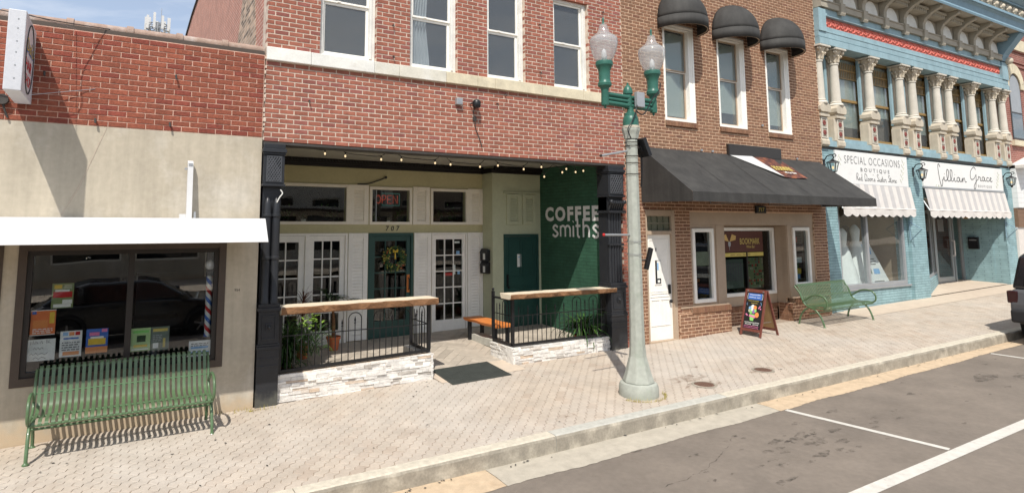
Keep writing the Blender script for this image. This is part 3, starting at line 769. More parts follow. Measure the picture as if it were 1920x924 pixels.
# posters stuck to the inside of the glass
def poster(x0, x1, z0, z1, m, label, art, tilt=0):
    t = thing('poster', label, 'poster', ((x0 + x1) / 2, .064, z0), 'notices in the hair shop window')
    o = MB().box(x0, x1, .0655, .0685, z0, z1).build('sheet', M[m], t)
    for (a, b, c, d, mm) in art:
        w, h = x1 - x0, z1 - z0
        MB().box(x0 + a * w, x0 + b * w, .0635, .0654, z0 + c * h, z0 + d * h).build('print', M[mm], t)
    return t
def lines(z0, z1, n, m='ink_soft', a=.1, b=.9):
    h = (z1 - z0) / n; L = []
    for i in range(n):
        x = a
        while x < b - .05:
            wv = random.uniform(.06, .2); L.append((x, min(b, x + wv), z0 + i * h, z0 + i * h + h * .45, m)); x += wv + .04
    return L
poster(-.655, -.436, 1.515, 1.802, 'paper_olive', 'green poster with a shiny red car, high in the left pane', [(.06, .94, .42, .66, 'print_red'), (.15, .8, .66, .74, 'paper_white'), (.1, .45, .78, .94, 'print_yellow'), (.55, .9, .78, .94, 'leaf_print'), (.1, .9, .03, .16, 'paper_white'), (.5, .95, .17, .33, 'paper_white')])
poster(-.843, -.599, 1.216, 1.503, 'paper_orange', 'orange flyer with a pale border in the left pane', [(0, 1, .97, 1, 'paper_white'), (0, 1, 0, .03, 'paper_white'), (.05, .22, .84, .95, 'paper_blue'), (.75, .95, .45, .9, 'print_yellow'), (.1, .7, .3, .6, 'orange_print')] + lines(.08, .3, 3, 'paper_white'))
poster(-.852, -.585, .926, 1.169, 'paper_white', 'handwritten white notice low at the left end of the window', [])
poster(-.542, -.321, .945, 1.242, 'paper_white', 'white flyer with three coloured squares along its top', [(.12, .36, .82, .96, 'sky_print'), (.40, .64, .82, .96, 'orange_print'), (.68, .9, .82, .96, 'print_red'), (.15, .9, .06, .2, 'orange_print'), (.15, .85, .68, .74, 'paper_blue')] + lines(.25, .62, 4))
poster(-.279, -.051, .962, 1.246, 'paper_blue', 'blue flyer with yellow cartoon-bright shapes and a sandy strip', [(.1, .9, .34, .6, 'print_yellow'), (.15, .6, .72, .86, 'pink'), (.7, .95, .85, .98, 'pink'), (0, 1, 0, .26, 'orange_print'), (.2, .8, .6, .68, 'paper_white')])
poster(.197, .415, .936, 1.215, 'paper_green', 'pale green flyer just right of the window mullion', [(.1, .9, .78, .9, 'lime'), (.3, .75, .4, .68, 'leaf_dark'), (.06, .9, .06, .11, 'paper_white'), (.15, .85, .18, .28, 'print_yellow')])
poster(.42, .627, .928, 1.217, 'paper_grey', 'dark grey green flyer with a gold bottle shape', [(.1, .9, .8, .92, 'gilt'), (.66, .8, .12, .5, 'gilt'), (.12, .42, .1, .32, 'paper_white')] + lines(.4, .7, 4, 'steel', .1, .6))
poster(.864, 1.122, .812, 1.004, 'paper_white', 'pale blue and white notice at the right foot of the window', [(.1, .9, .5, .62, 'sky_print'), (.05, .95, .1, .3, 'sky_print')] + lines(.66, .9, 2))
mb = MB()
hw = [[(.08, .72), (.1, .86), (.14, .74), (.18, .88), (.22, .73)], [(.28, .74), (.27, .86), (.33, .8), (.36, .74)], [(.42, .75), (.48, .86), (.52, .74)], [(.66, .9), (.67, .74)], [(.75, .86), (.72, .78), (.8, .75)],
      [(.2, .52), (.24, .6), (.3, .5), (.36, .6), (.42, .5), (.5, .58), (.56, .52)], [(.08, .3), (.14, .36), (.2, .28), (.3, .36), (.36, .28), (.5, .34), (.62, .28), (.72, .36)], [(.2, .12), (.3, .18), (.4, .1), (.5, .18), (.66, .12)]]
strokes(mb, hw, (-.85, .0655, .92), (1, 0, 0), (0, 0, 1), .27, .008, .002, 4); 
nt_ = next(o for o in bpy.data.objects if o.name.startswith('poster') and 'handwritten' in o.get('label', ''))
mb.build('print', M['ink_soft'], nt_)
# barber pole
bp_ = thing('barber_pole', 'striped barber pole with a white globe in the right of the window', 'barber pole', (1.09, .135, 1.05))
mb = MB(); mb.ball((1.085, .135, 1.965), .062, 16); mb.build('globe', M['white_trans'], bp_, smooth=True)
MB().lathe([(.05, 1.82), (.055, 1.84), (.055, 1.875), (.03, 1.90)], (1.085, .135), 16).build('cap', M['black_metal'], bp_, smooth=40)
n, Hh, tw = 24, .78, 3.2
for q, mm in enumerate(('print_red', 'paper_white', 'paper_blue', 'paper_white')):
    mb = MB(); k = n // 4
    rows = 40
    for i in range(rows + 1):
        for s in range(k + 1):
            a = 2 * math.pi * (q * k + s) / n - tw * 2 * math.pi * i / rows; mb.v.append((1.085 + .04 * math.cos(a), .135 + .04 * math.sin(a), 1.04 + Hh * i / rows))
    for i in range(rows):
        for s in range(k):
            p = i * (k + 1) + s; mb.f.append((p, p + 1, p + k + 2, p + k + 1))
    mb.build('stripe', M[mm], bp_, smooth=True)
MB().lathe([(.03, .97), (.055, .99), (.055, 1.039)], (1.085, .135), 16).build('base', M['black_metal'], bp_)
MB().box(1.07, 1.10, .177, .262, 1.35, 1.38).build('wall_bracket', M['black_metal'], bp_)
# ---------------------------------------------------------------- coffee shop
XL, XR = 1.69, 8.49
cs = thing('coffee_shop', 'red brick coffee shop with black iron pilasters and a deep green porch', 'shop building', (5, 0, .15))
TOP = 9.25
W4 = [(2.455, 3.345), (3.915, 4.785), (5.365, 6.165), (6.805, 7.635)]
WZ0, WZ1 = 4.992, 6.70
HOLES = [(a, b, WZ0, WZ1) for a, b in W4]
mb = MB(); holed(mb, XL, XR, 4.99, TOP, .0055, .3, HOLES); mb.box(XL, XR, .0055, .3, 3.66, 4.988)
mb.build('mortar', M['mortar_grey'], cs)
rects = brick_rects(XL, XR, 3.648, 17, .0677, .2055, .0115) + brick_rects(XL, XR, 4.995, 52, .0677, .2055, .0115, HOLES)
lay_bricks(cs, rects, 0, .105, M['brick_rose'], 300, .0015)
MB().box(XL, XR, -.004, .3, 3.615, 3.647).build('lintel', M['rust_metal'], cs)
# sill course of long stones, the left ones painted white
sx_ = [1.69, 2.32, 3.30, 3.72, 4.55, 5.15, 5.5, 6.5, 7.45, 8.48]
for k, (a, b) in enumerate(zip(sx_[:-1], sx_[1:])):
    mb = MB(); mb.box(a + .002, b - .002, -.055, .2, 4.803, 4.989 + random.uniform(-.003, .003))
    bevel(mb.build('sill_stone', M['stone_white' if k < 2 else 'stone_mid' if k < 4 else 'limestone'], cs), .008)
# mortar smear and end joint against the hair shop
mb = MB()
for i in range(18):
    z = 3.65 + i * .068; wd = random.uniform(.004, .05)
    if random.random() < .8: mb.box(1.672 + random.uniform(0, .008), 1.69 + wd * random.random(), -.008, .01, z + random.uniform(0, .02), z + random.uniform(.045, .066))
mb.build('end_joint', M['mortar_grey'], cs)
# party wall and shell
mb = MB(); mb.prism([(.305, 3.6), (15, 3.6), (15, 8.7), (13.6, 8.96), (11.8, 9.1), (.305, 9.24)], 0, XL + .002, XL + .3); mb.build('party_wall', M['party_brick'], cs)
mb = MB(); mb.prism([(.6, 4.4), (2.6, 4.4), (2.9, 5.2), (2.1, 6.6), (1.2, 6.9), (.9, 5.6)], 0, XL - .002, XL + .1); mb.build('bare_patch', M['patch_brick'], cs)
mb = MB(); mb.prism([(15, 8.701), (13.6, 8.961), (11.8, 9.101), (.305, 9.241), (.305, 9.30), (11.8, 9.16), (13.6, 9.03), (15, 8.77)], 0, XL - .04, XL + .36); mb.build('coping', M['crown_black'], cs)
mb = MB(); mb.box(XR - .25, XR - .002, .305, 15, 3.6, TOP); mb.box(XL + .31, XR - .26, 14.8, 15, 3.6, 8.6); mb.build('side_wall', M['far_brick'], cs)
MB().box(XL + .31, XR - .26, .31, 14.79, 8.3, 8.5).build('roof', M['crown_black'], cs)
# upper sash windows
for i, (a, b) in enumerate(W4):
    mb = MB(); frame(mb, a + .004, b - .004, WZ0 + .001, WZ1, .055, .07, .16, tb=.045)
    # wide inner jamb board on the right, as the pier returns
    mb.box(b - .10, b - .0595, .055, .15, WZ0 + .047, WZ1 - .056)
    wn_ = mb.build('window', M['stone_white'], cs); bevel(wn_, .004)
    gx0, gx1 = a + .06, b - .101
    zr_ = 5.84
    mb = MB(); frame(mb, gx0, gx1, WZ0 + .047, zr_ + .02, .04, .125, .15, tb=.05); frame(mb, gx0, gx1, zr_ + .021, WZ1 - .057, .035, .10, .124, tb=.028)
    mb.box(gx0 + .22, gx0 + .27, .09, .10, zr_ + .03, zr_ + .05); mb.build('sash', M['white_paint'], wn_)
    pane(wn_, gx0 + .041, gx1 - .041, WZ0 + .098, zr_ - .021, .137, G2); pane(wn_, gx0 + .036, gx1 - .036, zr_ + .05, WZ1 - .093, .112, G2)
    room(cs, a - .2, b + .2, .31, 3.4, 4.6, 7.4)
cu = thing('curtain', 'long white curtain hanging in the second upstairs window of the coffee shop', 'curtain', (4.25, .3, 5))
def drape(x0, x1, y, z0, z1, top_pinch=1.0, folds=5):
    mb = MB(); n = folds * 6
    for j in range(13):
        z = z1 + (z0 - z1) * j / 12; k = 1 - (1 - top_pinch) * (1 - j / 12)
        for i in range(n + 1):
            t = i / n; mb.v.append((x0 + (x1 - x0) * (.5 + (t - .5) * k) + .02 * math.sin(j * .7), y + .03 * math.sin(t * folds * 2 * math.pi), z))
    for j in range(12):
        for i in range(n): p = j * (n + 1) + i; mb.f.append((p, p + n + 1, p + n + 2, p + 1))
    return mb
drape(4.02, 4.34, .205, 5.0, 6.75, .6, 5).build('panel', M['curtain'], cu, smooth=True)
# boxes, floodlight and hooks on the brick
fl_ = thing('floodlight', 'round black floodlight with a dangling cable on the brick above the porch', 'floodlight', (5.1, 0, 4.5))
mb = MB(); mb.lathe([(.055, 4.43), (.07, 4.46), (.07, 4.53), (.045, 4.56)], (5.09, -.10), 16); mb.tube([(5.02, -.01, 4.50), (5.02, -.10, 4.50), (5.16, -.10, 4.50), (5.16, -.01, 4.50)], .01, 6); mb.build('head', M['black_metal'], fl_, smooth=40)
mb = MB(); mb.box(5.07, 5.13, -.03, -.002, 4.22, 4.29); mb.tube(smooth_line([(5.1, -.05, 4.44), (5.07, -.03, 4.36), (5.1, -.03, 4.25), (5.12, -.02, 4.1), (5.2, -.015, 3.92), (5.24, -.03, 3.78)]), .007, 5); mb.build('cable', M['rust_metal'], fl_)
jb = thing('junction_box', 'small galvanised box on the brick just left of the floodlight', 'electrical box', (4.8, 0, 4.5))
mb = MB(); mb.box(4.735, 4.845, -.07, -.002, 4.46, 4.57); bevel(mb.build('body', M['grey_box'], jb), .006); MB().box(4.755, 4.825, -.074, -.0705, 4.48, 4.55).build('cover', M['steel'], jb)
for x, z in ((2.31, 4.28), (3.61, 5.62), (3.62, 5.12), (6.47, 6.1), (6.48, 5.22), (5.72, 4.74), (5.55, 4.56), (8.0, 6.6)):
    MB().tube([(x, .0, z), (x, -.045, z), (x + .005, -.05, z - .04)], .009, 6).build('anchor_hook', M['rust_metal'], cs)
# cast-iron pilasters
def pilaster(x0, x1, twin):
    w_ = x1 - x0; P = MB(); z0 = .05
    P.box(x0, x1, -.05, .26, z0, .83); P.build('plinth', M['iron'], cs)
    mb = MB(); mb.box(x0 - .008, x1 + .008, -.07, .26, .832, .87); mb.box(x0 - .004, x1 + .004, -.06, .26, .872, .90); mb.box(x0 + .01, x1 - .01, -.05, .26, .902, 1.335); mb.box(x0 - .01, x1 + .01, -.075, .26, 1.337, 1.38); mb.box(x0 + .002, x1 - .002, -.06, .26, 1.382, 1.43)
    for z in (.60, .70): mb.box(x0 + .0, x1 - .0, -.058, -.0505, z, z + .022)
    bevel(mb.build('moulding', M['iron'], cs), .006)
    mb = MB(); frame(mb, x0 + .05, x1 - .05, .96, 1.28, .018, -.06, -.0505)
    xc = (x0 + x1) / 2
    mb.box(xc - .045, xc + .045, -.066, -.0505, 1.08, 1.17); bevel(mb.build('panel_rim', M['iron'], cs), .005)
    MB().ball((xc, -.07, 1.125), .026, 10).build('boss', M['iron'], cs, smooth=True)
    # flutes / twin shafts
    mb = MB(); mb.box(x0 + .02, x1 - .02, .03, .26, 1.432, 3.02); mb.build('backing', M['iron'], cs)
    if twin:
        for k, cx in enumerate((x0 + .085, x0 + .205)):
            mb = MB(); mb.lathe([(.062, 1.432), (.062, 1.47), (.054, 1.49), (.053, 2.02), (.064, 2.03), (.064, 2.06), (.053, 2.07), (.050, 2.60), (.062, 2.61), (.062, 2.635), (.05, 2.645), (.048, 2.78), (.03, 2.85), (.001, 2.88)], (cx, -.005), 16)
            mb.build('shaft', M['iron'], cs, smooth=30)
        mb = MB(); mb.tube(smooth_line([(x1 - .05, -.05, 2.98), (x1 - .02, -.06, 2.93), (x1 - .06, -.06, 2.87), (x1 - .09, -.05, 2.80)]), .008, 6); mb.build('loose_wire', M['stone_white'], cs)
    else:
        mb = MB()
        for k in range(5): cx = x0 + .06 + k * (w_ - .12) / 4; mb.lathe([(.03, 1.433), (.03, 2.72)], (cx, .02), 10, caps=False)
        mb.build('fluting', M['iron'], cs, smooth=40)
        mb = MB(); mb.box(x0 + .01, x1 - .01, -.035, .029, 2.12, 2.155); mb.box(x0 - .015, x1 + .015, -.085, .26, 2.725, 2.77); mb.build('collar', M['iron'], cs)
        mb = MB()
        for k in range(7):
            cx = x0 + .03 + k * (w_ - .06) / 6
            mb.tube(smooth_line([(cx, -.02, 2.78), (cx, -.05, 2.86), (cx, -.10, 2.94), (cx, -.115, 2.90)]), .02, 6)
        for cx in (x0 + .03, x1 - .03): mb.ball((cx, -.09, 2.93), .045, 10)
        mb.build('acanthus_leaves', M['iron'], cs, smooth=40); MB().box(x0 + .02, x1 - .02, -.02, .26, 2.772, 3.02).build('bell', M['iron'], cs)
    mb = MB(); mb.box(x0 - .012, x1 + .012, -.085, .26, 3.022, 3.055); mb.box(x0, x1, -.055, .26, 3.057, 3.46); mb.box(x0 - .01, x1 + .01, -.075, .26, 3.462, 3.49); mb.box(x0 - .02, x1 + .02, -.095, .26, 3.492, 3.545); mb.box(x0 - .005, x1 + .005, -.065, .26, 3.547, 3.613)
    bevel(mb.build('capital_block', M['iron'], cs), .006)
    mb = MB(); a, b, c, d = x0 + .055, x1 - .055, 3.10, 3.43
    frame(mb, a - .014, b + .014, c - .014, d + .014, .012, -.068, -.0555)
    n = 5; st = (b - a) / n * 2
    for s in (1, -1):
        k = -6
        while k < 8:
            xs0 = a + k * st / 2; q = [(xs0, c), (xs0 + (d - c) * .62 * s, d)] if s > 0 else [(xs0, c), (xs0 - (d - c) * .62, d)]
            # clip in x
            (xa, za), (xb, zb) = q
            if xb != xa:
                t0, t1 = sorted(((a - xa) / (xb - xa), (b - xa) / (xb - xa))); t0, t1 = max(0, t0), min(1, t1)
                if t1 - t0 > .05: mb.tube([(xa + (xb - xa) * t0, -.062 - .004 * (s > 0), za + (zb - za) * t0), (xa + (xb - xa) * t1, -.062 - .004 * (s > 0), za + (zb - za) * t1)], .010, 4)
            k += 1
    mb.build('lattice_panel', M['iron_worn_lit'], cs)
pilaster(1.693, 1.982, True); pilaster(8.0, 8.385, False)
# side pier of plain brick beside the right pilaster
mb = MB(); mb.box(8.40, 8.495, .014, .3, .1, 3.613); mb.build('pier_mortar', M['mortar_grey'], cs)
lay_bricks(cs, brick_rects(8.397, 8.497, .14, 51, .068, .2055, .0115), .001, .1, M['brick_rose'], 60)
# porch: floor, walls, ceiling
YB, YR, XJ = 2.72, 2.31, 6.93
porch = thing('porch_floor', None, None, (5, 1.4, .2), kind='structure')
mb = MB(); sheet(mb, fr(1.95, 8.25, 8), [.03, 1.4, 2.9], zf, -.006); mb.build('grout_bed', M['grout'], porch)
tiles = []
tl, tw = .62, .155
ca, sa = math.cos(R_(45)), math.sin(R_(45))
# unit: horizontal plank [0,tl]x[0,tw] and vertical plank [tl,tl+tw]x[tw-tl,tw]... stepping by (tw,tw) along the diagonal, (tl,-tl) across
polys = []
for a in range(-12, 13):
    for b in range(-60, 60):
        ox, oy = b * tw + a * tl, b * tw - a * tl
        polys.append([(ox, oy), (ox + tl, oy), (ox + tl, oy + tw), (ox, oy + tw)])
        polys.append([(ox + tl, oy + tw - tl), (ox + tl + tw, oy + tw - tl), (ox + tl + tw, oy + tw), (ox + tl, oy + tw)])
for q in polys:
    g = .003; x0 = min(p[0] for p in q) + g; x1 = max(p[0] for p in q) - g; y0 = min(p[1] for p in q) + g; y1 = max(p[1] for p in q) - g
    q = [(x0, y0), (x1, y0), (x1, y1), (x0, y1)]
    q = [(5 + ca * p[0] - sa * p[1], 1.3 + sa * p[0] + ca * p[1]) for p in q]
    if max(p[0] for p in q) < 2 or min(p[0] for p in q) > 8.2 or max(p[1] for p in q) < .3 or min(p[1] for p in q) > YB: continue
    q = clip_y(clip_y(clip_x(clip_x(q, 2.0, True), 8.19, False), .33, True), YB - .01, False)
    if len(q) < 3: continue
    ar = abs(sum(q[i][0] * q[(i + 1) % len(q)][1] - q[(i + 1) % len(q)][0] * q[i][1] for i in range(len(q)))) / 2
    if ar < .002: continue
    mb = MB(); slab_mesh(mb, q, .012); mb.v = [(p[0], p[1], p[2] + zf(p[0], p[1])) for p in mb.v]
    mb.build('tile', M['wood_tile'], porch)
# threshold ramp to the pavement
mb = MB(); sheet(mb, fr(4.36, 5.9, 6), [-.30, .02, .325], lambda x, y: zs(x, y) + .004 + (zf(x, .3) - zs(x, .3)) * min(1, max(0, (y + .30) / .6))); mb.build('ramp', M['walk_concrete'], porch)
# back wall with openings
FD1 = (2.10, 3.085); FD2 = (3.085, 3.87); FD3 = (5.69, 6.53); DR = (4.30, 5.27)
TR = [(2.03, 3.83, 2.555, 3.215), (4.36, 5.175, 2.555, 3.195), (5.71, 6.505, 2.555, 3.20)]
zb = .2
H = [(FD1[0], FD2[1], zb, 2.335), (FD3[0], FD3[1], zb, 2.335), (DR[0], DR[1], zb, 2.335)] + TR
mb = MB(); holed(mb, 1.98, XJ + .1, zb, 3.75, YB, YB + .12, H); mb.build('shopfront_wall', M['olive'], cs)
mb = MB(); mb.box(XJ, XJ + .09, YR, YB - .001, zb, 3.75); mb.build('return_wall', M['sage'], cs)
mb = MB(); holed(mb, XJ + .091, 8.19, zb, 3.75, YR, YR + .1, [(7.205, 8.12, zb, 2.30)]); mb.build('corner_wall', M['sage'], cs)
mb = MB(); mb.box(8.195, 8.40, .301, YR + .4, .1, 3.75); mb.build('side_wall', M['green_brick'], cs)
mb = MB(); mb.box(1.75, 1.975, .301, YB, .1, 3.75); mb.build('side_wall', M['olive'], cs)
mb = MB(); mb.box(1.9, 8.3, .301, 3.2, 3.752, 3.85); mb.build('porch_ceiling', M['ceiling_grey'], cs)
mb = MB(); mb.box(1.98, 8.19, .27, .30, 3.62, 3.80); mb.build('lintel_back', M['ceiling_grey'], cs)
# black crown moulding with small dentils
mb = MB()
mb.box(1.98, XJ - .001, YB - .06, YB - .001, 3.60, 3.70); mb.box(1.98, XJ - .03, YB - .10, YB - .0605, 3.66, 3.751); mb.box(XJ - .06, XJ + .03, YR - .06, YB - .101, 3.602, 3.702); mb.box(XJ + .031, 8.19, YR - .06, YR - .001, 3.60, 3.70); mb.box(XJ - .0, 8.19, YR - .10, YR - .0605, 3.66, 3.749)
x = 2.0
while x < XJ - .1: mb.box(x, x + .03, YB - .125, YB - .1005, 3.70, 3.748); x += .06
mb.build('crown_moulding', M['crown_black'], cs)
# louvred white panels
def louvre(x0, x1, z0, z1, y, m='cream_paint', gap=.055, hollow=.075):
    mb = MB(); frame(mb, x0, x1, z0, z1, (x1 - x0) * .24, y - .03, y - .001, tb=hollow, tt=hollow)
    p = mb.build('shutter', M[m], cs); bevel(p, .004)
    MB().box(x0 + (x1 - x0) * .24 + .001, x1 - (x1 - x0) * .24 - .001, y - .008, y - .002, z0 + hollow + .001, z1 - hollow - .001).build('backing', M[m], p)
    xa, xb = x0 + (x1 - x0) * .24 + .002, x1 - (x1 - x0) * .24 - .002; z = z0 + hollow + .012
    me = None
    while z < z1 - hollow - .045:
        if me is None:
            q = MB(); q.prism([(0, 0), (-.006, .004), (-.022, -.012 + .05), (-.016, .05)][::1], 0, 0, xb - xa); q.v = [(v[0], v[1] , v[2]) for v in q.v]
            q = MB(); q.prism([(-.022, .0), (-.016, -.003), (.0, .036), (-.006, .04)], 0, 0, xb - xa); me = q.mesh('slat'); me.materials.append(M[m])
        o = bpy.data.objects.new('slat', me); link(o); o.parent = p; o.location = (xa, y - .002 - .0, z); WL[o.name] = Vector((xa, y, z)); z += gap
louvre(3.885, 4.285, .30, 2.335, YB, 'white_paint', .06, .10); louvre(5.285, 5.675, .33, 2.335, YB, 'white_paint', .06, .10); louvre(6.545, 6.925, .36, 2.335, YB, 'white_paint', .06, .10)
louvre(3.885, 4.285, 2.50, 3.275, YB); louvre(5.25, 5.635, 2.50, 3.275, YB); louvre(6.56, 6.925, 2.50, 3.275, YB)
for a, b in ((7.28, 7.66), (7.70, 8.06)): louvre(a, b, 2.50, 3.16, YR, 'sage')
MB().box(7.20, 8.14, YR - .04, YR - .001, 3.175, 3.21).build('hood', M['sage'], cs)
# transom lights
for (a, b, c, d) in TR:
    mb = MB(); frame(mb, a - .055, b + .055, c - .055, d + .055, .056, YB - .035, YB + .03); o = mb.build('window', M['cream_paint'], cs); bevel(o, .004)
    pane(o, a + .002, b - .002, c + .002, d - .002, YB + .015, G3)
    MB().box(a - .1, b + .1, YB + .13, YB + .5, c - .06, c - .02).build('shelf', M['interior_floor'], cs)
MB().box(4.455, 4.47, YB + .02, YB + .024, 2.56, 3.19).build('pane_edge', M['steel'], cs)
# glazed doors
def glazed(x0, x1, z0, z1, y, st, bot, nx, nz, m, name='door', top=None, sub=None):
    top = top or st
    mb = MB(); frame(mb, x0, x1, z0, z1, st, y - .01, y + .035, tb=bot, tt=top); p = mb.build(name, m, cs); bevel(p, .003)
    a, b, c, d = x0 + st, x1 - st, z0 + bot, z1 - top; t = .022
    for i in range(1, nx): xx = a + (b - a) * i / nx; MB().box(xx - t / 2, xx + t / 2, y - .004, y + .03, c + .001, d - .001).build('glazing_bar', m, p)
    for j in range(1, nz):
        zz = c + (d - c) * j / nz
        for i in range(nx):
            xa = a + (b - a) * i / nx + (t / 2 + .001 if i else .001); xb = a + (b - a) * (i + 1) / nx - (t / 2 + .001 if i < nx - 1 else .001)
            MB().box(xa, xb, y - .003, y + .029, zz - t / 2, zz + t / 2).build('glazing_bar', m, p)
    for i in range(nx):
        for j in range(nz):
            MB().box(a + (b - a) * i / nx, a + (b - a) * (i + 1) / nx, y + .012, y + .016, c + (d - c) * j / nz, c + (d - c) * (j + 1) / nz).build('pane', G3, p)
    return p
mb = MB(); frame(mb, FD1[0] - .04, FD2[1] + .0, .20, 2.334, .045, YB - .03, YB + .06, tb=.02); mb.box(3.05, 3.12, YB - .03, YB + .06, .221, 2.288); mb.build('door_frame', M['white_paint'], cs)
glazed(2.11, 3.049, .225, 2.285, YB + .01, .115, .30, 3, 5, M['white_paint']); glazed(3.121, 3.824, .225, 2.285, YB + .01, .10, .30, 3, 5, M['white_paint'])
mb = MB(); frame(mb, FD3[0], FD3[1], .20, 2.334, .035, YB - .03, YB + .06, tb=.1); mb.build('door_frame', M['white_paint'], cs)
g3 = glazed(5.727, 6.493, .305, 2.295, YB + .01, .065, .24, 3, 5, M['white_paint'], top=.10)
mb = MB(); frame(mb, DR[0], DR[1], .20, 2.334, .055, YB - .02, YB + .06, tb=.02); mb.build('door_frame', M['dark_green'], cs)
gd = glazed(4.358, 5.212, .30, 2.275, YB + .02, .085, .32, 3, 5, M['dark_green'], top=.10)
mb = MB(); mb.box(5.135, 5.195, YB - .004, YB + .009, 1.15, 1.50); mb.build('push_plate', M['orange_wood'], gd); MB().tube([(5.165, YB, 1.2), (5.165, YB - .05, 1.22), (5.165, YB - .05, 1.42), (5.165, YB, 1.44)], .01, 6).build('handle', M['dark_frame'], gd)
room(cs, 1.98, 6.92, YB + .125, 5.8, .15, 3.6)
# stickers on the glazed door at the right
for (x0, x1, z0, z1, mm) in ((6.245, 6.37, 2.11, 2.15, 'paper_white'), (6.29, 6.37, 1.86, 1.95, 'sky_print'), (6.23, 6.27, 1.46, 1.66, 'paper_white'), (6.32, 6.38, 1.46, 1.55, 'sky_print'), (6.02, 6.2, 1.44, 1.50, 'print_red')):
    MB().box(x0, x1, YB + .0225, YB + .0255, z0, z1).build('sticker', M[mm], g3)
# house number
mb = MB(); x = 4.66
for ch_ in '707': text(mb, ch_, (x, YB - .001, 2.375), (1, 0, 0), (0, 0, 1), height=.10, th=.005, bold=.02, shear=.15); x += .115
mb.build('house_number', M['ink'], cs)
# cable stub on the wall above the transoms
mb = MB(); mb.tube(smooth_line([(4.05, YB - .02, 3.29), (4.25, YB - .03, 3.30), (4.5, YB - .03, 3.38), (4.62, YB - .04, 3.43)]), .012, 6); mb.ball((4.64, YB - .04, 3.44), .028, 8); mb.build('cable_stub', M['ink'], cs)
# plain green door in the corner
mb = MB(); frame(mb, 7.205, 8.12, zb, 2.30, .045, YR - .015, YR + .09, tb=.05); mb.build('door_frame', M['dark_green'], cs)
mb = MB(); mb.box(7.252, 8.073, YR + .02, YR + .06, .26, 2.25); d2 = mb.build('door', M['dark_green'], cs)
for (a, b, c, d) in ((.09, .40, 1.15, 1.95), (.46, .74, 1.15, 1.95), (.09, .40, .16, .95), (.46, .74, .16, .95)):
    mb = MB(); frame(mb, 7.252 + a, 7.252 + b, .26 + c - .03, .26 + d - .03, .02, YR + .008, YR + .0195); mb.build('panel', M['dark_green'], d2)
mb = MB(); mb.box(7.29, 7.335, YR + .004, YR + .0195, 1.20, 1.45); mb.ball((7.315, YR - .02, 1.18), .03, 10); mb.ball((7.315, YR - .0, 1.40), .02, 8); mb.build('lockset', M['black_metal'], d2)
nt = tag(MB().box(7.565, 7.665, YR + .0125, YR + .0155, 1.60, 1.87).build('paper_notice', M['paper_white']), 'white paper notice taped to the plain dark green corner door', 'notice')
MB().box(7.585, 7.64, YR + .010, YR + .0122, 1.80, 1.815).build('print', M['sky_print'], nt)
# painted lettering on the green side wall
XW = 8.194
mb = MB(); text(mb, 'COFFEE', (XW, 2.13, 2.575), (0, -1, 0), (0, 0, 1), width=1.70, height=.31, th=.004, bold=.046, spacing=1.26); tag(mb.build('lettering', M['letter_white'], cs))
mb = MB()
def arc(cx, cy, r, a0, a1, n=12, ry=None): return [(cx + r * math.cos(R_(a0 + (a1 - a0) * i / n)), cy + (ry or r) * math.sin(R_(a0 + (a1 - a0) * i / n))) for i in range(n + 1)]
S = lambda x: smooth_line([(x + .17, .19), (x + .09, .23), (x + .02, .18), (x + .09, .12), (x + .17, .06), (x + .09, .0), (x + .0, .04)], 4)
L = [S(0)]
L += [[(.26, .0), (.26, .22)], [(.26, .13)] + arc(.335, .145, .075, 180, 0) + [(.41, 0)], [(.41, .13)] + arc(.485, .145, .075, 180, 0) + [(.56, 0)]]
L += [[(.66, 0), (.66, .22)], [(.655, .30), (.665, .31)]]
L += [[(.79, .36), (.79, .05)] + arc(.84, .05, .05, 180, 280), [(.73, .22), (.87, .22)]]
L += [[(.96, 0), (.96, .36)], [(.96, .13)] + arc(1.04, .145, .08, 180, 0) + [(1.12, 0)]]
L += [S(1.22)]
strokes(mb, L, (XW, 1.88, 2.255), (0, -1, 0), (0, 0, 1), 1.03, .052, .004, 6); mb.build('lettering', M['letter_white'], cs)
# string of bulbs under the lintel: cable + bulbs
stl = thing('string_lights', 'string of small glowing bulbs looped under the porch ceiling', 'string lights', (5, .5, 3.6))
bp = [(2.15, .55, 3.66), (2.75, .6, 3.61), (3.08, .6, 3.59), (3.69, .6, 3.57), (4.05, .6, 3.58), (4.68, .6, 3.56), (4.98, .6, 3.55), (5.58, .6, 3.54), (5.96, .6, 3.58), (6.53, .6, 3.54), (6.94, .6, 3.60), (7.02, .62, 3.42), (7.44, .6, 3.52), (7.54, .6, 3.59), (7.77, .6, 3.54), (7.95, .58, 3.57)]
cp = []
for i, p in enumerate(bp):
    cp.append((p[0], p[1], p[2] + .045))
    if i < len(bp) - 1:
        q = bp[i + 1]; hi = i % 2 == 1
        cp.append(((p[0] + q[0]) / 2, p[1], (p[2] + q[2]) / 2 + (.17 if hi else .03)))
mb = MB(); mb.tube(smooth_line(cp, 4), .006, 5); mb.build('cable', M['ink'], stl)
BE = emis('bulb_glow', (1, .74, .42), 1.1)
for i, p in enumerate(bp[1:]):
    MB().lathe([(.012, p[2] + .012), (.014, p[2] + .05)], (p[0], p[1]), 8).build('socket', M['ink'], stl)
    MB().ball((p[0], p[1], p[2] - .012), .016, 10, 1.3).build('bulb', BE, stl, smooth=True)
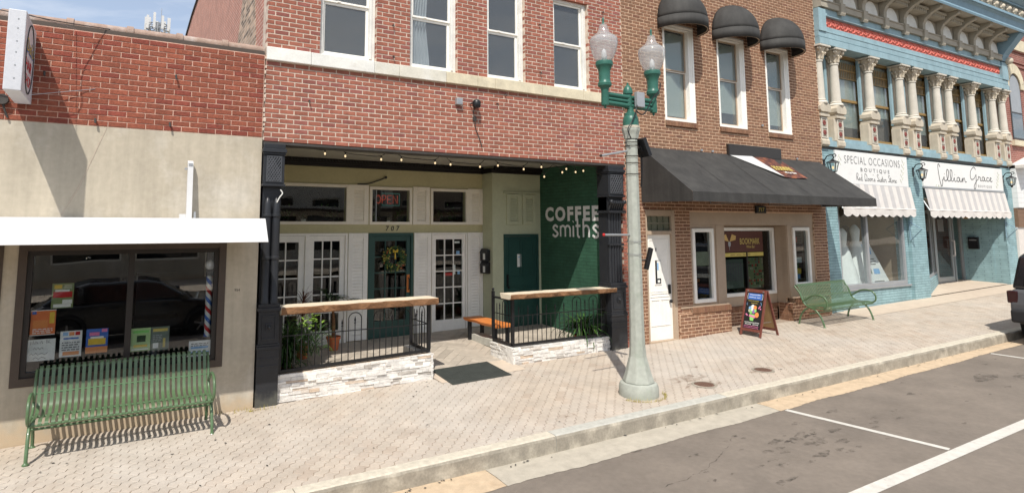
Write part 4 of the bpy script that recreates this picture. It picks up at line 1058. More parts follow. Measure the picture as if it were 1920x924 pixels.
# neon sign
ne = thing('neon_sign', 'red neon OPEN sign with a teal border in the middle transom window', 'neon sign', (4.75, YB + .06, 2.9))
NR = emis('neon_red', (1, .14, .08), .26); NT = emis('neon_teal', (.10, .42, .34), .2)
def P2(L, ox, oz, k): return [[(ox + p[0] * k, YB + .05, oz + p[1] * k) for p in l] for l in L]
op = [arc(.13, .22, .13, 0, 360, 16, .22), [(.36, 0), (.36, .44)] + arc(.46, .32, .12, 90, -90, 8) + [(.36, .2)], [(.92, .44), (.68, .44), (.68, .0), (.92, .0)], [(.68, .22), (.88, .22)], [(1.02, 0), (1.02, .44), (1.28, 0), (1.28, .44)]]
mb = MB()
for l in P2(op, 4.47, 2.925, .36): mb.tube(l, .0075, 6)
mb.build('letters', NR, ne)
mb = MB(); mb.tube([(4.60, YB + .055, 2.885), (4.98, YB + .055, 2.885), (4.98, YB + .055, 3.125), (4.60, YB + .055, 3.125)], .0065, 6, closed=True); mb.build('border', NT, ne)
MB().box(4.46, 5.0, YB + .068, YB + .075, 2.90, 3.11).build('backing', M['ink'], ne)
# wreath
wr = thing('wreath', 'leafy wreath with a yellow bow on the dark green glazed door', 'wreath', (4.84, YB - .02, 1.83))
mb = MB(); mb.tube([(4.84 + .16 * math.cos(t), YB - .03, 1.83 + .16 * math.sin(t)) for t in fr(0, 2 * math.pi, 24)[:-1]], .03, 6, closed=True); mb.build('ring', M['leaf_dark'], wr)
def leaf(mb, c, d, l, wd, up=(0, 0, 1)):
    d = Vector(d).normalized(); s = d.cross(Vector(up)); s = s.normalized() if s.length > 1e-3 else Vector((1, 0, 0)); c = Vector(c); nrm = s.cross(d)
    mb.add([c, c + d * l * .45 + s * wd / 2 + nrm * .1 * l, c + d * l, c + d * l * .45 - s * wd / 2 + nrm * .1 * l], [(0, 1, 2, 3)])
for k, mm in enumerate(('leaf', 'leaf_dark', 'leaf_yellow', 'terracotta')):
    mb = MB()
    for _ in range((150, 150, 90, 22)[k]):
        t = random.random() * 6.283; r = .165 + random.uniform(-.065, .065); q = t + random.uniform(-1.3, 1.3)
        leaf(mb, (4.84 + r * math.cos(t), YB - .04 + random.uniform(-.03, .02), 1.83 + r * math.sin(t)), (math.cos(q), random.uniform(-.6, .1), math.sin(q)), random.uniform(.04, .08), .025, (0, 1, 0))
    tag(mb.build('leaves', M[mm], wr), kind='stuff')
mb = MB(); 
for s in (-1, 1):
    mb.tube(smooth_line([(4.84, YB - .08, 1.97), (4.84 + s * .04, YB - .1, 2.0), (4.84 + s * .045, YB - .09, 1.96), (4.84, YB - .08, 1.965)]), .008, 6); mb.tube([(4.84, YB - .08, 1.96), (4.84 + s * .012, YB - .09, 1.82)], .007, 6)
mb.build('bow', M['print_yellow'], wr)
# mailboxes on the return
def mailbox(z0, label, paper):
    t = thing('mailbox', label, 'mailbox', (XJ, 2.5, z0), 'black mailboxes beside the corner door')
    mb = MB(); mb.prism([(0, 0), (0, .235), (-.05, .245), (-.10, .17), (-.10, 0)], 1, 2.40, 2.66); mb.v = [(v[0] + XJ - .002, v[1], v[2] + z0) for v in mb.v]; bevel(mb.build('box', M['black_metal'], t), .006)
    mb = MB(); mb.prism([(-.052, .25), (-.105, .165), (-.112, .168), (-.056, .258)], 1, 2.395, 2.665); mb.v = [(v[0] + XJ - .002, v[1], v[2] + z0) for v in mb.v]; mb.build('lid', M['black_metal'], t)
    MB().box(XJ - .108, XJ - .1025, 2.45, 2.53, z0 + .03, z0 + .16).build('label', M[paper], t)
mailbox(1.735, 'black mailbox with a big white mark, the upper of the two', 'paper_white'); mailbox(1.47, 'black mailbox with a small white slip, the lower of the two', 'paper_white')
# ---------------------------------------------------------------- things on the porch
# low walls of stacked white stone
def stone_face(parent, o, u, v_len, zbot, ztop, n_out, th=.05):
    """rows of split stones on a face that starts at o and runs along u"""
    U = Vector(u); N = Vector(n_out); z = min(zbot(0), zbot(v_len)) - .02; k = 0
    while True:
        h = random.choice((.030, .036, .042, .048)); x = -random.uniform(0, .15)
        if z > max(ztop(0), ztop(v_len)): break
        while x < v_len:
            l = random.uniform(.10, .34); a, b = max(0, x), min(v_len, x + l); x += l
            if b - a < .02: continue
            m_ = (a + b) / 2; z0, z1 = z, z + h
            if z1 < zbot(m_) + .002 or z0 > ztop(m_) - .006: continue
            z1 = min(z1, ztop(m_)); e = random.uniform(.004, .030)
            mb = MB(); q = [(a + .0015, z0 + .0015), (b - .0015, z0 + .0015), (b - .0015, z1 - .0015), (a + .0015, z1 - .0015)]
            j = lambda: random.uniform(-.004, .004)
            vs = [Vector(o) + U * p[0] + Vector((0, 0, p[1])) - N * .02 for p in q] + [Vector(o) + U * p[0] + Vector((0, 0, p[1])) + N * (e + j()) for p in q]
            mb.add(vs, [(0, 1, 5, 4), (1, 2, 6, 5), (2, 3, 7, 6), (3, 0, 4, 7), (4, 5, 6, 7)]); mb.build('stone', M['stack_stone'], parent)
        z += h
def low_wall(name_label, x0, x1, y0, y1, zt0, zt1, returns):
    t = thing('stone_wall', name_label, 'low wall', ((x0 + x1) / 2, y0, zs(x0, 0)), 'low stone walls of the porch')
    zt = lambda x: zt0 + (zt1 - zt0) * (x - x0) / (x1 - x0)
    mb = MB(); mb.prism([(x0, zs(x0, 0) - .1), (x1, zs(x1, 0) - .1), (x1, zt1 - .004), (x0, zt0 - .004)], 1, y0 + .03, y1); mb.build('core', M['stack_stone'], t)
    stone_face(t, (x0, y0 + .03, 0), (1, 0, 0), x1 - x0, lambda s: zs(x0 + s, y0), lambda s: zt(x0 + s), (0, -1, 0))
    for (xx, ya, yb, sgn) in returns:
        zz = zt(xx)
        if sgn > 0:
            mb = MB(); mb.box(xx - .16, xx - .03, y1 + .001, yb, .1, zz - .004); mb.build('core', M['stack_stone'], t)
            stone_face(t, (xx - .03, ya, 0), (0, 1, 0), yb - ya, lambda s: zf(xx, ya + s), lambda s: zz, (1, 0, 0))
        else:
            mb = MB(); mb.box(xx + .03, xx + .16, y1 + .001, yb, .1, zz - .004); mb.build('core', M['stack_stone'], t)
            stone_face(t, (xx + .03, ya, 0), (0, 1, 0), yb - ya, lambda s: zf(xx, ya + s) if s > .3 else zs(xx, 0), lambda s: zz, (-1, 0, 0))
low_wall('low white stacked-stone wall below the left railing', 1.985, 4.37, 0, .17, .455, .525, [(4.37, .0, .78, 1)])
low_wall('low white stacked-stone wall below the right railing', 5.84, 8.02, 0, .17, .455, .465, [(5.84, .0, .72, -1)])
# wrought-iron railings
def railing(label, x0, x1, y, zb0, zb1, ztop, rx, ry0, ry1, first, post_top):
    t = thing('railing', label, 'railing', ((x0 + x1) / 2, y, zb0), 'iron railings of the porch')
    zb = lambda x: zb0 + (zb1 - zb0) * (x - x0) / (x1 - x0)
    mb = MB(); mb.prism([(x0, zb0), (x1, zb1), (x1, zb1 + .04), (x0, zb0 + .04)], 1, y - .02, y + .02); mb.build('bottom_rail', M['black_metal'], t)
    mb = MB(); mb.box(x0, x1, y - .006, y + .006, .955, .969); mb.build('mid_rail', M['black_metal'], t)
    for px in ((x0 + .02, x1 - .02) if label.find('right') < 0 else (x0, x1 - .02)):
        MB().box(px - .025, px + .025, y - .025, y + .025, zb(px) + .041, ztop).build('post', M['black_metal'], t)
    MB().box(x0 - .02, x1 + .02, y - .045, y + .045, ztop + .001, ztop + .012).build('top_plate', M['black_metal'], t)
    def panel(P, n, zbf, pitch, hoop0):
        """P(s) gives the point at distance s"""
        for i in range(n):
            s = (i + 1) * pitch; k = (i - hoop0) % 4
            zl = zbf(s) + .041
            hi = {0: 1.13, 1: 1.11, 2: 1.13, 3: 1.10}[k] if i >= hoop0 else .955
            if k in (0, 2) and i >= hoop0:
                hi = 1.13
            if i < hoop0: hi = .968 if i % 2 else 1.08
            a = P(s)
            mb = MB(); mb.tube([(a[0], a[1], zl), (a[0], a[1], hi)], .0075, 6)
            if hi in (1.11, 1.10, 1.08):
                mb.lathe([(.007, hi - .055), (.016, hi - .045), (.007, hi - .03), (.014, hi), (.001, hi + .055)], (a[0], a[1]), 6)
            mb.build('baluster', M['black_metal'], t)
            if i >= hoop0 and k == 0 and i + 2 < n:
                b = P(s + 2 * pitch); r = pitch
                q = [(a[0] + (b[0] - a[0]) * (1 - math.cos(th)) / 2, a[1] + (b[1] - a[1]) * (1 - math.cos(th)) / 2, 1.13 + .085 * math.sin(th)) for th in fr(0, math.pi, 10)]
                MB().tube(q, .0075, 6).build('hoop', M['black_metal'], t)
    L = x1 - x0 - .08; pitch = .1; n = int(L / pitch)
    panel(lambda s: (x0 + .03 + s * L / (n + 1) / pitch, y), n, lambda s: zb(x0 + s), pitch, first)
    # return towards the shopfront
    mb = MB(); mb.box(rx - .018, rx + .018, ry0 + .026, ry1, zb(rx) + .0, zb(rx) + .04); mb.build('return_rail', M['black_metal'], t)
    MB().box(rx - .022, rx + .022, ry1 - .022, ry1 + .022, zb(rx) + .041, post_top).build('post', M['black_metal'], t)
    if post_top > 1.3:
        MB().lathe([(.012, post_top), (.012, post_top + .012), (.026, post_top + .03), (.02, post_top + .05), (.001, post_top + .06)], (rx, ry1), 10).build('finial', M['black_metal'], t, smooth=True)
        MB().box(rx - .02, rx + .02, ry0 + .026, ry1 - .023, ztop - .03, ztop - .0).build('return_top_rail', M['black_metal'], t)
    MB().box(rx - .006, rx + .006, ry0 + .026, ry1 - .023, .955, .969).build('return_mid_rail', M['black_metal'], t)
    Lr = ry1 - ry0 - .06; nr = int(Lr / .1)
    panel(lambda s: (rx, ry0 + .03 + s * Lr / (nr + 1) / .1), nr, lambda s: zb(rx), .1, 0 if nr < 8 else 0)
    return t
railing('black iron railing with hoops and spear tips left of the porch entrance', 2.0, 4.34, .09, .47, .54, 1.255, 4.31, .09, .72, 9, 1.24)
railing('black iron railing with hoops and spear tips right of the porch entrance', 5.90, 8.03, .09, .47, .48, 1.245, 5.90, .09, .69, 12, 1.33)
# live-edge timber bar tops
def plank(label, x0, x1, ya, yb, z0, z1, dz):
    t = thing('bar_top', label, 'timber shelf', ((x0 + x1) / 2, (ya + yb) / 2, z0), 'live-edge bar tops on the railings')
    n = 28; mb = MB(); P = []
    for i in range(n + 1):
        x = x0 + (x1 - x0) * i / n; w1 = .018 * math.sin(i * 1.1) + random.uniform(-.012, .012); w2 = random.uniform(-.02, .02); zz = dz * i / n
        P.append([(x, ya + .022 + w1, z1 + zz), (x, ya + .012 + w1, z1 - .014 + zz), (x, ya + .015 + w2, z0 + zz + .014), (x, ya + .06 + w2, z0 + zz), (x, yb - .03, z0 + zz), (x, yb + w2, z1 + zz)])
    for r in P: mb.v += r
    for i in range(n):
        for k in range(6): a = i * 6 + k; b = i * 6 + (k + 1) % 6; mb.f.append((a, b, b + 6, a + 6))
    mb.f += [(5, 4, 3, 2, 1, 0), tuple(n * 6 + k for k in range(6))]
    o = mb.build('plank', M['slab_top'], t); o.data.materials.append(M['slab_bark'])
    for p in o.data.polygons:
        if abs(p.normal.x) < .5 and p.normal.z < .6: p.material_index = 1
    bevel(o, .004)
plank('pale live-edge timber bar top on the left railing', 1.99, 4.40, -.10, .27, 1.268, 1.372, .0)
plank('tan live-edge timber bar top on the right railing', 5.75, 8.12, -.10, .24, 1.258, 1.345, .0)
# orange bench
ob = thing('porch_bench', 'orange plank bench on black legs beside the right railing', 'bench', (6.2, 1.45, .26))
mb = MB(); n = 14
for i in range(n + 1):
    y = .83 + 1.17 * i / n; w1 = .02 * math.sin(i * .9); q = [(6.02 + w1, y, .695), (6.05 + w1, y, .64), (6.39, y, .64), (6.42 + .01 * math.sin(i), y, .695)]; mb.v += q
for i in range(n):
    for k in range(4): a = i * 4 + k; b = i * 4 + (k + 1) % 4; mb.f.append((a, a + 4, b + 4, b))
mb.f += [(0, 1, 2, 3), tuple(n * 4 + k for k in (3, 2, 1, 0))]
bevel(mb.build('seat', M['orange_wood'], ob), .006)
for x in (6.08, 6.36):
    for y in (.93, 1.82): MB().box(x - .03, x + .03, y - .03, y + .03, zf(x, y), .638).build('leg', M['black_metal'], ob)
mb = MB(); mb.box(6.10, 6.34, .97, 1.78, zf(6.2, 1.3) + .005, .40); tag(mb.build('planter_box', M['kerb_grey']), 'low grey box standing under the orange bench', 'box')
# rubber mat over the entrance ramp
mb = MB(); n = 20; NX = 16
for i in range(n + 1):
    for j in range(NX + 1):
        y = -.46 + .80 * i / n; x = 4.45 + 1.05 * j / NX + .055 * (y + .46); z = zs(x, y) + .016 + (zf(x, .3) - zs(x, .3)) * min(1, max(0, (y + .30) / .6)) * .95
        mb.v.append((x, y, z))
for i in range(n):
    for j in range(NX): p = i * (NX + 1) + j; mb.f.append((p, p + 1, p + NX + 2, p + NX + 1))
mt = mb.build('door_mat', M['rubber']); so_ = mt.modifiers.new('s', 'SOLIDIFY'); so_.thickness = .012
tag(mt, 'dark ribbed rubber mat lying across the porch entrance', 'door mat')
mb = MB()
for i in range(38):
    y = -.44 + .76 * i / 37; pts = [(4.46 + 1.03 * j / 8 + .055 * (y + .46), y, 0) for j in range(9)]
    mb.tube([(p[0], p[1], zs(p[0], p[1]) + .019 + (zf(p[0], .3) - zs(p[0], .3)) * min(1, max(0, (p[1] + .30) / .6)) * .95) for p in pts], .005, 4)
tag(mb.build('rib', M['rubber'], mt), kind='stuff')
# potted plants
def pot(t, x, y, z, r, h, m='terracotta'):
    mb = MB(); mb.lathe([(r * .68, z), (r * .92, z + h * .8), (r * .93, z + h * .8), (r * 1.04, z + h * .81), (r * 1.06, z + h), (r * .95, z + h), (r * .9, z + h * .86)], (x, y), 20); mb.build('pot', M[m], t, smooth=35)
    MB().lathe([(r * .9, z + h * .86), (r * .9, z + h * .9), (.001, z + h * .92)], (x, y), 14).build('soil', M['soil'], t)
def blade(mb, c, az, el, l, wd, droop, n=7):
    p = Vector(c); out = []
    d0 = Vector((math.cos(az), math.sin(az), 0)); s = Vector((-math.sin(az), math.cos(az), 0)); e = el
    for i in range(n + 1):
        t = i / n; w_ = wd * (math.sin(math.pi * min(1, .12 + t * .88)) ** .7) * (1 if t < .97 else .3)
        dirv = d0 * math.cos(e) + Vector((0, 0, math.sin(e))); up_ = dirv.cross(s)
        out.append((p + s * w_ / 2 + up_ * w_ * .12, p - up_ * 0, p - s * w_ / 2 + up_ * w_ * .12)); p = p + dirv * l / n; e -= droop / n * (1 + t)
    b = len(mb.v)
    for q in out: mb.v += [tuple(v) for v in q]
    for i in range(n):
        for k in range(2): a = b + i * 3 + k; mb.f.append((a, a + 1, a + 4, a + 3))
G_PL = 'terracotta pots of plants on the porch'
def plant(label, x, y, r, h):
    t = thing('potted_plant', label, 'potted plant', (x, y, zf(x, y)), G_PL); pot(t, x, y, zf(x, y), r, h); return t
def fol(t, mb, m, name='foliage'): tag(mb.build(name, M[m], t), kind='stuff')
# spiky palm behind the left railing
t = plant('fan palm with spiky leaves in a terracotta pot behind the left railing', 3.50, 2.30, .125, .24); z = zf(3.5, 2.3) + .22
mb = MB(); mb.tube([(3.5, 2.3, z), (3.49, 2.29, z + .3), (3.47, 2.28, z + .55)], [.035, .03, .022], 8); mb.build('trunk', M['slab_bark'], t)
mb = MB(); mb2 = MB()
for k in range(13):
    az = k * 2.4 + random.uniform(-.3, .3); el = random.uniform(.0, 1.0); st = Vector((3.47, 2.28, z + .55)); l = random.uniform(.22, .42)
    e = st + Vector((math.cos(az) * math.cos(el), math.sin(az) * math.cos(el), math.sin(el))) * l; mb2.tube([st, e], .006, 4)
    for q in range(15): blade(mb, e, az + (q - 7) * .17, el * .6 + random.uniform(-.15, .15), random.uniform(.22, .34), .022, .7, 4)
fol(t, mb, 'leaf_dark'); fol(t, mb2, 'leaf', 'stalks')
# bushy arching plant nearest the left pilaster
t = plant('tall bushy green plant in a terracotta pot by the left iron pilaster', 2.26, .62, .13, .26); z = zf(2.3, .6) + .22
mb = MB(); mb2 = MB()
for _ in range(300):
    az = random.random() * 6.283; blade(mb if random.random() < .75 else mb2, (2.26 + random.uniform(-.06, .06), .62 + random.uniform(-.06, .06), z + random.uniform(0, .45)), az, random.uniform(.4, 1.45), random.uniform(.25, .62), .022, random.uniform(.6, 2.4), 6)
fol(t, mb, 'leaf'); fol(t, mb2, 'leaf_dark')
mb = MB()
for _ in range(45):
    c = (2.62 + random.gauss(0, .08), .66 + random.gauss(0, .06), z + .68 + random.gauss(0, .09)); leaf(mb, c, (random.uniform(-1, 1), random.uniform(-1, 1), random.uniform(-.3, .6)), .085, .05)
fol(t, mb, 'leaf_new', 'new_leaves')
# reddish dracaena in the back
t = plant('plant with thin reddish leaves in a terracotta pot at the left end of the porch', 2.86, 2.0, .12, .24); z = zf(2.9, 2) + .22
mb = MB(); mb.tube([(2.86, 2.0, z), (2.85, 2.0, z + .55)], .015, 6); mb.build('stem', M['slab_bark'], t); mb = MB()
for _ in range(110): blade(mb, (2.85, 2.0, z + random.uniform(.45, .75)), random.random() * 6.283, random.uniform(-.1, 1.4), random.uniform(.25, .42), .016, random.uniform(.3, 1.6), 5)
fol(t, mb, 'leaf_red'); mb = MB()
for _ in range(140): blade(mb, (2.75 + random.uniform(-.2, .2), 1.5 + random.uniform(-.4, .4), z + random.uniform(-.1, .3)), random.random() * 6.283, random.uniform(.5, 1.4), random.uniform(.3, .6), .02, random.uniform(.5, 2), 5)
fol(t, mb, 'leaf')
# spider plant at the right
t = plant('arching spider plant in a terracotta bowl behind the right railing', 7.72, .46, .155, .20); z = zf(7.7, .46) + .19
mb = MB(); mb2 = MB()
for _ in range(120): blade(mb, (7.72 + random.uniform(-.05, .05), .46 + random.uniform(-.05, .05), z), random.random() * 6.283, random.uniform(.6, 1.5), random.uniform(.45, .82), .030, random.uniform(.9, 2.3), 8)
for _ in range(20): blade(mb2, (7.72, .46, z), random.random() * 6.283, random.uniform(.4, 1.2), random.uniform(.4, .6), .02, random.uniform(1.4, 2.6), 8)
fol(t, mb, 'leaf'); fol(t, mb2, 'leaf_new')
# plants on the shelves inside the transoms
def shelf_plant(x, z, label, m='leaf', sz=.2, pm='paper_white', r=.05):
    y = YB + .24
    t = thing('potted_plant', label, 'potted plant', (x, y, z), 'plants on the shelf inside the transom windows')
    MB().lathe([(r * .75, z), (r, z + r * 1.7), (r * .9, z + r * 1.7), (r * .85, z + r * 1.5)], (x, y), 14).build('pot', M[pm], t, smooth=35); mb = MB()
    for _ in range(70):
        c = Vector((x, y, z + r * 1.6)) + Vector((random.gauss(0, sz * .35), random.gauss(0, .04), abs(random.gauss(0, sz * .5)))); leaf(mb, c, (random.uniform(-1, 1), random.uniform(-1, .3), random.uniform(-.4, .7)), .06, .035)
    fol(t, mb, m)
zt = 2.52
shelf_plant(3.42 - .35, zt, 'low dim plant in a white pot in the left transom window', 'leaf_dark', .08); shelf_plant(3.62, zt, 'leafy plant at the right end of the left transom window', 'leaf', .3, 'interior_floor'); shelf_plant(2.74, zt, 'small upright plant near the left end of the left transom window', 'leaf', .16, 'interior_floor')
shelf_plant(4.82, zt, 'small plant in a white pot under the neon sign', 'leaf_dark', .05, 'paper_white', .035); shelf_plant(5.05, zt, 'thin upright plant at the right of the middle transom window', 'leaf', .2, 'interior_floor', .035); shelf_plant(4.52, zt, 'small dark plant at the left of the middle transom window', 'leaf', .14, 'interior_floor', .035)
shelf_plant(5.95, zt, 'dim leafy plant in the left half of the right transom window', 'leaf', .22, 'interior_floor'); shelf_plant(6.28, zt, 'dim leafy plant in the right half of the right transom window', 'leaf', .26, 'interior_floor')
# crumpled white bag left on the tiles
mb = MB(); 
for _ in range(16):
    c = Vector((4.02 + random.uniform(-.09, .09), 1.15 + random.uniform(-.05, .05), zf(4, 1.15) + random.uniform(.01, .05))); leaf(mb, c, (random.uniform(-1, 1), random.uniform(-1, 1), random.uniform(-.3, .5)), .07, .06)
tag(mb.build('paper_scrap', M['paper_white']), 'crumpled white paper lying on the porch tiles behind the left railing', 'paper scrap')
# ---------------------------------------------------------------- wine bar (brown brick)
X3, X4 = 8.502, 15.10
wb = thing('wine_bar', 'brown brick wine bar with domed window awnings and a big black canopy', 'shop building', (12, 0, .3))
T3 = 10.2
W3 = [(9.645, 10.575), (11.325, 12.265), (13.02, 13.915)]
Z0, Z1 = 4.63, 6.70
H3 = [(a, b, Z0, Z1) for a, b in W3]
DH = (8.99, 9.795, .10, 2.80); BH = (10.25, 14.56, .10, 2.77)
mb = MB(); holed(mb, X3, X4, .08, T3, .0055, .32, H3 + [DH, BH]); mb.build('mortar', M['mortar_tan'], wb)
HB = [(a, b, Z0 - .11, Z1) for a, b in W3] + [DH, BH]
SOL = [(a - .02, b + .02, Z0 - .11, Z0 + .01) for a, b in W3]
lay_bricks(wb, brick_rects(X3, X4, .085, 148, .0677, .2055, .0115, H3 + SOL + [DH, BH]), 0, .1, M['brick_brown'], 280, .0015)
mb = MB(); mb.box(X3, X3 + .2, .325, 14, 3, T3); mb.box(X4 - .2, X4, .325, 14, 7.0, T3); mb.box(X3 + .21, X4 - .21, .33, 14, T3 - .8, T3 - .6); mb.build('roof', M['crown_black'], wb)
# rowlock sills under the windows
bu = MB(); bu.box(0, 1, 0, 1, 0, 1)
def rowlock(parent, x0, x1, y0, y1, z0, z1, m, pitch=.068):
    n = round((x1 - x0) / pitch); me = None; p = (x1 - x0) / n
    q = MB(); q.box(.004, p - .004, 0, y1 - y0, 0, z1 - z0); me = q.mesh('sill_brick'); me.materials.append(m)
    for i in range(n):
        o = place('sill_brick', me, None, parent, (x0 + i * p, y0 + random.uniform(-.002, .002), z0 + random.uniform(-.002, .001)))
    MB().box(x0 + .004, x1 - .004, y0 + .006, y1, z0 + .004, z1 - .004).build('sill_mortar', M['mortar_tan'], parent)
for a, b in W3: rowlock(wb, a - .005, b + .015, -.035, .2, Z0 - .105, Z0 - .004, M['brick_brown'])
# upper sash windows
for (a, b) in W3:
    mb = MB(); frame(mb, a + .003, b - .003, Z0 + .001, Z1 - .002, .05, -.005, .17, tb=.055, tt=.10); mb.box(b - .165, b - .054, .005, .15, Z0 + .057, Z1 - .103); mb.box(a + .02, b - .02, -.02, -.0055, Z1 - .06, Z1 - .02); mb.box(b - .11, b - .10, -.003, .0045, Z0 + .06, Z1 - .11)
    p = mb.build('window', M['white_paint'], wb); bevel(p, .005)
    x0, x1 = a + .054, b - .166; zm = 5.70
    mb = MB(); frame(mb, x0, x1, Z0 + .057, zm + .018, .035, .11, .135, tb=.045, tt=.03); frame(mb, x0, x1, zm + .019, Z1 - .103, .03, .085, .109, tb=.02); mb.build('sash', M['tan_panel'], p)
    pane(p, x0 + .036, x1 - .036, Z0 + .103, zm - .013, .122, G2); pane(p, x0 + .031, x1 - .031, zm + .04, Z1 - .134, .097, G2)
    MB().box(x0, x1, .108, .112, zm - .004, zm + .012).build('meeting_rail', M['white_paint'], p)
    bl = MB()
    bl.box(x0 + .01, x1 - .005, .150, .154, (4.76, 4.98, 4.84)[W3.index((a, b))], Z1 - .15); bl.build('roller_blind', M['blind'], p)
    room(wb, a - .15, b + .15, .33, 3, 4.4, 7.2)
# domed awnings over the windows
AWG = 'domed black awnings over the upstairs windows'
for (a, b), lab in zip(W3, ('black domed awning over the upstairs window nearest the lamp post', 'black domed awning over the middle upstairs window of the brown brick wall', 'black domed awning over the upstairs window beside the blue boutique')):
    cx = (a + b) / 2; rx, ry, zr_, h = .60, .60, 6.74, .66
    t = thing('dome_awning', lab, 'awning', (cx, 0, zr_), AWG)
    gores = 9; mb = MB(); nA, nB = 28, 12
    for j in range(nB + 1):
        ph = (math.pi / 2) * j / nB
        for i in range(nA + 1):
            th = math.pi * i / nA; rib = 1 - .012 * abs(math.sin(th * gores))
            mb.v.append((cx - rx * math.cos(th) * math.cos(ph) * rib, -.004 - ry * math.sin(th) * math.cos(ph) * rib, zr_ + h * math.sin(ph)))
    for j in range(nB):
        for i in range(nA): p = j * (nA + 1) + i; mb.f.append((p, p + 1, p + nA + 2, p + nA + 1))
    o = mb.build('canopy', M['black_canvas'], t, smooth=True); sm = o.modifiers.new('s', 'SOLIDIFY'); sm.thickness = .006
    mb = MB(); nv = 28
    for i in range(nv + 1):
        th = math.pi * i / nv
        for z in (zr_ - .215, zr_ + .012): mb.v.append((cx - (rx + .006) * math.cos(th), -.004 - (ry + .006) * math.sin(th), z))
    for i in range(nv): p = i * 2; mb.f.append((p, p + 2, p + 3, p + 1))
    o = mb.build('valance', M['black_canvas'], t, smooth=True); sm = o.modifiers.new('s', 'SOLIDIFY'); sm.thickness = .006
    mb = MB(); mb.tube([(cx - (rx - .02) * math.cos(th), -.006 - (ry - .02) * math.sin(th), zr_ - .20) for th in fr(0, math.pi, 20)], .012, 6)
    for th in (math.pi * .33, math.pi * .67): mb.tube([(cx - (rx - .03) * math.cos(th), -.006 - (ry - .03) * math.sin(th), zr_ - .19), (cx, -.01, zr_ + h * .8)], .010, 6)
    mb.build('hoop_frame', M['tan_panel'], t)
# big canopy
cn_ = thing('canopy', 'wide sloping black canvas canopy over the wine bar front', 'awning', (12, -.6, 2.93))
xa, xb, yo = 8.90, 14.95, -1.21
mb = MB(); nx, ny = 40, 10
for j in range(ny + 1):
    for i in range(nx + 1):
        t = j / ny; x = xa + (xb - xa) * i / nx
        sag = -.018 * math.sin(math.pi * t) * (.6 + .4 * math.cos(i * 2 * math.pi / 8))
        mb.v.append((x, -.004 + (yo + .004) * t, 4.035 - .935 * t + sag))
for j in range(ny):
    for i in range(nx): p = j * (nx + 1) + i; mb.f.append((p, p + nx + 1, p + nx + 2, p + 1))
mb.build('roof_cloth', M['black_canvas'], cn_, smooth=True)
mb = MB()
for i in range(nx + 1):
    x = xa + (xb - xa) * i / nx; b = .006 * math.sin(i * 1.7)
    mb.v += [(x, yo - .001, 3.10), (x, yo + b - .002, 2.925)]
for i in range(nx): p = i * 2; mb.f.append((p, p + 1, p + 3, p + 2))
mb.build('valance', M['black_canvas'], cn_)
for x in (xa, xb):
    mb = MB(); mb.quad((x, -.004, 4.03), (x, -.004, 2.94), (x, yo, 2.925), (x, yo, 3.095)); mb.build('end_panel', M['black_canvas'], cn_)
for x in (10.1, 11.32, 12.53, 13.74):
    mb = MB()
    for t in fr(0, 1, 8): mb.v += [(x - .012, (yo) * t, 4.039 - .935 * t - .018 * math.sin(math.pi * t) * .8), (x + .012, yo * t, 4.039 - .935 * t - .018 * math.sin(math.pi * t) * .8)]
    for i in range(8): p = i * 2; mb.f.append((p, p + 2, p + 3, p + 1))
    mb.build('seam', M['black_canvas'], cn_)
mb = MB()
for x in (xa + .03, 10.9, 12.9, xb - .03): mb.tube([(x, -.01, 3.96), (x, yo + .04, 3.05), (x, yo + .04, 2.95), (x, -.01, 2.95)], .012, 6, closed=True)
mb.build('frame', M['steel'], cn_)
# dark board behind the canopy, banner and folded flap lying on the cloth
bd = MB(); bd.box(11.50, 13.36, -.055, -.004, 4.00, 4.262); bd.box(11.52, 13.34, -.06, -.0555, 4.02, 4.24)
tag(bd.build('backboard', M['dark_frame']), 'dark flat board on the brown brick just above the canopy', 'board')
def onc(x, t, up=.012):                          # point on the canopy slope
    d = Vector((0, -1.21, -.935)).normalized(); n = Vector((0, -.935, 1.21)).normalized()
    return Vector((x, 0, 4.035)) + Vector((0, -1.21, -.935)) * t + n * up
bn = thing('banner', 'brown banner with yellow lettering and a white folded flap on the canopy', 'banner', tuple(onc(12.6, .3)))
mb = MB(); A, B, C_, D = onc(12.28, .02), onc(13.32, .02), onc(13.23, .575, .02), onc(12.44, .555, .02); 
for j in range(9):
    for i in range(9): s, t = i / 8, j / 8; p = (A * (1 - s) + B * s) * (1 - t) + (D * (1 - s) + C_ * s) * t; mb.v.append(tuple(p + Vector((0, -.01, .015)) * math.sin(s * 5 + t * 3) * .8))
for j in range(8):
    for i in range(8): p = j * 9 + i; mb.f.append((p, p + 9, p + 10, p + 1))
M['banner_print'] = mat('banner_print', (.085, .032, .028), .6, .3, 6, c2=(.24, .085, .04), c2s=7, c2w=(.5, .6)); mb.build('sheet', M['banner_print'], bn, smooth=True)
mb = MB(); mb.quad(tuple(onc(11.50, .01, .015)), tuple(onc(12.43, .56, .03)), tuple(onc(12.275, .02, .03))); mb.v += [tuple(Vector(p) + Vector((0, -.004, -.004))) for p in mb.v[:3]]; mb.f += [(5, 4, 3)]; mb.build('flap', M['white_metal'], bn)
mb = MB(); d = (Vector((0, 1.21, .935))).normalized(); text(mb, 'BOOKMARK', tuple(onc(12.44, .40, .03)), (1, 0, 0), tuple(d), width=.66, height=.17, th=.012, bold=.02); mb.build('lettering', M['gilt'], bn)
mb = MB(); text(mb, 'Wine Bar', tuple(onc(12.62, .475, .03)), (1, 0, 0), tuple(d), width=.44, height=.07, th=.012, bold=.01); mb.build('lettering', M['paper_white'], bn)
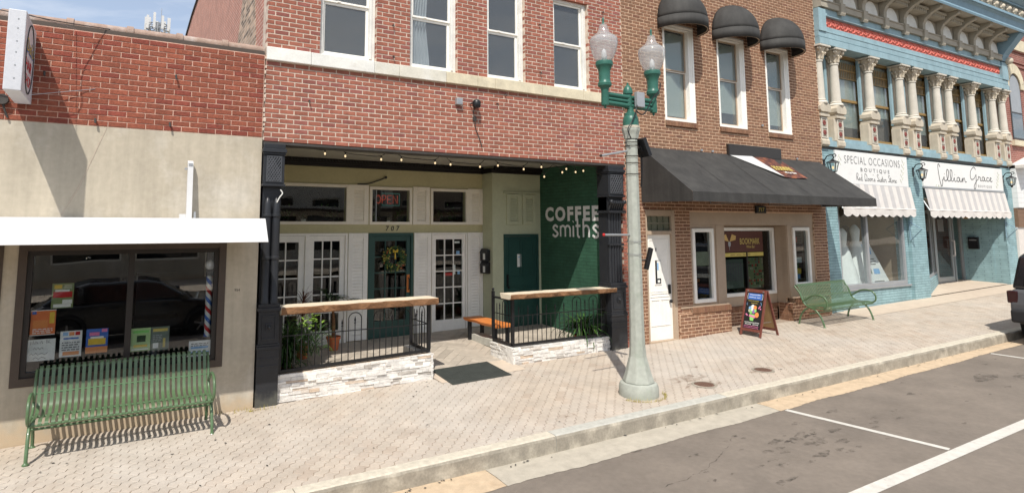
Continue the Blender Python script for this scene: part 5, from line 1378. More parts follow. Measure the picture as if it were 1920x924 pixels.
# number plate under the canopy
pl = thing('number_plate', 'small black plate with the number 717 under the canopy edge', 'number plate', (12.53, -.02, 2.84))
mb = MB(); mb.box(12.36, 12.70, -.05, -.002, 2.765, 2.925); bevel(mb.build('plate', M['black_metal'], pl), .006); mb = MB(); text(mb, '717', (12.43, -.051, 2.80), (1, 0, 0), (0, 0, 1), width=.20, height=.085, th=.003, bold=.012, shear=.15); mb.build('digits', M['gilt'], pl)
# white door with glass blocks above
mb = MB(); mb.box(8.992, 9.028, -.004, .14, .20, 2.798); mb.box(9.70, 9.793, -.012, .14, .20, 2.798); mb.box(9.029, 9.699, -.01, .14, 2.315, 2.385); mb.box(9.029, 9.699, -.008, .14, 2.68, 2.797); mb.box(9.0, 9.79, -.03, .2, .19, .262 + .015)
bevel(mb.build('door_frame', M['tan_panel'], wb), .004)
for i in range(4):
    for j in range(2):
        a = 9.032 + i * .1665; c = 2.388 + j * .146
        mb = MB(); mb.box(a + .006, a + .16, .03, .10, c + .005, c + .141); o = mb.build('glass_block', GB, wb); bevel(o, .014)
MB().box(9.03, 9.698, .06, .085, 2.386, 2.679).build('block_mortar', M['mortar_grey'], wb)
MB().box(9.03, 9.698, .11, .14, 2.386, 2.679).build('block_backing', M['interior'], wb)
mb = MB(); mb.box(9.03, 9.698, .045, .09, .28, 2.312); dr = mb.build('door', M['white_paint'], wb)
mb = MB(); frame(mb, 9.10, 9.63, 1.10, 1.18, .02, .035, .0445); 
for x in (9.10, 9.36):
    frame(mb, x, x + .26, .55, 1.06, .022, .034, .0445)
for x in (9.12, 9.20, 9.28, 9.38, 9.46, 9.54): mb.box(x + .02, x + .026, .04, .0445, .60, 1.02)
frame(mb, 9.10, 9.63, 1.20, 2.22, .018, .036, .0445); bevel(mb.build('panel_moulding', M['white_paint'], dr), .004)
mb = MB(); mb.box(9.225, 9.415, .030, .0445, 1.34, 1.83); mb.build('door_light', M['white_paint'], dr); MB().box(9.245, 9.395, .027, .0295, 1.36, 1.81).build('pane', M['chalkboard'], dr)
mb = MB(); mb.box(9.29, 9.392, .0245, .0265, 1.46, 1.80); mb.box(9.30, 9.36, .0245, .0265, 1.38, 1.43); mb.build('notice', M['paper_white'], dr); MB().box(9.292, 9.33, .022, .0242, 1.62, 1.76).build('notice_print', M['sky_print'], dr)
MB().box(9.27, 9.30, .034, .0445, 1.99, 2.05).build('number', M['ink_soft'], dr)
mb = MB(); mb.box(9.592, 9.65, .015, .0445, 1.15, 1.33); mb.ball((9.62, .0, 1.01), .035, 12)
bevel(mb.build('lockset', M['black_metal'], dr), .008)
# raised step of brick under the door
for i in range(12): MB().box(8.98 + i * .07, 8.98 + i * .07 + .062, -.045, .1, .12, .238).build('step_brick', M['brick_brown'], wb)
MB().box(8.98, 9.815, -.04, .12, .1, .23).build('step_mortar', M['mortar_tan'], wb)
# shopfront: bays either side of a shallow recess
mb = MB()
mb.box(10.252, 14.558, .02, .16, 2.50, 2.768)
mb.build('header_panel', M['tan_panel'], wb)
def bay(x0, x1, wx0, wx1, wz0, wz1, corner):
    zb = .10
    MB().box(x0, x1, -.0345, .30, zb, .735).build('bay_mortar', M['mortar_tan'], wb)
    lay_bricks(wb, brick_rects(x0, x1, zb + .03, 9, .0677, .2055, .0135), -.04, .08, M['brick_brown'], 80)
    if corner:
        for i in range(9):
            for ya, yb in (((-.036, .058), (.070, .28)) if i % 2 else ((-.036, .155), (.167, .28))): MB().box(x0 - .008, x0 - .0005, ya, yb, zb + .036 + i * .0677, zb + .091 + i * .0677).build('brick', M['brick_brown'], wb)
    rowlock(wb, max(x0, wx0 - .16), x1, -.055, .10, .737, .845, M['brick_brown'])
    mb = MB(); holed(mb, max(x0, 10.255), x1 - .02, .85, 2.499, .03, .12, [(wx0, wx1, wz0, wz1)]); mb.build('bay_panel', M['tan_panel'], wb)
    mb = MB(); frame(mb, wx0 - .03, wx1 + .03, wz0 - .03, wz1 + .03, .075, -.005, .10); o = mb.build('window', M['white_paint'], wb); bevel(o, .005)
    pane(o, wx0 + .046, wx1 - .046, wz0 + .046, wz1 - .046, .05)
    MB().box(x0 + .05, x1 - .02, -.02, .029, .846, .872).build('sub_sill', M['tan_panel'], wb)
bay(9.83, 11.36, 10.34, 10.93, .95, 2.40, False)
bay(13.50, 14.95, 13.75, 14.34, 1.14, 2.42, True)
mb = MB(); mb.box(11.05, 11.20, .015, .10, .875, 2.499); mb.build('corner_post', M['tan_panel'], wb)
mb = MB(); mb.box(13.52, 13.62, .012, .10, .875, 2.499); mb.build('corner_post', M['tan_panel'], wb)
# side cheeks of the recess and its big window
for a in (11.26, 13.521): MB().box(a, a + .065, .121, .42, .73, 2.499).build('cheek', M['tan_panel'], wb)
mb = MB(); holed(mb, 11.331, 13.519, .72, 2.499, .34, .42, [(11.58, 13.46, .96, 2.42)]); mb.build('recess_panel', M['tan_panel'], wb)
mb = MB(); frame(mb, 11.55, 13.49, .93, 2.45, .075, .315, .40); o = mb.build('window', M['white_paint'], wb); bevel(o, .005); mb = MB(); mb.box(12.50, 12.53, .345, .375, 1.005, 1.9); mb.build('mullion', M['dark_frame'], o); pane(o, 11.626, 13.414, 1.006, 2.374, .38)
MB().box(11.34, 13.51, .3455, .5, .1, .719).build('recess_mortar', M['mortar_tan'], wb); lay_bricks(wb, brick_rects(11.34, 13.51, .3, 5, .0677, .2055, .0115), .34, .06, M['brick_brown'], 60); rowlock(wb, 11.34, 13.51, .30, .40, .64, .718, M['brick_brown'])
room(wb, 10.26, 14.55, .50, 4.5, .2, 3.0)
# wine bar sign in the recess window
sgn = thing('window_sign', 'dark brown sign with an open gold book and the word BOOKMARK in the window', 'sign', (12.4, .36, 1.9))
MB().box(11.65, 13.12, .362, .372, 1.90, 2.36).build('board', M['print_brown'], sgn)
mb = MB(); text(mb, 'BOOKMARK', (12.30, .361, 2.07), (1, 0, 0), (0, 0, 1), width=.70, height=.135, th=.002, bold=.0); text(mb, 'Wine Bar', (12.52, .361, 1.985), (1, 0, 0), (0, 0, 1), width=.30, height=.06, th=.002); mb.build('lettering', M['gilt'], sgn)
mb = MB()
for s in (-1, 1):
    for k in range(4):
        q = [(11.93 + s * .01, 2.13), (11.93 + s * (.10 + .01 * k), 2.30 - .012 * k), (11.93 + s * (.24 - .03 * k), 2.26 - .02 * k), (11.93 + s * (.22 - .04 * k), 2.17 - .008 * k), (11.93 + s * .08, 2.18 - .01 * k)]
        if s < 0: q = q[::-1]
        mb.add([(p[0], .3595 - k * .0008, p[1]) for p in q], [(0, 1, 2, 3, 4)])
mb.build('book_emblem', M['book_gold'], sgn)
mb = MB(); mb.lathe([(.001, 2.02), (.03, 2.03), (.045, 2.08), (.035, 2.13)], (11.93, .355), 10, sy=.1); mb.box(11.926, 11.934, .356, .36, 1.95, 2.02); mb.build('glass_emblem', M['steel'], sgn)
MB().box(11.65, 13.12, .360, .372, 1.80, 1.885).build('gold_strip', M['gilt'], sgn)
mb = MB(); strokes(mb, [[(0, 0), (.03, .01), (.06, 0), (.1, .01), (.13, 0)], [(.18, 0), (.24, .01), (.3, 0)], [(.36, .01), (.42, 0), (.5, .01), (.58, 0)]], (11.95, .3595, 1.835), (1, 0, 0), (0, 0, 1), 1.2, .014, .001, 4); mb.build('fine_print', M['print_brown'], sgn)
# menus and pictures behind the glass
def interior_item(name, label, cat, x0, x1, y, z0, z1, m, art=()):
    t = MB().box(x0, x1, y, y + .006, z0, z1).build(name, M[m]); tag(t, label, cat)
    for (a, b, c, d, mm) in art: MB().box(x0 + a * (x1 - x0), x0 + b * (x1 - x0), y - .003, y - .0005, z0 + c * (z1 - z0), z0 + d * (z1 - z0)).build('print', M[mm], t)
    return t
interior_item('wine_list', 'tall board of pale vertical lines behind the left of the recess window', 'menu board', 11.68, 12.44, .41, 1.10, 1.74, 'paper_grey', [(.05 + i * .115, .12 + i * .115, .25, .9, 'ink_soft') for i in range(8)])
interior_item('menu_poster', 'busy patterned red and green panel beside the menu board', 'poster', 12.56, 13.16, .41, 1.08, 1.76, 'paper_olive', [(i * .1 + .01, i * .1 + .09, j * .1 + .01, j * .1 + .08, random.choice(('print_red', 'leaf_dark', 'paper_grey', 'tan_panel', 'leaf_print', 'rosette'))) for i in range(10) for j in range(10) if random.random() < .6])
interior_item('paper_notice', 'pale green paper notice taped inside the narrow window by the white door', 'notice', 10.46, 10.86, .07, 1.66, 1.95, 'leaf_print')
for i, (z, mm) in enumerate(((2.10, 'print_red'), (1.93, 'print_brown'), (1.62, 'paper_white'), (1.36, 'print_yellow'), (1.25, 'sky_print'), (1.5, 'leaf'), (1.2, 'lime'))):
    interior_item('bottle_label', ('red framed card at the top', 'dark framed card second from the top', 'white card', 'yellow card', 'blue card at the foot', 'dark green card', 'bright green card')[i] + ' in the narrow window behind the far bench', 'card', 13.84 + (i * 37 % 11) * .02, 14.06 + (i * 53 % 9) * .025, .12 + i * .012, z, z + .13, mm)
for (x0, x1, z0, z1, mm, lb) in ((10.42, 10.62, 1.08, 1.30, 'tan_panel', 'round tan tabletop inside the narrow window by the white door'), (10.5, 10.9, 1.30, 1.36, 'orange_wood', 'orange shelf edge inside the narrow window by the white door'), (10.48, 10.66, 1.40, 1.62, 'steel', 'grey framed card inside the narrow window by the white door')):
    interior_item('furnishing', lb, 'furnishing', x0, x1, .35, z0, z1, mm)
for x, z in ((10.65, 4.05), (11.0, 4.05), (14.0, 4.05), (12.75, 4.75)): MB().box(x, x + .05, -.03, -.001, z, z + .04).build('bracket', M['steel'], wb)
# ---------------------------------------------------------------- blue boutique with ornate upper storey
bq = thing('boutique', 'teal and cream boutique with paired columns and a heavy bracketed cornice', 'shop building', (20.5, .2, .4))
XQ0, XQ1 = 15.105, 26.05
FY = .13                                         # plane of the wall behind the columns
cols = [15.28, 15.98, 17.60, 19.22, 19.92, 21.36, 22.10, 23.62, 25.12, 25.86]
ZA, ZB_ = 4.72, 7.02
WIN4 = [(a + .20, b + .0, ZA + .04, ZB_) for a, b in ((15.98, 17.60), (17.60, 19.22), (19.92, 21.36), (22.10, 23.62), (23.62, 25.12))]
mb = MB(); holed(mb, XQ0, XQ1, ZA, ZB_ + .02, FY + .12, FY + .3, WIN4); mb.build('window_wall', M['trim_cream'], bq)
for w_ in WIN4:
    a, b, c, d = w_
    mb = MB(); frame(mb, a, b, c, d, .06, FY + .13, FY + .28); mb.box(a + .071, b - .071, FY + .17, FY + .25, 5.78, 5.85); o = mb.build('window', M['gold_frame'], bq); bevel(o, .005)
    pane(o, a + .072, b - .072, c + .072, 5.778, FY + .21, G2); pane(o, a + .072, b - .072, 5.852, d - .072, FY + .19, G2)
    # carved screen at the head
    x = a + .09
    while x < b - .1: MB().box(x, x + .03, FY + .155, FY + .165, 6.42, 6.84).build('spindle', M['gold_frame'], o); x += .085
    MB().box(a + .075, b - .075, FY + .15, FY + .17, 6.40, 6.42).build('screen_rail', M['gold_frame'], o); MB().box(a + .075, b - .075, FY + .15, FY + .17, 6.62, 6.65).build('screen_rail', M['gold_frame'], o)
    MB().box(a + .08, b - .08, FY + .235, FY + .24, (5.1, 5.5, 5.2, 5.7, 5.3)[WIN4.index(w_)], 6.95).build('roller_blind', M['blind'], o)
    room(bq, a - .1, b + .1, FY + .32, 3.2, 4.5, 7.2)
# columns on panelled pedestals
def column(x):
    xs = x
    mb = MB(); y = .08
    mb.box(xs - .24, xs + .19, y - .06, FY + .119, 4.62, 5.20); bevel(mb.build('pedestal', M['trim_cream'], bq), .01)
    mb = MB(); frame(mb, xs - .13, xs + .13, 4.66, 5.18, .035, y - .085, y - .0605, tb=.03); mb.box(xs - .094, xs + .094, y - .085, y - .0605, 4.905, 4.94); bevel(mb.build('pedestal_panel', M['column_cream'], bq), .004)
    for zc in (4.80, 5.045):
        mb = MB(); mb.box(xs - .085, xs + .085, y - .072, y - .0608, zc - .09, zc + .09); mb.build('rosette_ground', M['trim_grey'], bq)
        mb = MB(); 
        for k in range(8): t = k * math.pi / 4; mb.ball((xs + .045 * math.cos(t), y - .075, zc + .045 * math.sin(t)), .022, 6)
        mb.ball((xs, y - .078, zc), .022, 6); mb.build('rosette', M['rosette'], bq)
    mb = MB(); mb.box(xs - .20, xs + .20, y - .12, FY + .118, 5.20, 5.26); mb.box(xs - .17, xs + .17, y - .10, FY + .116, 5.262, 5.31); mb.prism([(xs - .19, 5.312), (xs + .19, 5.312), (xs + .225, 5.36), (xs + .225, 5.45), (xs + .16, 5.53), (xs - .16, 5.53), (xs - .225, 5.45), (xs - .225, 5.36)], 1, y - .14, FY + .11); bevel(mb.build('base_block', M['trim_cream'], bq), .008)
    mb = MB(); mb.lathe([(.165, 5.532), (.17, 5.56), (.152, 5.59), (.122, 5.61), (.136, 5.625), (.116, 5.65), (.108, 6.0), (.097, 6.60), (.114, 6.61), (.114, 6.645), (.10, 6.655)], (xs, y - .01), 18); mb.build('shaft', M['column_cream'], bq, smooth=30)
    mb = MB(); mb.lathe([(.112, 6.656), (.115, 6.74), (.14, 6.84), (.19, 6.95)], (xs, y - .01), 16)
    for k in range(10):
        t = k * math.pi / 5; r0 = .115; mb.tube(smooth_line([(xs + r0 * math.cos(t), y - .01 + r0 * math.sin(t), 6.67), (xs + .125 * math.cos(t), y - .01 + .125 * math.sin(t), 6.76), (xs + .165 * math.cos(t), y - .01 + .165 * math.sin(t), 6.82), (xs + .18 * math.cos(t), y - .01 + .18 * math.sin(t), 6.79)]), .022, 5)
    for sx in (-1, 1):
        for sy in (-1, 1): mb.ball((xs + sx * .165, y - .01 + sy * .14, 6.915), .055, 8)
    mb.build('capital', M['trim_cream'], bq, smooth=50)
    mb = MB(); mb.box(xs - .235, xs + .235, y - .23, FY + .117, 6.962, 7.01); bevel(mb.build('abacus', M['column_cream'], bq), .008)
    MB().box(xs - .215, xs - .12, y + .11, FY + .119, 5.30, 6.95).build('side_strip', M['teal'], bq)
    # cream foot that breaks the sill course
    mb = MB(); mb.prism([(-.045 + .08, 4.46), (-.10 + .08, 4.50), (-.10 + .08, 4.60), (-.03 + .08, 4.70), (.15, 4.70), (.15, 4.46)], 0, xs - .15, xs + .16); bevel(mb.build('sill_foot', M['trim_cream'], bq), .008)
for x in cols: column(x)
mb = MB(); mb.box(XQ0, XQ1, .03, .5, 4.47, 4.615); mb.box(XQ0, XQ1, .09, .5, 4.617, 4.715); mb.build('sill_course', M['teal'], bq)
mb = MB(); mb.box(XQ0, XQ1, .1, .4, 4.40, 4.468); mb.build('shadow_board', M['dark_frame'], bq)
# entablature: beam, coral frieze, bracketed cornice
mb = MB(); mb.box(XQ0, XQ1, -.12, .4, 7.03, 7.20); mb.box(XQ0, XQ1, -.10, .4, 7.22, 7.36); mb.box(XQ0, XQ1, -.085, .4, 7.20, 7.22); mb.box(XQ0, 15.42, -.13, .4, 7.362, 7.95); mb.box(25.62, XQ1, -.13, .4, 7.362, 7.95); mb.box(15.421, 25.619, -.06, .4, 7.362, 7.53); mb.box(15.421, 25.619, -.11, .4, 7.362, 7.40)
mb.box(15.421, 25.619, -.09, .4, 7.81, 7.99); mb.box(15.421, 25.619, -.12, .4, 7.785, 7.808); bevel(mb.build('entablature', M['teal'], bq), .006)
MB().box(15.43, 25.61, -.03, .4, 7.532, 7.783).build('frieze_ground', M['coral'], bq)
q = MB(); q.tube(smooth_line([(0, 0, -.09), (.07, -.01, -.06), (.09, -.01, .03), (.03, -.01, .06), (0, -.01, .02), (.03, -.01, -.01)], 3), .018, 5); q.tube([(.12, 0, -.08), (.15, -.01, .0), (.13, 0, .09)], .017, 5); q.ball((.11, -.005, -.03), .02, 6)
sc_me = q.mesh('scroll', True); sc_me.materials.append(M['coral'])
x = 15.5; k = 0
while x < 25.5:
    o = place('scroll', sc_me, None, bq, (x, -.032, 7.655)); o.scale = (1, 1, 1 if k % 2 else -1); x += .185; k += 1
# greyish moulding with dentil pendants, arches between brackets
MB().box(XQ0 + .08, 25.6, -.16, .4, 7.995, 8.14).build('string_course', M['trim_grey'], bq); MB().box(XQ0 + .08, 25.6, -.18, .4, 8.142, 8.17).build('string_course', M['trim_grey'], bq)
MB().box(XQ0 + .08, 25.6, -.05, .4, 8.172, 9.0).build('cornice_back', M['trim_grey'], bq)
q = MB(); q.prism([(-.06, 8.0), (-.10, 8.02), (-.16, 8.20), (-.17, 8.38), (-.24, 8.52), (-.42, 8.66), (-.62, 8.74), (-.64, 8.83), (-.06, 8.83)], 0, -.075, .075)
bk = q.mesh('bracket'); bk.materials.append(M['trim_grey'])
q = MB(); q.prism([(-.18, 7.88), (-.20, 7.93), (-.21, 8.19), (-.06, 8.19), (-.06, 7.93)], 0, -.10, .10); pd = q.mesh('pendant'); pd.materials.append(M['trim_grey'])
q = MB(); pts = [(.33 * math.cos(t), 8.20 + .40 * math.sin(t)) for t in fr(0, math.pi, 14)]; q.prism(pts, 1, -.075, -.051); ar_ = q.mesh('arch_panel'); ar_.materials.append(M['stone_white'])
q = MB(); q.box(-.36, .36, -.34, -.051, 8.62, 8.70); q.box(-.34, .34, -.40, -.051, 8.702, 8.76)
for i in range(6): q.box(-.32 + i * .11, -.25 + i * .11, -.36, -.341, 8.63, 8.70)
dn = q.mesh('dentil_block'); dn.materials.append(M['trim_grey'])
for k in range(10):
    x = 15.32 + 1.075 * k + .78
    if x < 25.4:
        o = bpy.data.objects.new('bracket', bk); link(o); o.parent = bq; o.location = Vector((x, 0, 0)) - WL[bq.name]
        o = bpy.data.objects.new('pendant', pd); link(o); o.parent = bq; o.location = Vector((x, -.002, 0)) - WL[bq.name]
    xm = x - .537
    for nm, me in (('arch_panel', ar_), ('dentil_block', dn)):
        o = bpy.data.objects.new(nm, me); link(o); o.parent = bq; o.location = Vector((xm, 0, 0)) - WL[bq.name]
mb = MB(); mb.box(XQ0 + .05, 26.0, -.66, .4, 8.835, 8.86); mb.build('soffit', M['trim_grey'], bq)
mb = MB(); mb.prism([(-.70, 8.80), (-.72, 8.86), (-.70, 8.92), (-.73, 9.08), (-.80, 9.14), (.4, 9.14), (.4, 8.862), (-.66, 8.862)], 0, XQ0 + .04, 26.02); mb.box(XQ0 + .03, 26.04, -.84, .4, 9.142, 9.22); bevel(mb.build('cornice', M['blue_teal'], bq), .006)
MB().box(XQ0 + .03, 26.0, -.70, .4, 9.222, 9.60).build('rosette_band', M['trim_grey'], bq)
q = MB(); q.ball((0, 0, 0), .09, 10)
for k in range(7): t = k * 2 * math.pi / 7; q.ball((.085 * math.cos(t), .015, .085 * math.sin(t)), .048, 6)
rm = q.mesh('rosette', True); rm.materials.append(M['trim_cream'])
for k in range(23):
    x = 15.35 + k * .465; o = place('rosette', rm, None, bq, (x, -.735, 9.42))
mb = MB(); mb.box(XQ0 + .03, 26.02, -.78, .4, 9.602, 9.66); mb.prism([(-.80, 9.662), (-.95, 9.76), (-.97, 9.84), (.4, 9.84), (.4, 9.662)], 0, XQ0 + .02, 26.05); bevel(mb.build('crown', M['blue_teal'], bq), .006)
mb = MB(); mb.prism([(-.13, 7.99), (-.20, 8.2), (-.66, 8.80), (-.66, 9.0), (.4, 9.0), (.4, 7.99)], 0, 25.62, 26.03); bevel(mb.build('end_scroll', M['blue_teal'], bq), .01)
for y, z in ((-.18, 8.02), (-.72, 8.98), (-.92, 9.5)):
    MB().ball((26.0, y, z), .13, 10).build('end_knob', M['trim_cream'], bq, smooth=True)
mb = MB(); mb.box(XQ0, XQ0 + .2, .41, 14, .3, 9.0); mb.box(XQ1 - .2, XQ1, .41, 14, .3, 9.0); mb.box(XQ0 + .21, XQ1 - .21, .41, 14, 8.9, 9.1); mb.build('shell', M['far_brick'], bq)
# ground floor of thickly painted brick
PX = [(15.105, 15.74), (19.25, 20.10), (25.32, 26.05)]
for a, b in PX: 
    mb = MB(); mb.box(a, b, .08, .45, .1, 4.398); mb.build('pier', M['teal_brick'], bq)
mb = MB(); mb.box(15.745, 19.245, .16, .45, .1, .90); mb.build('stall_riser', M['teal_brick'], bq)
mb = MB(); mb.box(15.745, 19.245, .2, .45, 3.3, 4.398); mb.box(20.105, 25.315, .2, .45, 3.3, 4.398); mb.build('spandrel', M['teal_brick'], bq)
# left shop window with its narrow teal reveal
mb = MB(); frame(mb, 15.90, 19.09, .905, 3.25, .07, .17, .30, tb=.10); mb.box(17.16, 17.25, .16, .29, 1.006, 3.179); o = mb.build('window', M['grey_box'], bq); bevel(o, .005)
mb = MB(); mb.box(15.745, 15.899, .16, .40, .905, 3.29); mb.box(19.091, 19.245, .16, .40, .905, 3.29); mb.build('reveal', M['teal_brick'], bq)
mb = MB(); mb.box(15.8, 19.2, .12, .20, .86, .903); mb.build('window_sill', M['grey_box'], bq)
pane(o, 15.97, 17.159, 1.006, 3.179, .22, G3); pane(o, 17.251, 19.02, 1.006, 3.179, .22, G3)
room(bq, 15.75, 19.24, .46, 3.2, .8, 3.3, M['tan_panel']); MB().box(15.75, 19.24, .46, 1.8, .80, .90).build('display_floor', M['stripe_white'], bq)
def gown(x, y, label, h=1.55, top=None):
    t = thing('dress_form', label, 'dress', (x, y, .9), 'gowns in the boutique window')
    mb = MB(); n = 26; prof = [(.62, 0), (.52, .25), (.40, .55), (.27, .85), (.15, 1.02), (.19, 1.22), (.20, 1.30), (.12, 1.38), (.05, 1.42)]
    for r, z in prof:
        for k in range(n): a = 2 * math.pi * k / n; f = 1 + (.10 * math.sin(k * 5 + z * 3) * (1 - z / 1.1) if z < 1 else 0); mb.v.append((x + r * f * math.cos(a) * .8, y + r * f * math.sin(a) * .55, .905 + z * h / 1.45))
    for i in range(len(prof) - 1):
        for k in range(n): l = (k + 1) % n; mb.f.append((i * n + k, i * n + l, (i + 1) * n + l, (i + 1) * n + k))
    mb.build('gown', M['dress'], t, smooth=True)
    if top: mb = MB(); mb.lathe([(.16, 1.98), (.22, 2.15), (.22, 2.36), (.1, 2.46), (.05, 2.5)], (x, y - .05), 16, sy=.7); mb.build('jacket', M[top], t, smooth=True)
gown(16.85, .62, 'white gown in the left pane of the boutique window, nearest the brown brick'); gown(17.55, .66, 'white gown in the boutique window just left of the middle bar', 1.65); gown(17.65, 1.0, 'gown with a dark jacket standing behind two white gowns', 1.5, 'cloth_black')
fs = thing('floor_sign', 'white sandwich board with blue pictures and grey text in the boutique window', 'sign', (17.9, .7, .9))
mb = MB(); mb.prism([(.55, .905), (.57, .905), (.82, 2.05), (.80, 2.05)], 0, 17.75, 18.98); mb.v = [(17.75 + (v[0] - 17.75) * (1 - .42 * (v[2] - .9) / 1.15) if v[0] > 17.8 else v[0], v[1], v[2]) for v in mb.v]; mb.build('board', M['sign_white'], fs)
def onb(x, z): return (x, .55 + (z - .905) * .25 / 1.145 - .004, z)
for (a, b, z0, z1, mm) in ((17.85, 18.45, 1.70, 1.98, 'sky_print'), (17.85, 18.5, 1.56, 1.585, 'ink_soft'), (17.85, 18.55, 1.49, 1.515, 'ink_soft'), (17.85, 18.5, 1.42, 1.445, 'ink_soft'), (18.0, 18.2, 1.18, 1.32, 'paper_grey'), (18.3, 18.6, 1.17, 1.31, 'sky_print'), (17.9, 18.7, .93, .99, 'ink_soft')):
    mb = MB(); mb.quad(onb(a, z0), onb(b, z0), onb(b, z1), onb(a, z1)); mb.build('print', M[mm], fs)
# recessed entrance of the right-hand shop
mb = MB(); mb.box(25.30, 25.319, .451, 1.6, .1, 3.4); mb.build('side_wall', M['teal_brick'], bq)
mb = MB(); mb.prism([(20.101, .12), (23.3, 1.22), (23.28, 1.30), (20.101, .24)], 2, .1, .95); mb.build('angled_riser', M['teal_brick'], bq)
def seg(name, p, q, z0, z1, th, m, parent):
    d = Vector((q[0] - p[0], q[1] - p[1])); n = Vector((-d.y, d.x)).normalized() * th; mb = MB(); mb.prism([p, q, (q[0] + n.x, q[1] + n.y), (p[0] + n.x, p[1] + n.y)], 2, z0, z1); return mb.build(name, m, parent)
ew = seg('window_rail', (20.11, .16), (23.3, 1.24), .951, 1.03, .06, M['grey_box'], bq); seg('window_rail', (20.11, .16), (23.3, 1.24), 3.2, 3.3, .06, M['grey_box'], bq); seg('pane', (20.15, .19), (23.26, 1.245), 1.03, 3.2, .01, G3, bq); seg('window_post', (22.3, .90), (22.36, .92), 1.031, 3.199, .06, M['grey_box'], bq)
MB().box(20.11, 25.29, 2.9, 3.0, .4, 3.4).build('interior', M['tan_panel'], bq); MB().box(20.11, 25.29, .46, 3.0, 3.31, 3.36).build('porch_ceiling', M['trim_cream'], bq)
mb = MB(); frame(mb, 23.32, 25.29, .55, 3.29, .08, 1.25, 1.33, tb=.10); mb.box(24.62, 24.70, 1.25, 1.33, .651, 3.209); fr_ = mb.build('door_frame', M['steel'], bq)
mb = MB(); frame(mb, 23.42, 24.60, .66, 3.0, .10, 1.27, 1.32, tb=.16); d4 = mb.build('door', M['steel'], bq); pane(d4, 23.53, 24.49, .83, 2.89, 1.29, G3); mb = MB(); mb.tube([(24.55, 1.27, 1.5), (24.55, 1.2, 1.5), (24.55, 1.2, 2.0), (24.55, 1.27, 2.0)], .02, 6); mb.build('handle', M['stripe_white'], d4); MB().box(23.7, 24.1, 1.283, 1.288, 2.3, 2.7).build('notice', M['ink_soft'], d4); pane(fr_, 24.71, 25.2, .66, 3.2, 1.29, G3)
mb = MB(); sheet(mb, fr(20.12, 25.29, 6), [.13, 1.3, 2.9], lambda x, y: zs(x, 0) + .02 + .035 * y); tag(mb.build('entrance_floor', M['walk_concrete']), kind='structure')
ml = thing('mailbox', 'small black mailbox on the teal side wall of the far recessed entrance', 'mailbox', (25.3, .95, 1.7)); mb = MB(); mb.box(25.20, 25.298, .80, 1.08, 1.72, 2.12); bevel(mb.build('box', M['black_metal'], ml), .01); MB().box(25.192, 25.1995, .84, 1.04, 2.0, 2.03).build('slot', M['steel'], ml)
cl = thing('ceiling_lamp', 'small brown lamp hanging under the striped awning of the far entrance', 'lamp', (24.2, .7, 2.9)); MB().lathe([(.06, 2.72), (.10, 2.75), (.11, 2.90), (.03, 2.98), (.02, 3.30)], (24.2, .7), 12).build('body', M['gold_frame'], cl)
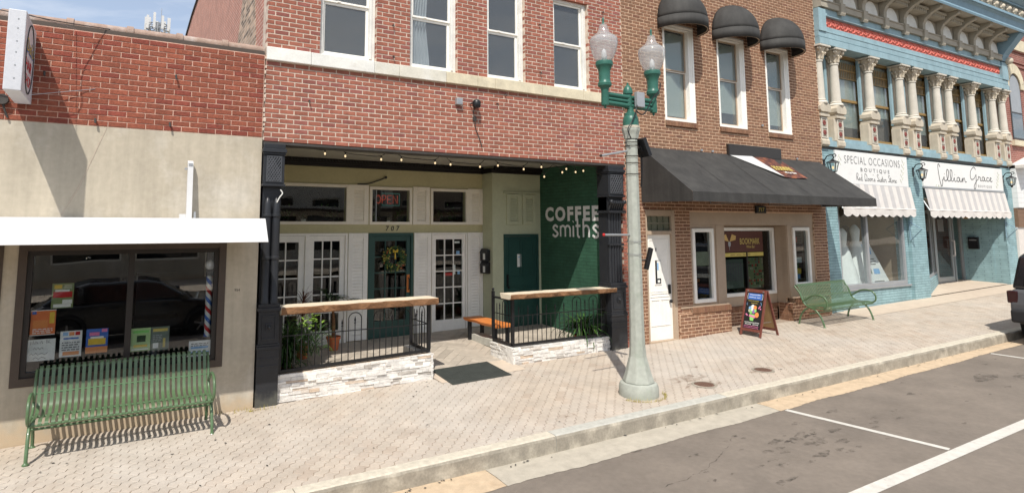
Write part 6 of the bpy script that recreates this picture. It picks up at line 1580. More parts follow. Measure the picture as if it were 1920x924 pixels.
# signs
def sign(x0, x1, z0, z1, label):
    t = thing('shop_sign', label, 'sign', ((x0 + x1) / 2, .05, z0)); mb = MB(); mb.box(x0, x1, .04, .19, z0, z1); bevel(mb.build('board', M['sign_white'], t), .006)
    mb = MB(); mb.box(x0 - .02, x1 + .02, .03, .19, z0 - .05, z0 - .001); mb.build('bottom_trim', M['grey_box'], t); return t
s1 = sign(15.745, 19.245, 3.56, 4.395, 'white shop sign reading SPECIAL OCCASIONS BOUTIQUE')
mb = MB(); text(mb, 'SPECIAL OCCASIONS', (16.12, .04, 4.08), (1, 0, 0), (0, 0, 1), width=2.72, height=.20, th=.004, bold=-.012, spacing=1.15); text(mb, 'BOUTIQUE', (16.85, .04, 3.875), (1, 0, 0), (0, 0, 1), width=1.42, height=.115, th=.004, bold=.01, spacing=1.7); mb.build('lettering', M['ink_soft'], s1)
def script(word, k=1.0):
    """joined-up handwriting built from pen strokes"""
    G_ = {'l': ([(0, 0), (.12, .3), (.16, .8), (.10, .95), (.05, .8), (.06, .2), (.12, 0), (.2, .05)], .2), 'i': ([(0, .05), (.06, .32), (.07, .05), (.13, 0), (.18, .06)], .18), 'a': ([(.2, .3), (.1, .36), (.03, .2), (.06, .03), (.14, .03), (.2, .3), (.2, .06), (.27, .02), (.3, .06)], .3),
          'n': ([(0, .04), (.06, .32), (.06, 0), (.12, .28), (.18, .34), (.2, .1), (.24, .0), (.3, .06)], .3), 'r': ([(0, .04), (.06, .36), (.1, .3), (.17, .3), (.16, .06), (.21, 0), (.25, .05)], .25), 'c': ([(.18, .28), (.11, .34), (.04, .2), (.07, .03), (.16, .02), (.22, .08)], .22), 'e': ([(.0, .1), (.1, .2), (.14, .3), (.08, .34), (.04, .16), (.1, .0), (.2, .06)], .2),
          'd': ([(.18, .3), (.1, .34), (.03, .18), (.08, .02), (.16, .1), (.22, .9), (.2, .08), (.26, .02), (.3, .06)], .3), 's': ([(0, .04), (.08, .34), (.12, .14), (.07, .0), (.02, .04), (.1, .02), (.18, .06)], .18), 't': ([(0, .05), (.08, .7), (.07, .06), (.13, 0), (.18, .05)], .18), 'o': ([(.14, .32), (.05, .28), (.03, .1), (.1, .0), (.18, .12), (.14, .32), (.22, .28)], .24),
          'L': ([(.12, 1.1), (.05, 1.35), (.0, 1.1), (.04, .2), (.1, -.35), (.16, -.45), (.2, -.2), (.2, .1)], .24), 'G': ([(.42, .95), (.30, 1.15), (.10, .8), (.04, .3), (.12, .05), (.3, .2), (.42, .5), (.40, .0), (.34, -.6), (.26, -.75), (.24, -.5), (.42, -.05), (.52, .1)], .52), 'R': ([(.05, 0), (.08, .9), (.25, .8), (.2, .5), (.08, .45), (.28, .0)], .3), 'D': ([(.06, 0), (.08, .9), (.3, .7), (.3, .3), (.06, .0), (.36, .06)], .38), 'S': ([(.24, .8), (.14, .95), (.06, .75), (.2, .4), (.14, .05), (.02, .12), (.26, .06)], .28), "'": ([(.02, .9), (.0, .75)], .08), ' ': (None, .2)}
    x = 0; out = []
    for ch_ in word:
        g, adv = G_[ch_]
        if g: out.append(smooth_line([((x + p[0]) * k, p[1] * k) for p in g], 4))
        if ch_ == 'i': out.append([((x + .10) * k, .55 * k), ((x + .105) * k, .58 * k)])
        if ch_ == 't': out.append([((x) * k, .45 * k), ((x + .16) * k, .48 * k)])
        x += adv
    return out, x * k
mb = MB(); ln, wd = script("Red Door's Sister Store"); k = 2.0 / wd; strokes(mb, [[(p[0] * k, p[1] * .20) for p in l] for l in ln], (16.62, .04, 3.66), (1, 0, 0), (0, 0, 1), 1, .014, .004, 5); mb.build('script', M['ink_soft'], s1)
def sprig(t, x, z, dx, dz, n=9):
    mb = MB(); 
    for i in range(n):
        a = i / n; c = (x + dx * a, .034, z + dz * a); s = 1 if i % 2 else -1; leaf(mb, c, (s * .5 + dx * .3, 0, .6 * (1 if dz > 0 else -1)), .14, .05, (0, 1, 0))
    mb.build('printed_sprig', M['leaf_print'], t)
sprig(s1, 18.88, 3.66, .18, .62); sprig(s1, 15.92, 4.3, -.08, -.3, 5); sprig(s1, 15.95, 3.66, .3, -.02, 4)
s2 = sign(20.105, 25.315, 3.62, 4.345, 'white shop sign with the handwritten name Lillian Grace')
mb = MB(); ln, wd = script('Lillian'); k = 1.75 / wd; strokes(mb, [[(p[0] * k, p[1] * .36) for p in l] for l in ln], (21.0, .04, 3.82), (1, 0, 0), (0, 0, 1), 1, .022, .005, 5); ln, wd = script('Grace'); k = 1.55 / wd; strokes(mb, [[(p[0] * k, p[1] * .36) for p in l] for l in ln], (22.98, .04, 3.90), (1, 0, 0), (0, 0, 1), 1, .022, .005, 5); mb.build('script', M['ink'], s2)
mb = MB(); text(mb, 'BOUTIQUE', (23.5, .04, 3.68), (1, 0, 0), (0, 0, 1), width=.95, height=.085, th=.004, bold=.0, spacing=1.5); mb.build('lettering', M['ink_soft'], s2); sprig(s2, 24.85, 3.68, .2, .5); sprig(s2, 20.85, 3.70, .3, -.04, 4)
# striped scalloped awnings
def striped(x0, x1, label, n):
    t = thing('striped_awning', label, 'awning', ((x0 + x1) / 2, .0, 2.75), 'striped awnings of the boutique'); w_ = (x1 - x0) / n
    for i in range(n):
        a, b = x0 + i * w_, x0 + (i + 1) * w_; mb = MB()
        ya, yb, za, zb = .03, -.06, 3.555, 2.93
        mb.quad((a, ya, za), (a, yb, zb), (b, yb, zb), (b, ya, za)); mb.build('stripe', M['stripe_white' if i % 2 else 'stripe_grey'], t)
    m_ = max(4, round((x1 - x0) / .34)); w2 = (x1 - x0) / m_
    mb = MB(); mb.tube([(x0, -.06, 2.93), (x1, -.06, 2.93)], .022, 6); mb.build('front_bar', M['stripe_white'], t)
    for i in range(m_):
        a = x0 + i * w2; mb = MB(); q = [(a, 2.92)] + [(a + w2 * s, 2.78 - .06 * math.sin(math.pi * s) + random.uniform(-.006, .006)) for s in fr(0, 1, 8)] + [(a + w2, 2.92)]; q = q[::-1]
        mb.add([(p[0], -.075 - .012 * math.sin(9 * p[0]), p[1]) for p in q], [tuple(range(len(q)))]); mb.build('scallop', M['stripe_white'], t)
    mb = MB(); mb.tube([(x1 - .03, .1, 3.2), (x1 + .0, -.05, 2.93)], .018, 6); mb.tube([(x0 + .03, .1, 3.2), (x0, -.05, 2.93)], .018, 6); mb.build('arm', M['steel'], t)
striped(15.75, 19.30, 'grey and white striped awning with a scalloped edge under the SPECIAL OCCASIONS sign', 18); striped(20.11, 25.36, 'grey and white striped awning with a scalloped edge under the Lillian Grace sign', 26)
# awning arms folded on the pier
for (x, lab) in ((19.18, 'thin dark awning arm bracket on the middle teal pier'), (25.28, 'thin dark awning arm bracket on the far teal pier')):
    mb = MB(); mb.tube([(x, .10, 2.62), (x + .02, -.22, 2.40), (x + .05, .075, 2.1)], .016, 6); mb.tube([(x, .07, 2.1), (x, .07, 2.62)], .014, 6); tag(mb.build('awning_arm', M['blue_teal']), lab, 'bracket', 'awning arms on the teal piers')
# wall lanterns
LG = emis('lantern_glow', (1, .72, .38), 1.1)
def lantern(x, label):
    t = thing('wall_lantern', label, 'lantern', (x, .08, 3.9), 'black wall lanterns on the boutique piers'); y = -.22; LS = Matrix.Translation((x, .079, 3.98)) @ Matrix.Scale(.74, 4) @ Matrix.Translation((-x, -.079, -3.98))
    mb = MB(); mb.box(x - .05, x + .05, .055, .079, 3.86, 4.18); mb.tube(smooth_line([(x, .055, 4.12), (x, -.05, 4.28), (x, -.20, 4.30), (x, -.26, 4.22), (x, -.22, 4.17)]), .018, 6); mb.tube(smooth_line([(x, -.19, 4.29), (x, -.30, 4.33), (x, -.34, 4.27), (x, -.30, 4.24)]), .014, 6); mb.xf(LS).build('arm', M['black_metal'], t)
    mb = MB(); mb.lathe([(.02, 4.17), (.06, 4.13), (.19, 4.06), (.20, 4.04)], (x, y), 6); mb.lathe([(.10, 3.76), (.115, 3.745), (.05, 3.72), (.03, 3.66), (.001, 3.64)], (x, y), 6); mb.xf(LS).build('roof_and_base', M['black_metal'], t)
    mb = MB()
    for k in range(6): a = k * math.pi / 3; mb.tube([(x + .165 * math.cos(a), y + .165 * math.sin(a), 4.04), (x + .10 * math.cos(a), y + .10 * math.sin(a), 3.76)], .012, 5)
    mb.xf(LS).build('cage', M['black_metal'], t); MB().lathe([(.098, 3.765), (.16, 4.035)], (x, y), 6, caps=False).xf(LS).build('glass', G3, t); MB().ball((x, y, 3.88), .035, 8, 1.6).xf(LS).build('bulb', LG, t, smooth=True)
lantern(15.27, 'black wall lantern between the canopy and the SPECIAL OCCASIONS sign'); lantern(19.62, 'black wall lantern on the pier between the two boutique signs'); lantern(25.42, 'black wall lantern at the far right end of the boutique')

# ---------------------------------------------------------------- next building along
nb = thing('brick_building', 'red brick building with arched cream-edged windows beyond the boutique', 'shop building', (30, .2, .6))
AW = [(26.62, 27.55), (28.35, 29.28), (30.1, 31.0)]
mb = MB(); mb.box(26.06, 38, .10, .5, 4.6, 11); mb.build('brick_wall', M['far_brick'], nb)
for a, b in AW:
    cx, r = (a + b) / 2, (b - a) / 2; zs0, zt0 = 5.45, 7.25
    mb = MB(); pts = [(a, zs0), (b, zs0)] + [(cx + r * math.cos(t), zt0 + r * 1.1 * math.sin(t)) for t in fr(0, math.pi, 14)]; mb.prism(pts, 1, .085, .105); o = mb.build('window', M['dark_frame'], nb)
    mb = MB(); q = [(cx + (r - .06) * math.cos(t), zt0 + (r - .06) * 1.1 * math.sin(t)) for t in fr(0, math.pi, 12)]; mb.prism([(a + .06, 6.4), (b - .06, 6.4)] + q, 1, .078, .084); mb.build('pane', M['grey_box'], o); mb = MB(); mb.prism([(a + .06, 5.5), (b - .06, 5.5), (b - .06, 6.34), (a + .06, 6.34)], 1, .078, .084); mb.build('pane', G2, o)
    for k in range(11):
        t0, t1 = math.pi * k / 11 + .01, math.pi * (k + 1) / 11 - .01; mb = MB()
        mb.prism([(cx + rr * math.cos(t), zt0 + rr * 1.1 * math.sin(t)) for rr, t in ((r + .02, t0), (r + .33, t0), (r + .33, t1), (r + .02, t1))], 1, .05, .099); mb.build('voussoir', M['limestone'], nb)
    mb = MB(); mb.box(a - .15, b + .15, -.0, .099, 5.22, 5.40); mb.build('window_sill', M['limestone'], nb)
mb = MB()
for z, h in ((8.05, .08), (8.2, .06), (8.6, .5)): mb.box(26.06, 38, .06, .0995, z, z + h)
mb.build('band_course', M['far_brick'], nb); MB().box(26.06, 38, .02, .0595, 8.65, 9.05).build('stone_band', M['limestone'], nb)
mb = MB(); mb.box(26.06, 38, .11, .55, 11.002, 11.2); mb.build('parapet', M['limestone'], nb)
mb = MB(); mb.prism([(26.06, 4.50), (32, 6.1), (32, 6.0), (26.06, 4.40)], 1, -.5, .099); mb.build('canopy_edge', M['stripe_white'], nb)
for k in range(9): MB().box(26.06, 34, -.06 - .002 * (k % 2), .099, 3.1 + k * .16, 3.1 + k * .16 + .156).build('siding_board', M['siding'], nb)
for k in range(4): MB().box(26.06, 34, -.02 - .002 * (k % 2), .099, 2.45 + k * .16, 2.45 + k * .16 + .156).build('siding_board', M['brown_siding'], nb)
mb = MB(); mb.box(26.06, 34, .02, .099, .3, 2.445); mb.build('ground_wall', M['stripe_white'], nb)
mb = MB(); mb.tube([(26.9, -.1, 4.1), (26.9, -.1, 3.5)], .02, 6); mb.tube(smooth_line([(26.6, -.1, 3.6), (26.7, -.1, 3.75), (26.85, -.1, 3.62), (27.0, -.1, 3.8)]), .02, 6); mb.build('iron_ornament', M['black_metal'], nb)
# ---------------------------------------------------------------- street lamp
lx, ly = 6.45, -2.19; lz = zs(lx, ly)
lp = thing('street_lamp', 'twin-globe street lamp on an octagonal concrete post by the kerb', 'street lamp', (lx, ly, lz))
MB().lathe([(0.2664, lz - .02), (0.2701, lz + .02), (0.2664, lz + .12), (0.2482, lz + .165), (0.2190, lz + .175)], (lx, ly), 28).build('base', M['concrete_pole'], lp, smooth=30)
mb = MB(); prof = [(0.2190, lz + .176), (0.2117, lz + .21), (0.1935, lz + .26), (0.1715, lz + .33), (0.1496, lz + .42), (0.1215, lz + .52), (0.110, lz + .66), (0.1035, lz + .9), (0.096, 2.0), (0.090, 3.0), (0.086, 3.74)]
mb.lathe(prof, (lx, ly), 8, a0=math.pi / 8 + .25); bevel(mb.build('post', M['concrete_pole'], lp), .012)
MB().lathe([(0.0985, 3.741), (0.1095, 3.80), (0.1278, 3.86), (0.1299, 3.895)], (lx, ly), 8, a0=math.pi / 8 + .25).build('post_head', M['concrete_pole'], lp)
MB().lathe([(0.1241, 3.896), (0.1256, 3.925), (0.1168, 3.93)], (lx, ly), 24).build('collar', M['kerb_pale'], lp, smooth=30)
MB().lathe([(0.1132, 3.931), (0.1132, 4.00), (0.1022, 4.06), (0.0912, 4.075), (0.0876, 4.12), (0.0511, 4.135), (0.0438, 4.20)], (lx, ly), 24).build('cap', M['lamp_green'], lp, smooth=30)
mb = MB()
for dz, dy in ((0, .05), (.062, .042), (.124, .05)): mb.tube([(5.97, ly, 4.235 + dz), (6.93, ly, 4.215 + dz)], .036 if dz != .062 else .028, 10)
mb.build('cross_arm', M['lamp_green'], lp, smooth=40)
MB().lathe([(0.0548, 4.19), (0.0584, 4.30), (0.0548, 4.40), (0.0693, 4.405), (0.0715, 4.43), (0.0621, 4.48), (0.0365, 4.52), (0.0146, 4.545), (0.0161, 4.565), (0.0007, 4.58)], (lx - .02, ly + .02), 20).build('hub', M['lamp_green'], lp, smooth=30)
mb = MB(); mb.box(lx + .015, lx + .165, ly - .13, ly - .07, 4.20, 4.42); bevel(mb.build('control_box', M['grey_box'], lp), .006)
mb = MB(); mb.tube(smooth_line([(lx + .02, ly - .12, 4.22), (lx - .04, ly - .15, 4.14), (lx + .03, ly - .17, 4.08), (lx + .12, ly - .15, 4.10), (lx + .25, ly - .10, 4.2), (6.80, ly - .09, 4.34), (6.95, ly - .1, 4.50), (7.0, ly - .08, 4.62)]), .009, 6); mb.tube(smooth_line([(lx - .03, ly - .15, 4.14), (lx - .09, ly - .12, 3.98), (lx - .16, ly - .1, 3.86), (lx - .12, ly - .12, 3.72)]), .008, 6); mb.tube(smooth_line([(lx + .14, ly - .05, 3.72), (lx + .17, ly - .02, 3.60), (lx + .20, ly, 3.35), (lx + .19, ly + .02, 3.05)]), .012, 6); mb.build('cable', M['black_metal'], lp)
for x, dz in ((5.965, .0), (6.925, -.02)):
    mb = MB(); mb.lathe([(0.0007, 4.14 + dz), (0.0146, 4.15 + dz), (0.0182, 4.18 + dz), (0.0511, 4.19 + dz), (0.0548, 4.215 + dz), (0.0511, 4.40 + dz), (0.0621, 4.44 + dz), (0.0949, 4.47 + dz), (0.0985, 4.505 + dz), (0.0839, 4.53 + dz), (0.0788, 4.56 + dz), (0.0818, 4.65 + dz), (0.0861, 4.70 + dz), (0.1132, 4.755 + dz), (0.1205, 4.765 + dz), (0.1241, 4.80 + dz), (0.1183, 4.825 + dz), (0.0876, 4.83 + dz)], (x, ly), 24); mb.build('lamp_holder', M['lamp_green'], lp, smooth=30)
    g = MB(); g.lathe([(0.102, 4.832 + dz), (0.136, 4.88 + dz), (0.174, 4.97 + dz), (0.196, 5.07 + dz), (0.200, 5.12 + dz), (0.192, 5.16 + dz), (0.170, 5.185 + dz), (0.1387, 5.20 + dz)], (x, ly), 28, caps=False); o = g.build('globe', GL, lp, smooth=True); sm = o.modifiers.new('s', 'SOLIDIFY'); sm.thickness = .008
    g = MB(); g.lathe([(0.1460, 5.201 + dz), (0.1205, 5.225 + dz), (0.0876, 5.25 + dz), (0.0657, 5.31 + dz), (0.0511, 5.37 + dz), (0.0219, 5.375 + dz)], (x, ly), 24); g.build('globe_top', GL, lp, smooth=30)
    MB().lathe([(0.0204, 5.376 + dz), (0.0161, 5.40 + dz), (0.0131, 5.42 + dz), (0.0175, 5.45 + dz), (0.0088, 5.475 + dz), (0.0007, 5.49 + dz)], (x, ly), 12).build('finial', M['lamp_green'], lp, smooth=40)
    MB().lathe([(0.0365, 4.831 + dz), (0.0401, 4.90 + dz), (0.0328, 4.98 + dz), (0.0007, 5.02 + dz)], (x, ly), 12).build('lamp', M['white_trans'], lp, smooth=True)
for z in (3.68, 3.63, 3.48, 3.38, 3.22, 2.26, 2.08):
    MB().lathe([(.1005 + (3.7 - z) * .006, z), (.1025 + (3.7 - z) * .006, z + .012)], (lx, ly), 8, caps=False, a0=math.pi / 8 + .25).build('strap', M['steel' if z < 3 else 'dark_frame'], lp)
MB().tube([(lx - .09, ly, 3.56), (lx - .56, ly + .02, 3.47)], .016, 8).build('banner_rod', M['steel'], lp); MB().tube([(lx - .09, ly, 2.36), (lx - .56, ly, 2.365)], .016, 8).build('banner_rod', M['steel'], lp)
MB().ball((lx - .57, ly + .02, 3.468), .022, 8).build('rod_end', M['dark_frame'], lp); MB().ball((lx - .57, ly, 2.365), .022, 8).build('rod_end', M['print_red'], lp)
mb = MB(); mb.box(-.035, .035, -.10, .10, -.14, .14); mb.box(-.05, -.036, -.02, .02, -.04, .04); mb.xf(Matrix.Translation((lx + .17, ly - .05, 3.62)) @ Matrix.Rotation(R_(-25), 4, 'Y')); bevel(mb.build('small_solar_panel', M['black_metal'], lp), .006)
MB().tube([(lx + .1, ly - .02, 3.62), (lx + .17, ly - .05, 3.62)], .014, 6).build('panel_bracket', M['dark_frame'], lp)
mb = MB(); mb.box(-.03, .03, -.025, .025, -.16, .16); mb.xf(Matrix.Translation((lx + .25, ly - .02, 2.02)) @ Matrix.Rotation(R_(20), 4, 'Y')); mb.tube([(lx + .08, ly, 2.0), (lx + .24, ly - .02, 2.0)], .012, 6); bevel(mb.build('black_case', M['black_metal'], lp), .006)

# ---------------------------------------------------------------- benches
def strip(path, wd, th):
    mb = MB(); pts = [Vector((0, p[0], p[1])) for p in path]; n = len(pts)
    for i, p in enumerate(pts):
        t = (pts[min(i + 1, n - 1)] - pts[max(i - 1, 0)]).normalized(); nn = Vector((0, -t.z, t.y)) * th / 2
        for s in (1, -1):
            for x in (-wd / 2, wd / 2): q = p + nn * s; mb.v.append((x, q.y, q.z))
    for i in range(n - 1):
        a = i * 4; b = a + 4
        mb.f += [(a, a + 1, b + 1, b), (a + 2, b + 2, b + 3, a + 3), (a, b, b + 2, a + 2), (a + 1, a + 3, b + 3, b + 1)]
    mb.f += [(0, 2, 3, 1), ((n - 1) * 4, (n - 1) * 4 + 1, (n - 1) * 4 + 3, (n - 1) * 4 + 2)]
    return mb
def bench(label, cx, y0, z0, wd, nsl, tilt=0, rot=0, sw=.0345):
    t = thing('slatted_bench', label, 'bench', (cx, y0, z0), 'green slatted metal benches against the shopfronts')
    prof = smooth_line([(-.035, .835), (-.05, .865), (-.075, .872), (-.10, .85), (-.15, .72), (-.195, .58), (-.235, .49), (-.29, .445), (-.38, .425), (-.50, .43), (-.60, .44), (-.655, .435), (-.685, .41), (-.688, .385)], 3)
    me = strip(prof, sw, .005).mesh('slat', 50); me.materials.append(M['bench_green']); pitch = wd / nsl
    for i in range(nsl):
        o = bpy.data.objects.new('slat', me); link(o); o.parent = t; o.location = (-wd / 2 + pitch * (i + .5), 0, 0)
    def part(name, mb, **k):
        o = bpy.data.objects.new(name, mb.mesh(name, 50)); link(o); o.data.materials.append(M['bench_green']); o.parent = t; return o
    h = wd / 2 + .015
    for (y, z, r) in ((-.045, .832, .013), (-.18, .60, .010), (-.40, .408, .014), (-.675, .388, .013), (-.36, .27, .014)):
        m_ = MB(); m_.tube([(-h, y, z), (h, y, z)], r, 8); part('cross_rail', m_)
    for s in (-1, 1):
        x = s * h; X = Vector((1, 0, 0))
        def fb(name, pts, r=.026, k=.38):
            m_ = MB(); m_.tube([(x, p[0], p[1]) for p in smooth_line(pts, 5)], r, 8, flat=(X, 1)) if name != 'armrest' else m_.tube([(x, p[0], p[1]) for p in smooth_line(pts, 5)], r, 8)
            return part(name, m_)
        fb('leg', [(-.36, .405), (-.48, .36), (-.58, .25), (-.635, .12), (-.66, .015)], .019)
        fb('leg', [(-.36, .405), (-.26, .35), (-.17, .24), (-.12, .12), (-.10, .015)], .019)
        fb('armrest', [(-.66, .40), (-.735, .46), (-.745, .56), (-.69, .645), (-.57, .68), (-.42, .655), (-.30, .575), (-.215, .53)], .0175)
        fb('side_rail', [(-.045, .835), (-.15, .70), (-.20, .57), (-.26, .46), (-.38, .41), (-.66, .40)], .0165)
        for y in (-.66, -.10):
            m_ = MB(); m_.lathe([(.032, .0), (.034, .012), (.02, .024), (.018, .03)], (x, y), 10); part('foot', m_)
    t.rotation_euler = (0, tilt, rot)
    return t
bench('green slatted bench below the hair shop window, nearest the camera', .18, -.055, .035, 1.77, 30, -math.atan(.010))
bench('green slatted bench by the brown brick pier and the blue boutique', 14.22, -.21, .335, 1.80, 32, -math.atan(.020), R_(-1.5), .029)

# ---------------------------------------------------------------- chalkboard sign
af = thing('sandwich_board', 'wooden sandwich board with a bright chalk drawing on the pavement', 'sign', (11.5, -.55, .29))
y0, y1 = -.80, -.33; zt_, zg = 1.19, .29
def board(xb, xt, sgn, front):
    """one leaf leaning from (xb, ground) to (xt, top); local s across, h up"""
    dx = xt - xb; H_ = zt_ - zg; nrm = Vector((-H_, 0, dx)).normalized() * sgn
    def P(y, h, o): b = Vector((xb + dx * h, y, zg + H_ * h)); b += nrm * o; return tuple(b)
    def slab(ya, yb, ha, hb, o0, o1):
        mb = MB(); mb.add([P(ya, ha, o0), P(yb, ha, o0), P(yb, hb, o0), P(ya, hb, o0), P(ya, ha, o1), P(yb, ha, o1), P(yb, hb, o1), P(ya, hb, o1)], [(0, 3, 2, 1), (4, 5, 6, 7), (0, 1, 5, 4), (1, 2, 6, 5), (2, 3, 7, 6), (3, 0, 4, 7)]); return mb
    for a in (y0, y1 - .045): o = slab(a, a + .045, 0, 1, -.012, .012).build('leg', M['aframe_wood'], af); bevel(o, .004)
    for a, b in ((.10, .155), (.94, 1.0)): slab(y0 + .046, y1 - .046, a, b, -.011, .011).build('rail', M['aframe_wood'], af)
    slab(y0 + .046, y1 - .046, .156, .939, -.004, .004).build('panel', M['chalkboard' if front else 'aframe_back'], af)
    return P, slab
P, slab = board(11.20, 11.47, 1, True); board(11.77, 11.50, -1, False)
mb = MB(); mb.box(11.44, 11.53, y0 + .05, y0 + .08, 1.15, 1.17); mb.box(11.44, 11.53, y1 - .08, y1 - .05, 1.15, 1.17); mb.tube([(11.27, y0 + .1, .55), (11.70, y0 + .1, .55)], .004, 5); mb.build('hinge', M['steel'], af)
# chalk drawing: u runs from the left of the board (far y) to the right
def Q(u, h): return P(y1 - .05 - u * (y1 - y0 - .10), .156 + .783 * h, .006)
def chalk(ls, m, r=.004):
    mb = MB()
    for l in ls: mb.tube([Q(*p) for p in l], r, 5)
    mb.build('chalk', M[m], af)
def fillp(pts, m, k=0):
    mb = MB(); mb.add([tuple(Vector(Q(*p)) + Vector((-.0008 * k, 0, 0))) for p in pts], [tuple(range(len(pts)))[::-1]]); mb.build('chalk', M[m], af)
def wob(x0, x1, h, a=.012, n=None):
    n = n or int((x1 - x0) * 30); return [(x0 + (x1 - x0) * i / n, h + (a if i % 2 else -a) * random.uniform(.4, 1.2)) for i in range(n + 1)]
fillp([(.1, .80), (.9, .80), (.9, .97), (.1, .97)], 'paper_blue')
chalk([wob(.16, .80, .93), wob(.16, .55, .86), wob(.62, .8, .86)], 'paper_white', .005); chalk([[(.92, .80), (.95, .88), (.92, .97)], [(.08, .80), (.05, .88), (.08, .97)]], 'paper_white', .003)
chalk([wob(.12, .75, .76, .008), wob(.3, .68, .70, .008)], 'gilt', .004)
for k, (u, h, r, m) in enumerate(((.30, .55, .10, 'sky_print'), (.44, .60, .10, 'paper_white'), (.58, .58, .10, 'orange_print'), (.36, .47, .10, 'lime'), (.52, .48, .10, 'purple_print'), (.62, .50, .07, 'lime'), (.42, .52, .06, 'paper_white'), (.27, .49, .07, 'leaf_print'))):
    fillp([(u + r * (1 + .12 * math.sin(5 * t)) * math.cos(t), h + r * .62 * math.sin(t)) for t in fr(0, 2 * math.pi, 14)[:-1]], m, k + 1)
fillp([(.30, .40), (.62, .40), (.56, .22), (.37, .22)], 'lime', 10); fillp([(.28, .33), (.66, .30), (.68, .36), (.30, .38)], 'pink', 11)
fillp([(.74 + .12 * math.cos(t), .39 + .075 * math.sin(t)) for t in fr(0, 2 * math.pi, 14)[:-1]], 'orange_print', 12)
chalk([wob(.66, .82, .42, .006), wob(.66, .82, .38, .006)], 'print_brown', .003)
for u, h in ((.85, .62), (.80, .58), (.10, .38), (.16, .36), (.9, .56)): fillp([(u + .04 * math.cos(t), h + .022 * math.sin(t)) for t in fr(0, 2 * math.pi, 8)[:-1]], 'pink', 2)
chalk([[(.86, .74), (.92, .68), (.88, .64)], [(.10, .70), (.06, .66), (.12, .63)]], 'sky_print', .003)
chalk([wob(.06, .92, .17), wob(.10, .45, .12), wob(.55, .88, .12)], 'paper_white', .0045); chalk([wob(.04, .90, .07), wob(.04, .90, .03)], 'pink', .0035)

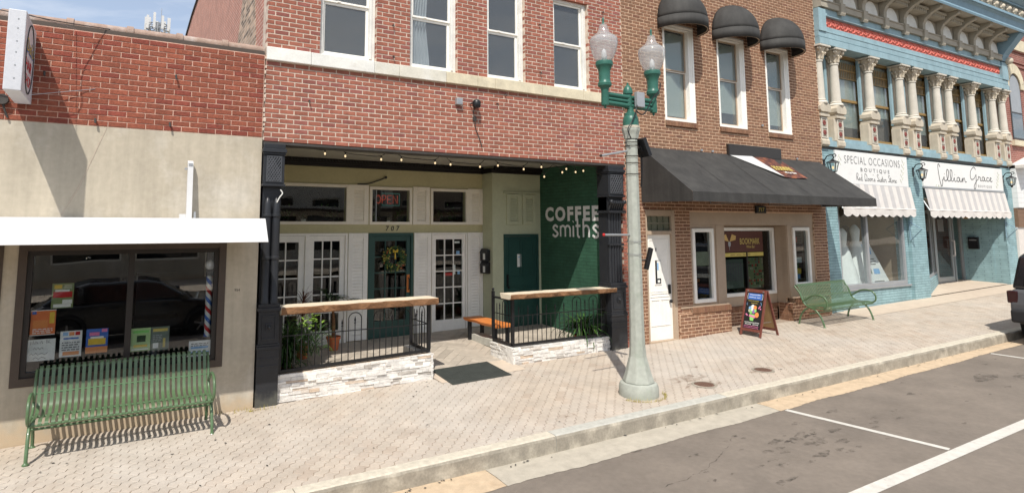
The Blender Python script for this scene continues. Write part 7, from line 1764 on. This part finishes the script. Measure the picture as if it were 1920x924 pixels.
# ---------------------------------------------------------------- vehicles
def vehicle(name, label, x, y, z, heading, L, Wd, kind, paint, lower):
    t = thing(name, label, 'car', (x, y, z))
    def part(nm, mb, m, smooth=False, bev=0, par=None):
        me = mb.mesh(nm, smooth); o = bpy.data.objects.new(nm, me); link(o); me.materials.append(m); o.parent = par or t
        if bev: bevel(o, bev, 3)
        return o
    h = Wd / 2
    suv = kind == 'suv'
    if suv:
        body = [(-L / 2, .55), (-L / 2 - .02, .80), (-L / 2 + .02, 1.10), (L / 2 - .95, 1.12), (L / 2 - .15, 1.02), (L / 2, .85), (L / 2, .50), (L / 2 - .2, .38), (-L / 2 + .2, .40)]
        cabin = [(-L / 2 + .04, 1.101), (-L / 2 + .14, 1.74), (-L / 2 + .3, 1.79), (.45, 1.79), (.62, 1.74), (1.02, 1.115)]
    else:
        body = [(-L / 2, .55), (-L / 2 + .02, .85), (-L / 2 + .35, .98), (-.2, .96), (L / 2 - 1.1, .93), (L / 2 - .25, .80), (L / 2, .62), (L / 2, .35), (L / 2 - .3, .24), (-L / 2 + .25, .26)]
        cabin = [(-L / 2 + .30, .975), (-L / 2 + .75, 1.28), (-L / 2 + 1.25, 1.42), (.1, 1.44), (.45, 1.36), (L / 2 - 1.15, .94)]
    mb = MB(); mb.prism(body, 1, -h, h); mb.v = [(v[0], v[1] * (1 if .45 < v[2] < .95 else .95), v[2]) for v in mb.v]; o = part('body', mb, M[lower], False, .07)
    n = len(cabin); zc0 = min(p[1] for p in cabin); zc1 = max(p[1] for p in cabin); ins = lambda zz: h * (.94 - .14 * (zz - zc0) / (zc1 - zc0))
    mb = MB(); mb.v = [(p[0], -ins(p[1]), p[1]) for p in cabin] + [(p[0], ins(p[1]), p[1]) for p in cabin]; mb.f = [tuple(range(n)), tuple(range(2 * n - 1, n - 1, -1))] + [(i, n + i, n + (i + 1) % n, (i + 1) % n) for i in range(n)]
    part('cabin', mb, M[paint], False, .05)
    GL_ = M['car_glass'] if 'car_glass' in M else M.setdefault('car_glass', mat('car_glass', (.008, .009, .010), .04, .02, 2, spec=.8))
    # side windows
    for s in (-1, 1):
        zz0, zz1 = zc0 + .05, zc1 - .09
        xr0 = cabin[0][0] + .14; xr1 = cabin[1][0] + .18; xf0 = cabin[-1][0] - .22; xf1 = cabin[-2][0] - .06
        cuts = 3 if suv else 2
        for k in range(cuts):
            a0, a1 = xr0 + (xf0 - xr0) * k / cuts + .03, xr0 + (xf0 - xr0) * (k + 1) / cuts - .03; b0, b1 = xr1 + (xf1 - xr1) * k / cuts + .03, xr1 + (xf1 - xr1) * (k + 1) / cuts - .03
            mb = MB(); q = [(a0, s * (ins(zz0) + .006), zz0), (a1, s * (ins(zz0) + .006), zz0), (b1, s * (ins(zz1) + .006), zz1), (b0, s * (ins(zz1) + .006), zz1)]; mb.quad(*(q if s < 0 else q[::-1])); part('window', mb, GL_)
        mb = MB(); mb.box(.9, 1.05, s * (h + .01) if s > 0 else -h - .19, h + .19 if s > 0 else -h - .01, zc0 - .02, zc0 + .13); part('wing_mirror', mb, M[paint], False, .03)
        for xw in (-L / 2 + .85, L / 2 - .9):
            R0 = .39 if suv else .33
            w0 = MB(); yy0, yy1 = (s * (h - .22), s * (h + .01)); 
            prof = [(.62 * R0, 0), (.93 * R0, 0), (R0, .04), (R0, .19), (.93 * R0, .23), (.62 * R0, .23)]
            m_ = MB(); m_.lathe(prof, (0, 0), 28, caps=False); m_.v = [(xw + v[0], s * (h - .215 + v[2]), R0 + v[1]) for v in m_.v]; wh = part('tyre', m_, M['tyre'], 40)
            m_ = MB(); m_.lathe([(.62 * R0, .0), (.62 * R0, .20), (.58 * R0, .21), (.56 * R0, .12), (.001, .10)], (0, 0), 28, caps=False); m_.v = [(xw + v[0], s * (h - .215 + v[2]), R0 + v[1]) for v in m_.v]; rim = part('rim', m_, M['car_trim'], 40, 0, wh)
            m_ = MB()
            for k in range(5):
                a = k * 2 * math.pi / 5 + .3; m_.tube([(xw + .08 * R0 * math.cos(a), s * (h - .03), R0 + .08 * R0 * math.sin(a)), (xw + .60 * R0 * math.cos(a), s * (h - .015), R0 + .60 * R0 * math.sin(a))], .028, 5)
            m_.ball((xw, s * (h - .03), R0), .05, 8); part('spokes', m_, M['alloy'], 40, 0, wh)
            m_ = MB(); pts = [(xw + (R0 + .09) * math.cos(a), R0 + (R0 + .09) * math.sin(a)) for a in fr(.0, math.pi, 14)]; pts2 = [(xw + (R0 + .02) * math.cos(a), R0 + (R0 + .02) * math.sin(a)) for a in fr(math.pi, 0, 14)]; m_.prism(pts + pts2, 1, s * (h - .06) if s > 0 else -h - .03, h + .03 if s > 0 else -(h - .06)); part('wheel_arch', m_, M['car_trim'])
        mb = MB(); mb.box(-L / 2 - .015, -L / 2 + .16, (h - .16) if s > 0 else -h - .012, (h + .012) if s > 0 else -(h - .16), (.82 if suv else .66), (1.06 if suv else .80)); part('tail_light', mb, M['tail_lens'], False, .02)
        mb = MB(); mb.box(L / 2 - .16, L / 2 + .012, (h - .34) if s > 0 else -h - .0, (h + .0) if s > 0 else -(h - .34), (.78 if suv else .58), (.95 if suv else .72)); part('headlight', mb, M['stripe_white'], False, .02)
        for xd in (-.55, .55): mb = MB(); mb.box(xd - .09, xd + .09, (h + .005) if s > 0 else -h - .02, (h + .02) if s > 0 else -h - .005, .93 if suv else .80, .96 if suv else .825); part('door_handle', mb, M['car_trim'])
    mb = MB(); mb.box(-L / 2 - .09, -L / 2 + .12, -h + .04, h - .04, .45, .70) if suv else mb.box(-L / 2 - .04, -L / 2 + .1, -h + .05, h - .05, .30, .50); part('rear_bumper', mb, M['car_trim'], False, .04)
    mb = MB(); z0_, z1_ = zc0 + .08, zc1 - .10; xa_, xb_ = (cabin[0][0], cabin[1][0]); f = lambda zz: xa_ + (xb_ - xa_) * (zz - cabin[0][1]) / (cabin[1][1] - cabin[0][1]); z1_ = min(z1_, cabin[1][1] - .05)
    mb.quad((f(z0_) - .006, h * .74, z0_), (f(z1_) - .006, h * .66, z1_), (f(z1_) - .006, -h * .66, z1_), (f(z0_) - .006, -h * .74, z0_)); part('rear_window', mb, GL_)
    xa_, xb_ = cabin[-1][0], cabin[-2][0]; g_ = lambda zz: xa_ + (xb_ - xa_) * (zz - cabin[-1][1]) / (cabin[-2][1] - cabin[-1][1]); z1_ = cabin[-2][1] - .06
    mb = MB(); mb.quad((g_(z0_) + .008, -h * .78, z0_), (g_(z1_) + .008, -h * .68, z1_), (g_(z1_) + .008, h * .68, z1_), (g_(z0_) + .008, h * .78, z0_)); part('windscreen', mb, GL_)
    mb = MB(); mb.box(-L / 2 - .022 - (.0 if suv else .02), -L / 2 - .012, -.26, .26, .76, .88); part('number_plate', mb, M['paper_white'])
    t.rotation_euler = (0, -math.atan(.022) * math.cos(heading), heading); return t
vehicle('parked_suv', 'dark boxy SUV parked at the kerb at the right edge', 18.05, -4.06, zr(18.05, -4.06) + .004, 0, 4.7, 1.86, 'suv', 'car_black', 'car_grey')
vehicle('dark_car', 'black hatchback standing in the road, seen reflected in the hair shop window', .55, -8.75, zr(0, -8.75) + .004, 0, 4.6, 1.84, 'car', 'car_black', 'car_black')

# ---------------------------------------------------------------- far antenna and the other side of the street
an = thing('antenna_mast', 'mobile phone antenna mast rising far behind the hair shop roof', 'antenna mast', (3.1, 80, 1))
MB().lathe([(.45, 0), (.30, 29.6)], (3.1, 80), 12).build('pole', M['steel'], an)
mb = MB()
for z in (28.65, 29.2):
    pts = [(3.1 + 1.35 * math.cos(a), 80 + 1.35 * math.sin(a), z) for a in fr(0, 2 * math.pi, 12)[:-1]]; mb.tube(pts, .07, 5, closed=True)
    for p in pts[::2]: mb.tube([(3.1, 80, z), p], .06, 5)
    for p, q in zip(pts, pts[1:] + pts[:1]): mb.tube([(p[0], p[1], 28.65), (q[0], q[1], 29.2)], .045, 4)
mb.build('platform', M['steel'], an)
for k in range(9):
    a = k * 2 * math.pi / 9 + .2; x, y = 3.1 + 1.45 * math.cos(a), 80 + 1.45 * math.sin(a); MB().box(x - .15, x + .15, y - .1, y + .1, 28.4, 30.2 + (.3 if k % 3 == 0 else 0)).build('panel_antenna', M['white_metal'], an)
MB().tube([(3.5, 80, 29.2), (3.5, 80, 31.6)], .04, 5).build('whip_antenna', M['steel'], an)
# unseen shopfronts opposite, for reflections; kept low and pale to brighten the porch
GO = 'shop buildings across the road, seen only as reflections in the glass'
for k, (x0, x1, hh, mm) in enumerate(((-42, -22, 4.9, 'stucco'), (-21.9, -9, 5.3, 'tan_panel'), (-8.9, 3.5, 4.6, 'stucco'), (3.6, 15, 5.2, 'cream_paint'), (15.1, 27, 4.8, 'tan_panel'), (27.1, 48, 5.2, 'stucco'))):
    t = thing('shop_building', ('low beige shop building far down the other side of the road', 'low tan shop building across the road, left of the pale one', 'pale low shop building across the road, opposite the hair shop', 'cream low shop building across the road, opposite the coffee shop', 'tan low shop building across the road, opposite the boutique', 'low beige shop building across the road, far to the right')[k], 'shop building', ((x0 + x1) / 2, -21.2, .2), GO)
    n = int((x1 - x0) / 2.6); w_ = (x1 - x0) / n
    up = [(x0 + w_ * i + .5, x0 + w_ * i + w_ - .5, 3.55, 4.1) for i in range(n)]; lo = [(x0 + w_ * i + .25, x0 + w_ * i + w_ - .25, .9, 3.1) for i in range(n)]
    mb = MB(); holed(mb, x0, x1, -1.5, hh, -21.4, -21.1, up + lo); mb.build('wall', M[mm], t); MB().box(x0, x1, -33, -21.401, hh - .6, hh - .4).build('roof', M['crown_black'], t)
    for r in up + lo:
        mb = MB(); frame(mb, *r, .08, -21.3, -21.2); o = mb.build('window', M['cream_paint'], t); MB().box(r[0] + .08, r[1] - .08, -21.28, -21.27, r[2] + .08, r[3] - .08).build('pane', M['car_glass'], o)
    MB().box(x0, x1, -21.1, -19.9, 3.3, 3.45).build('awning', M['brown_trim'], t)
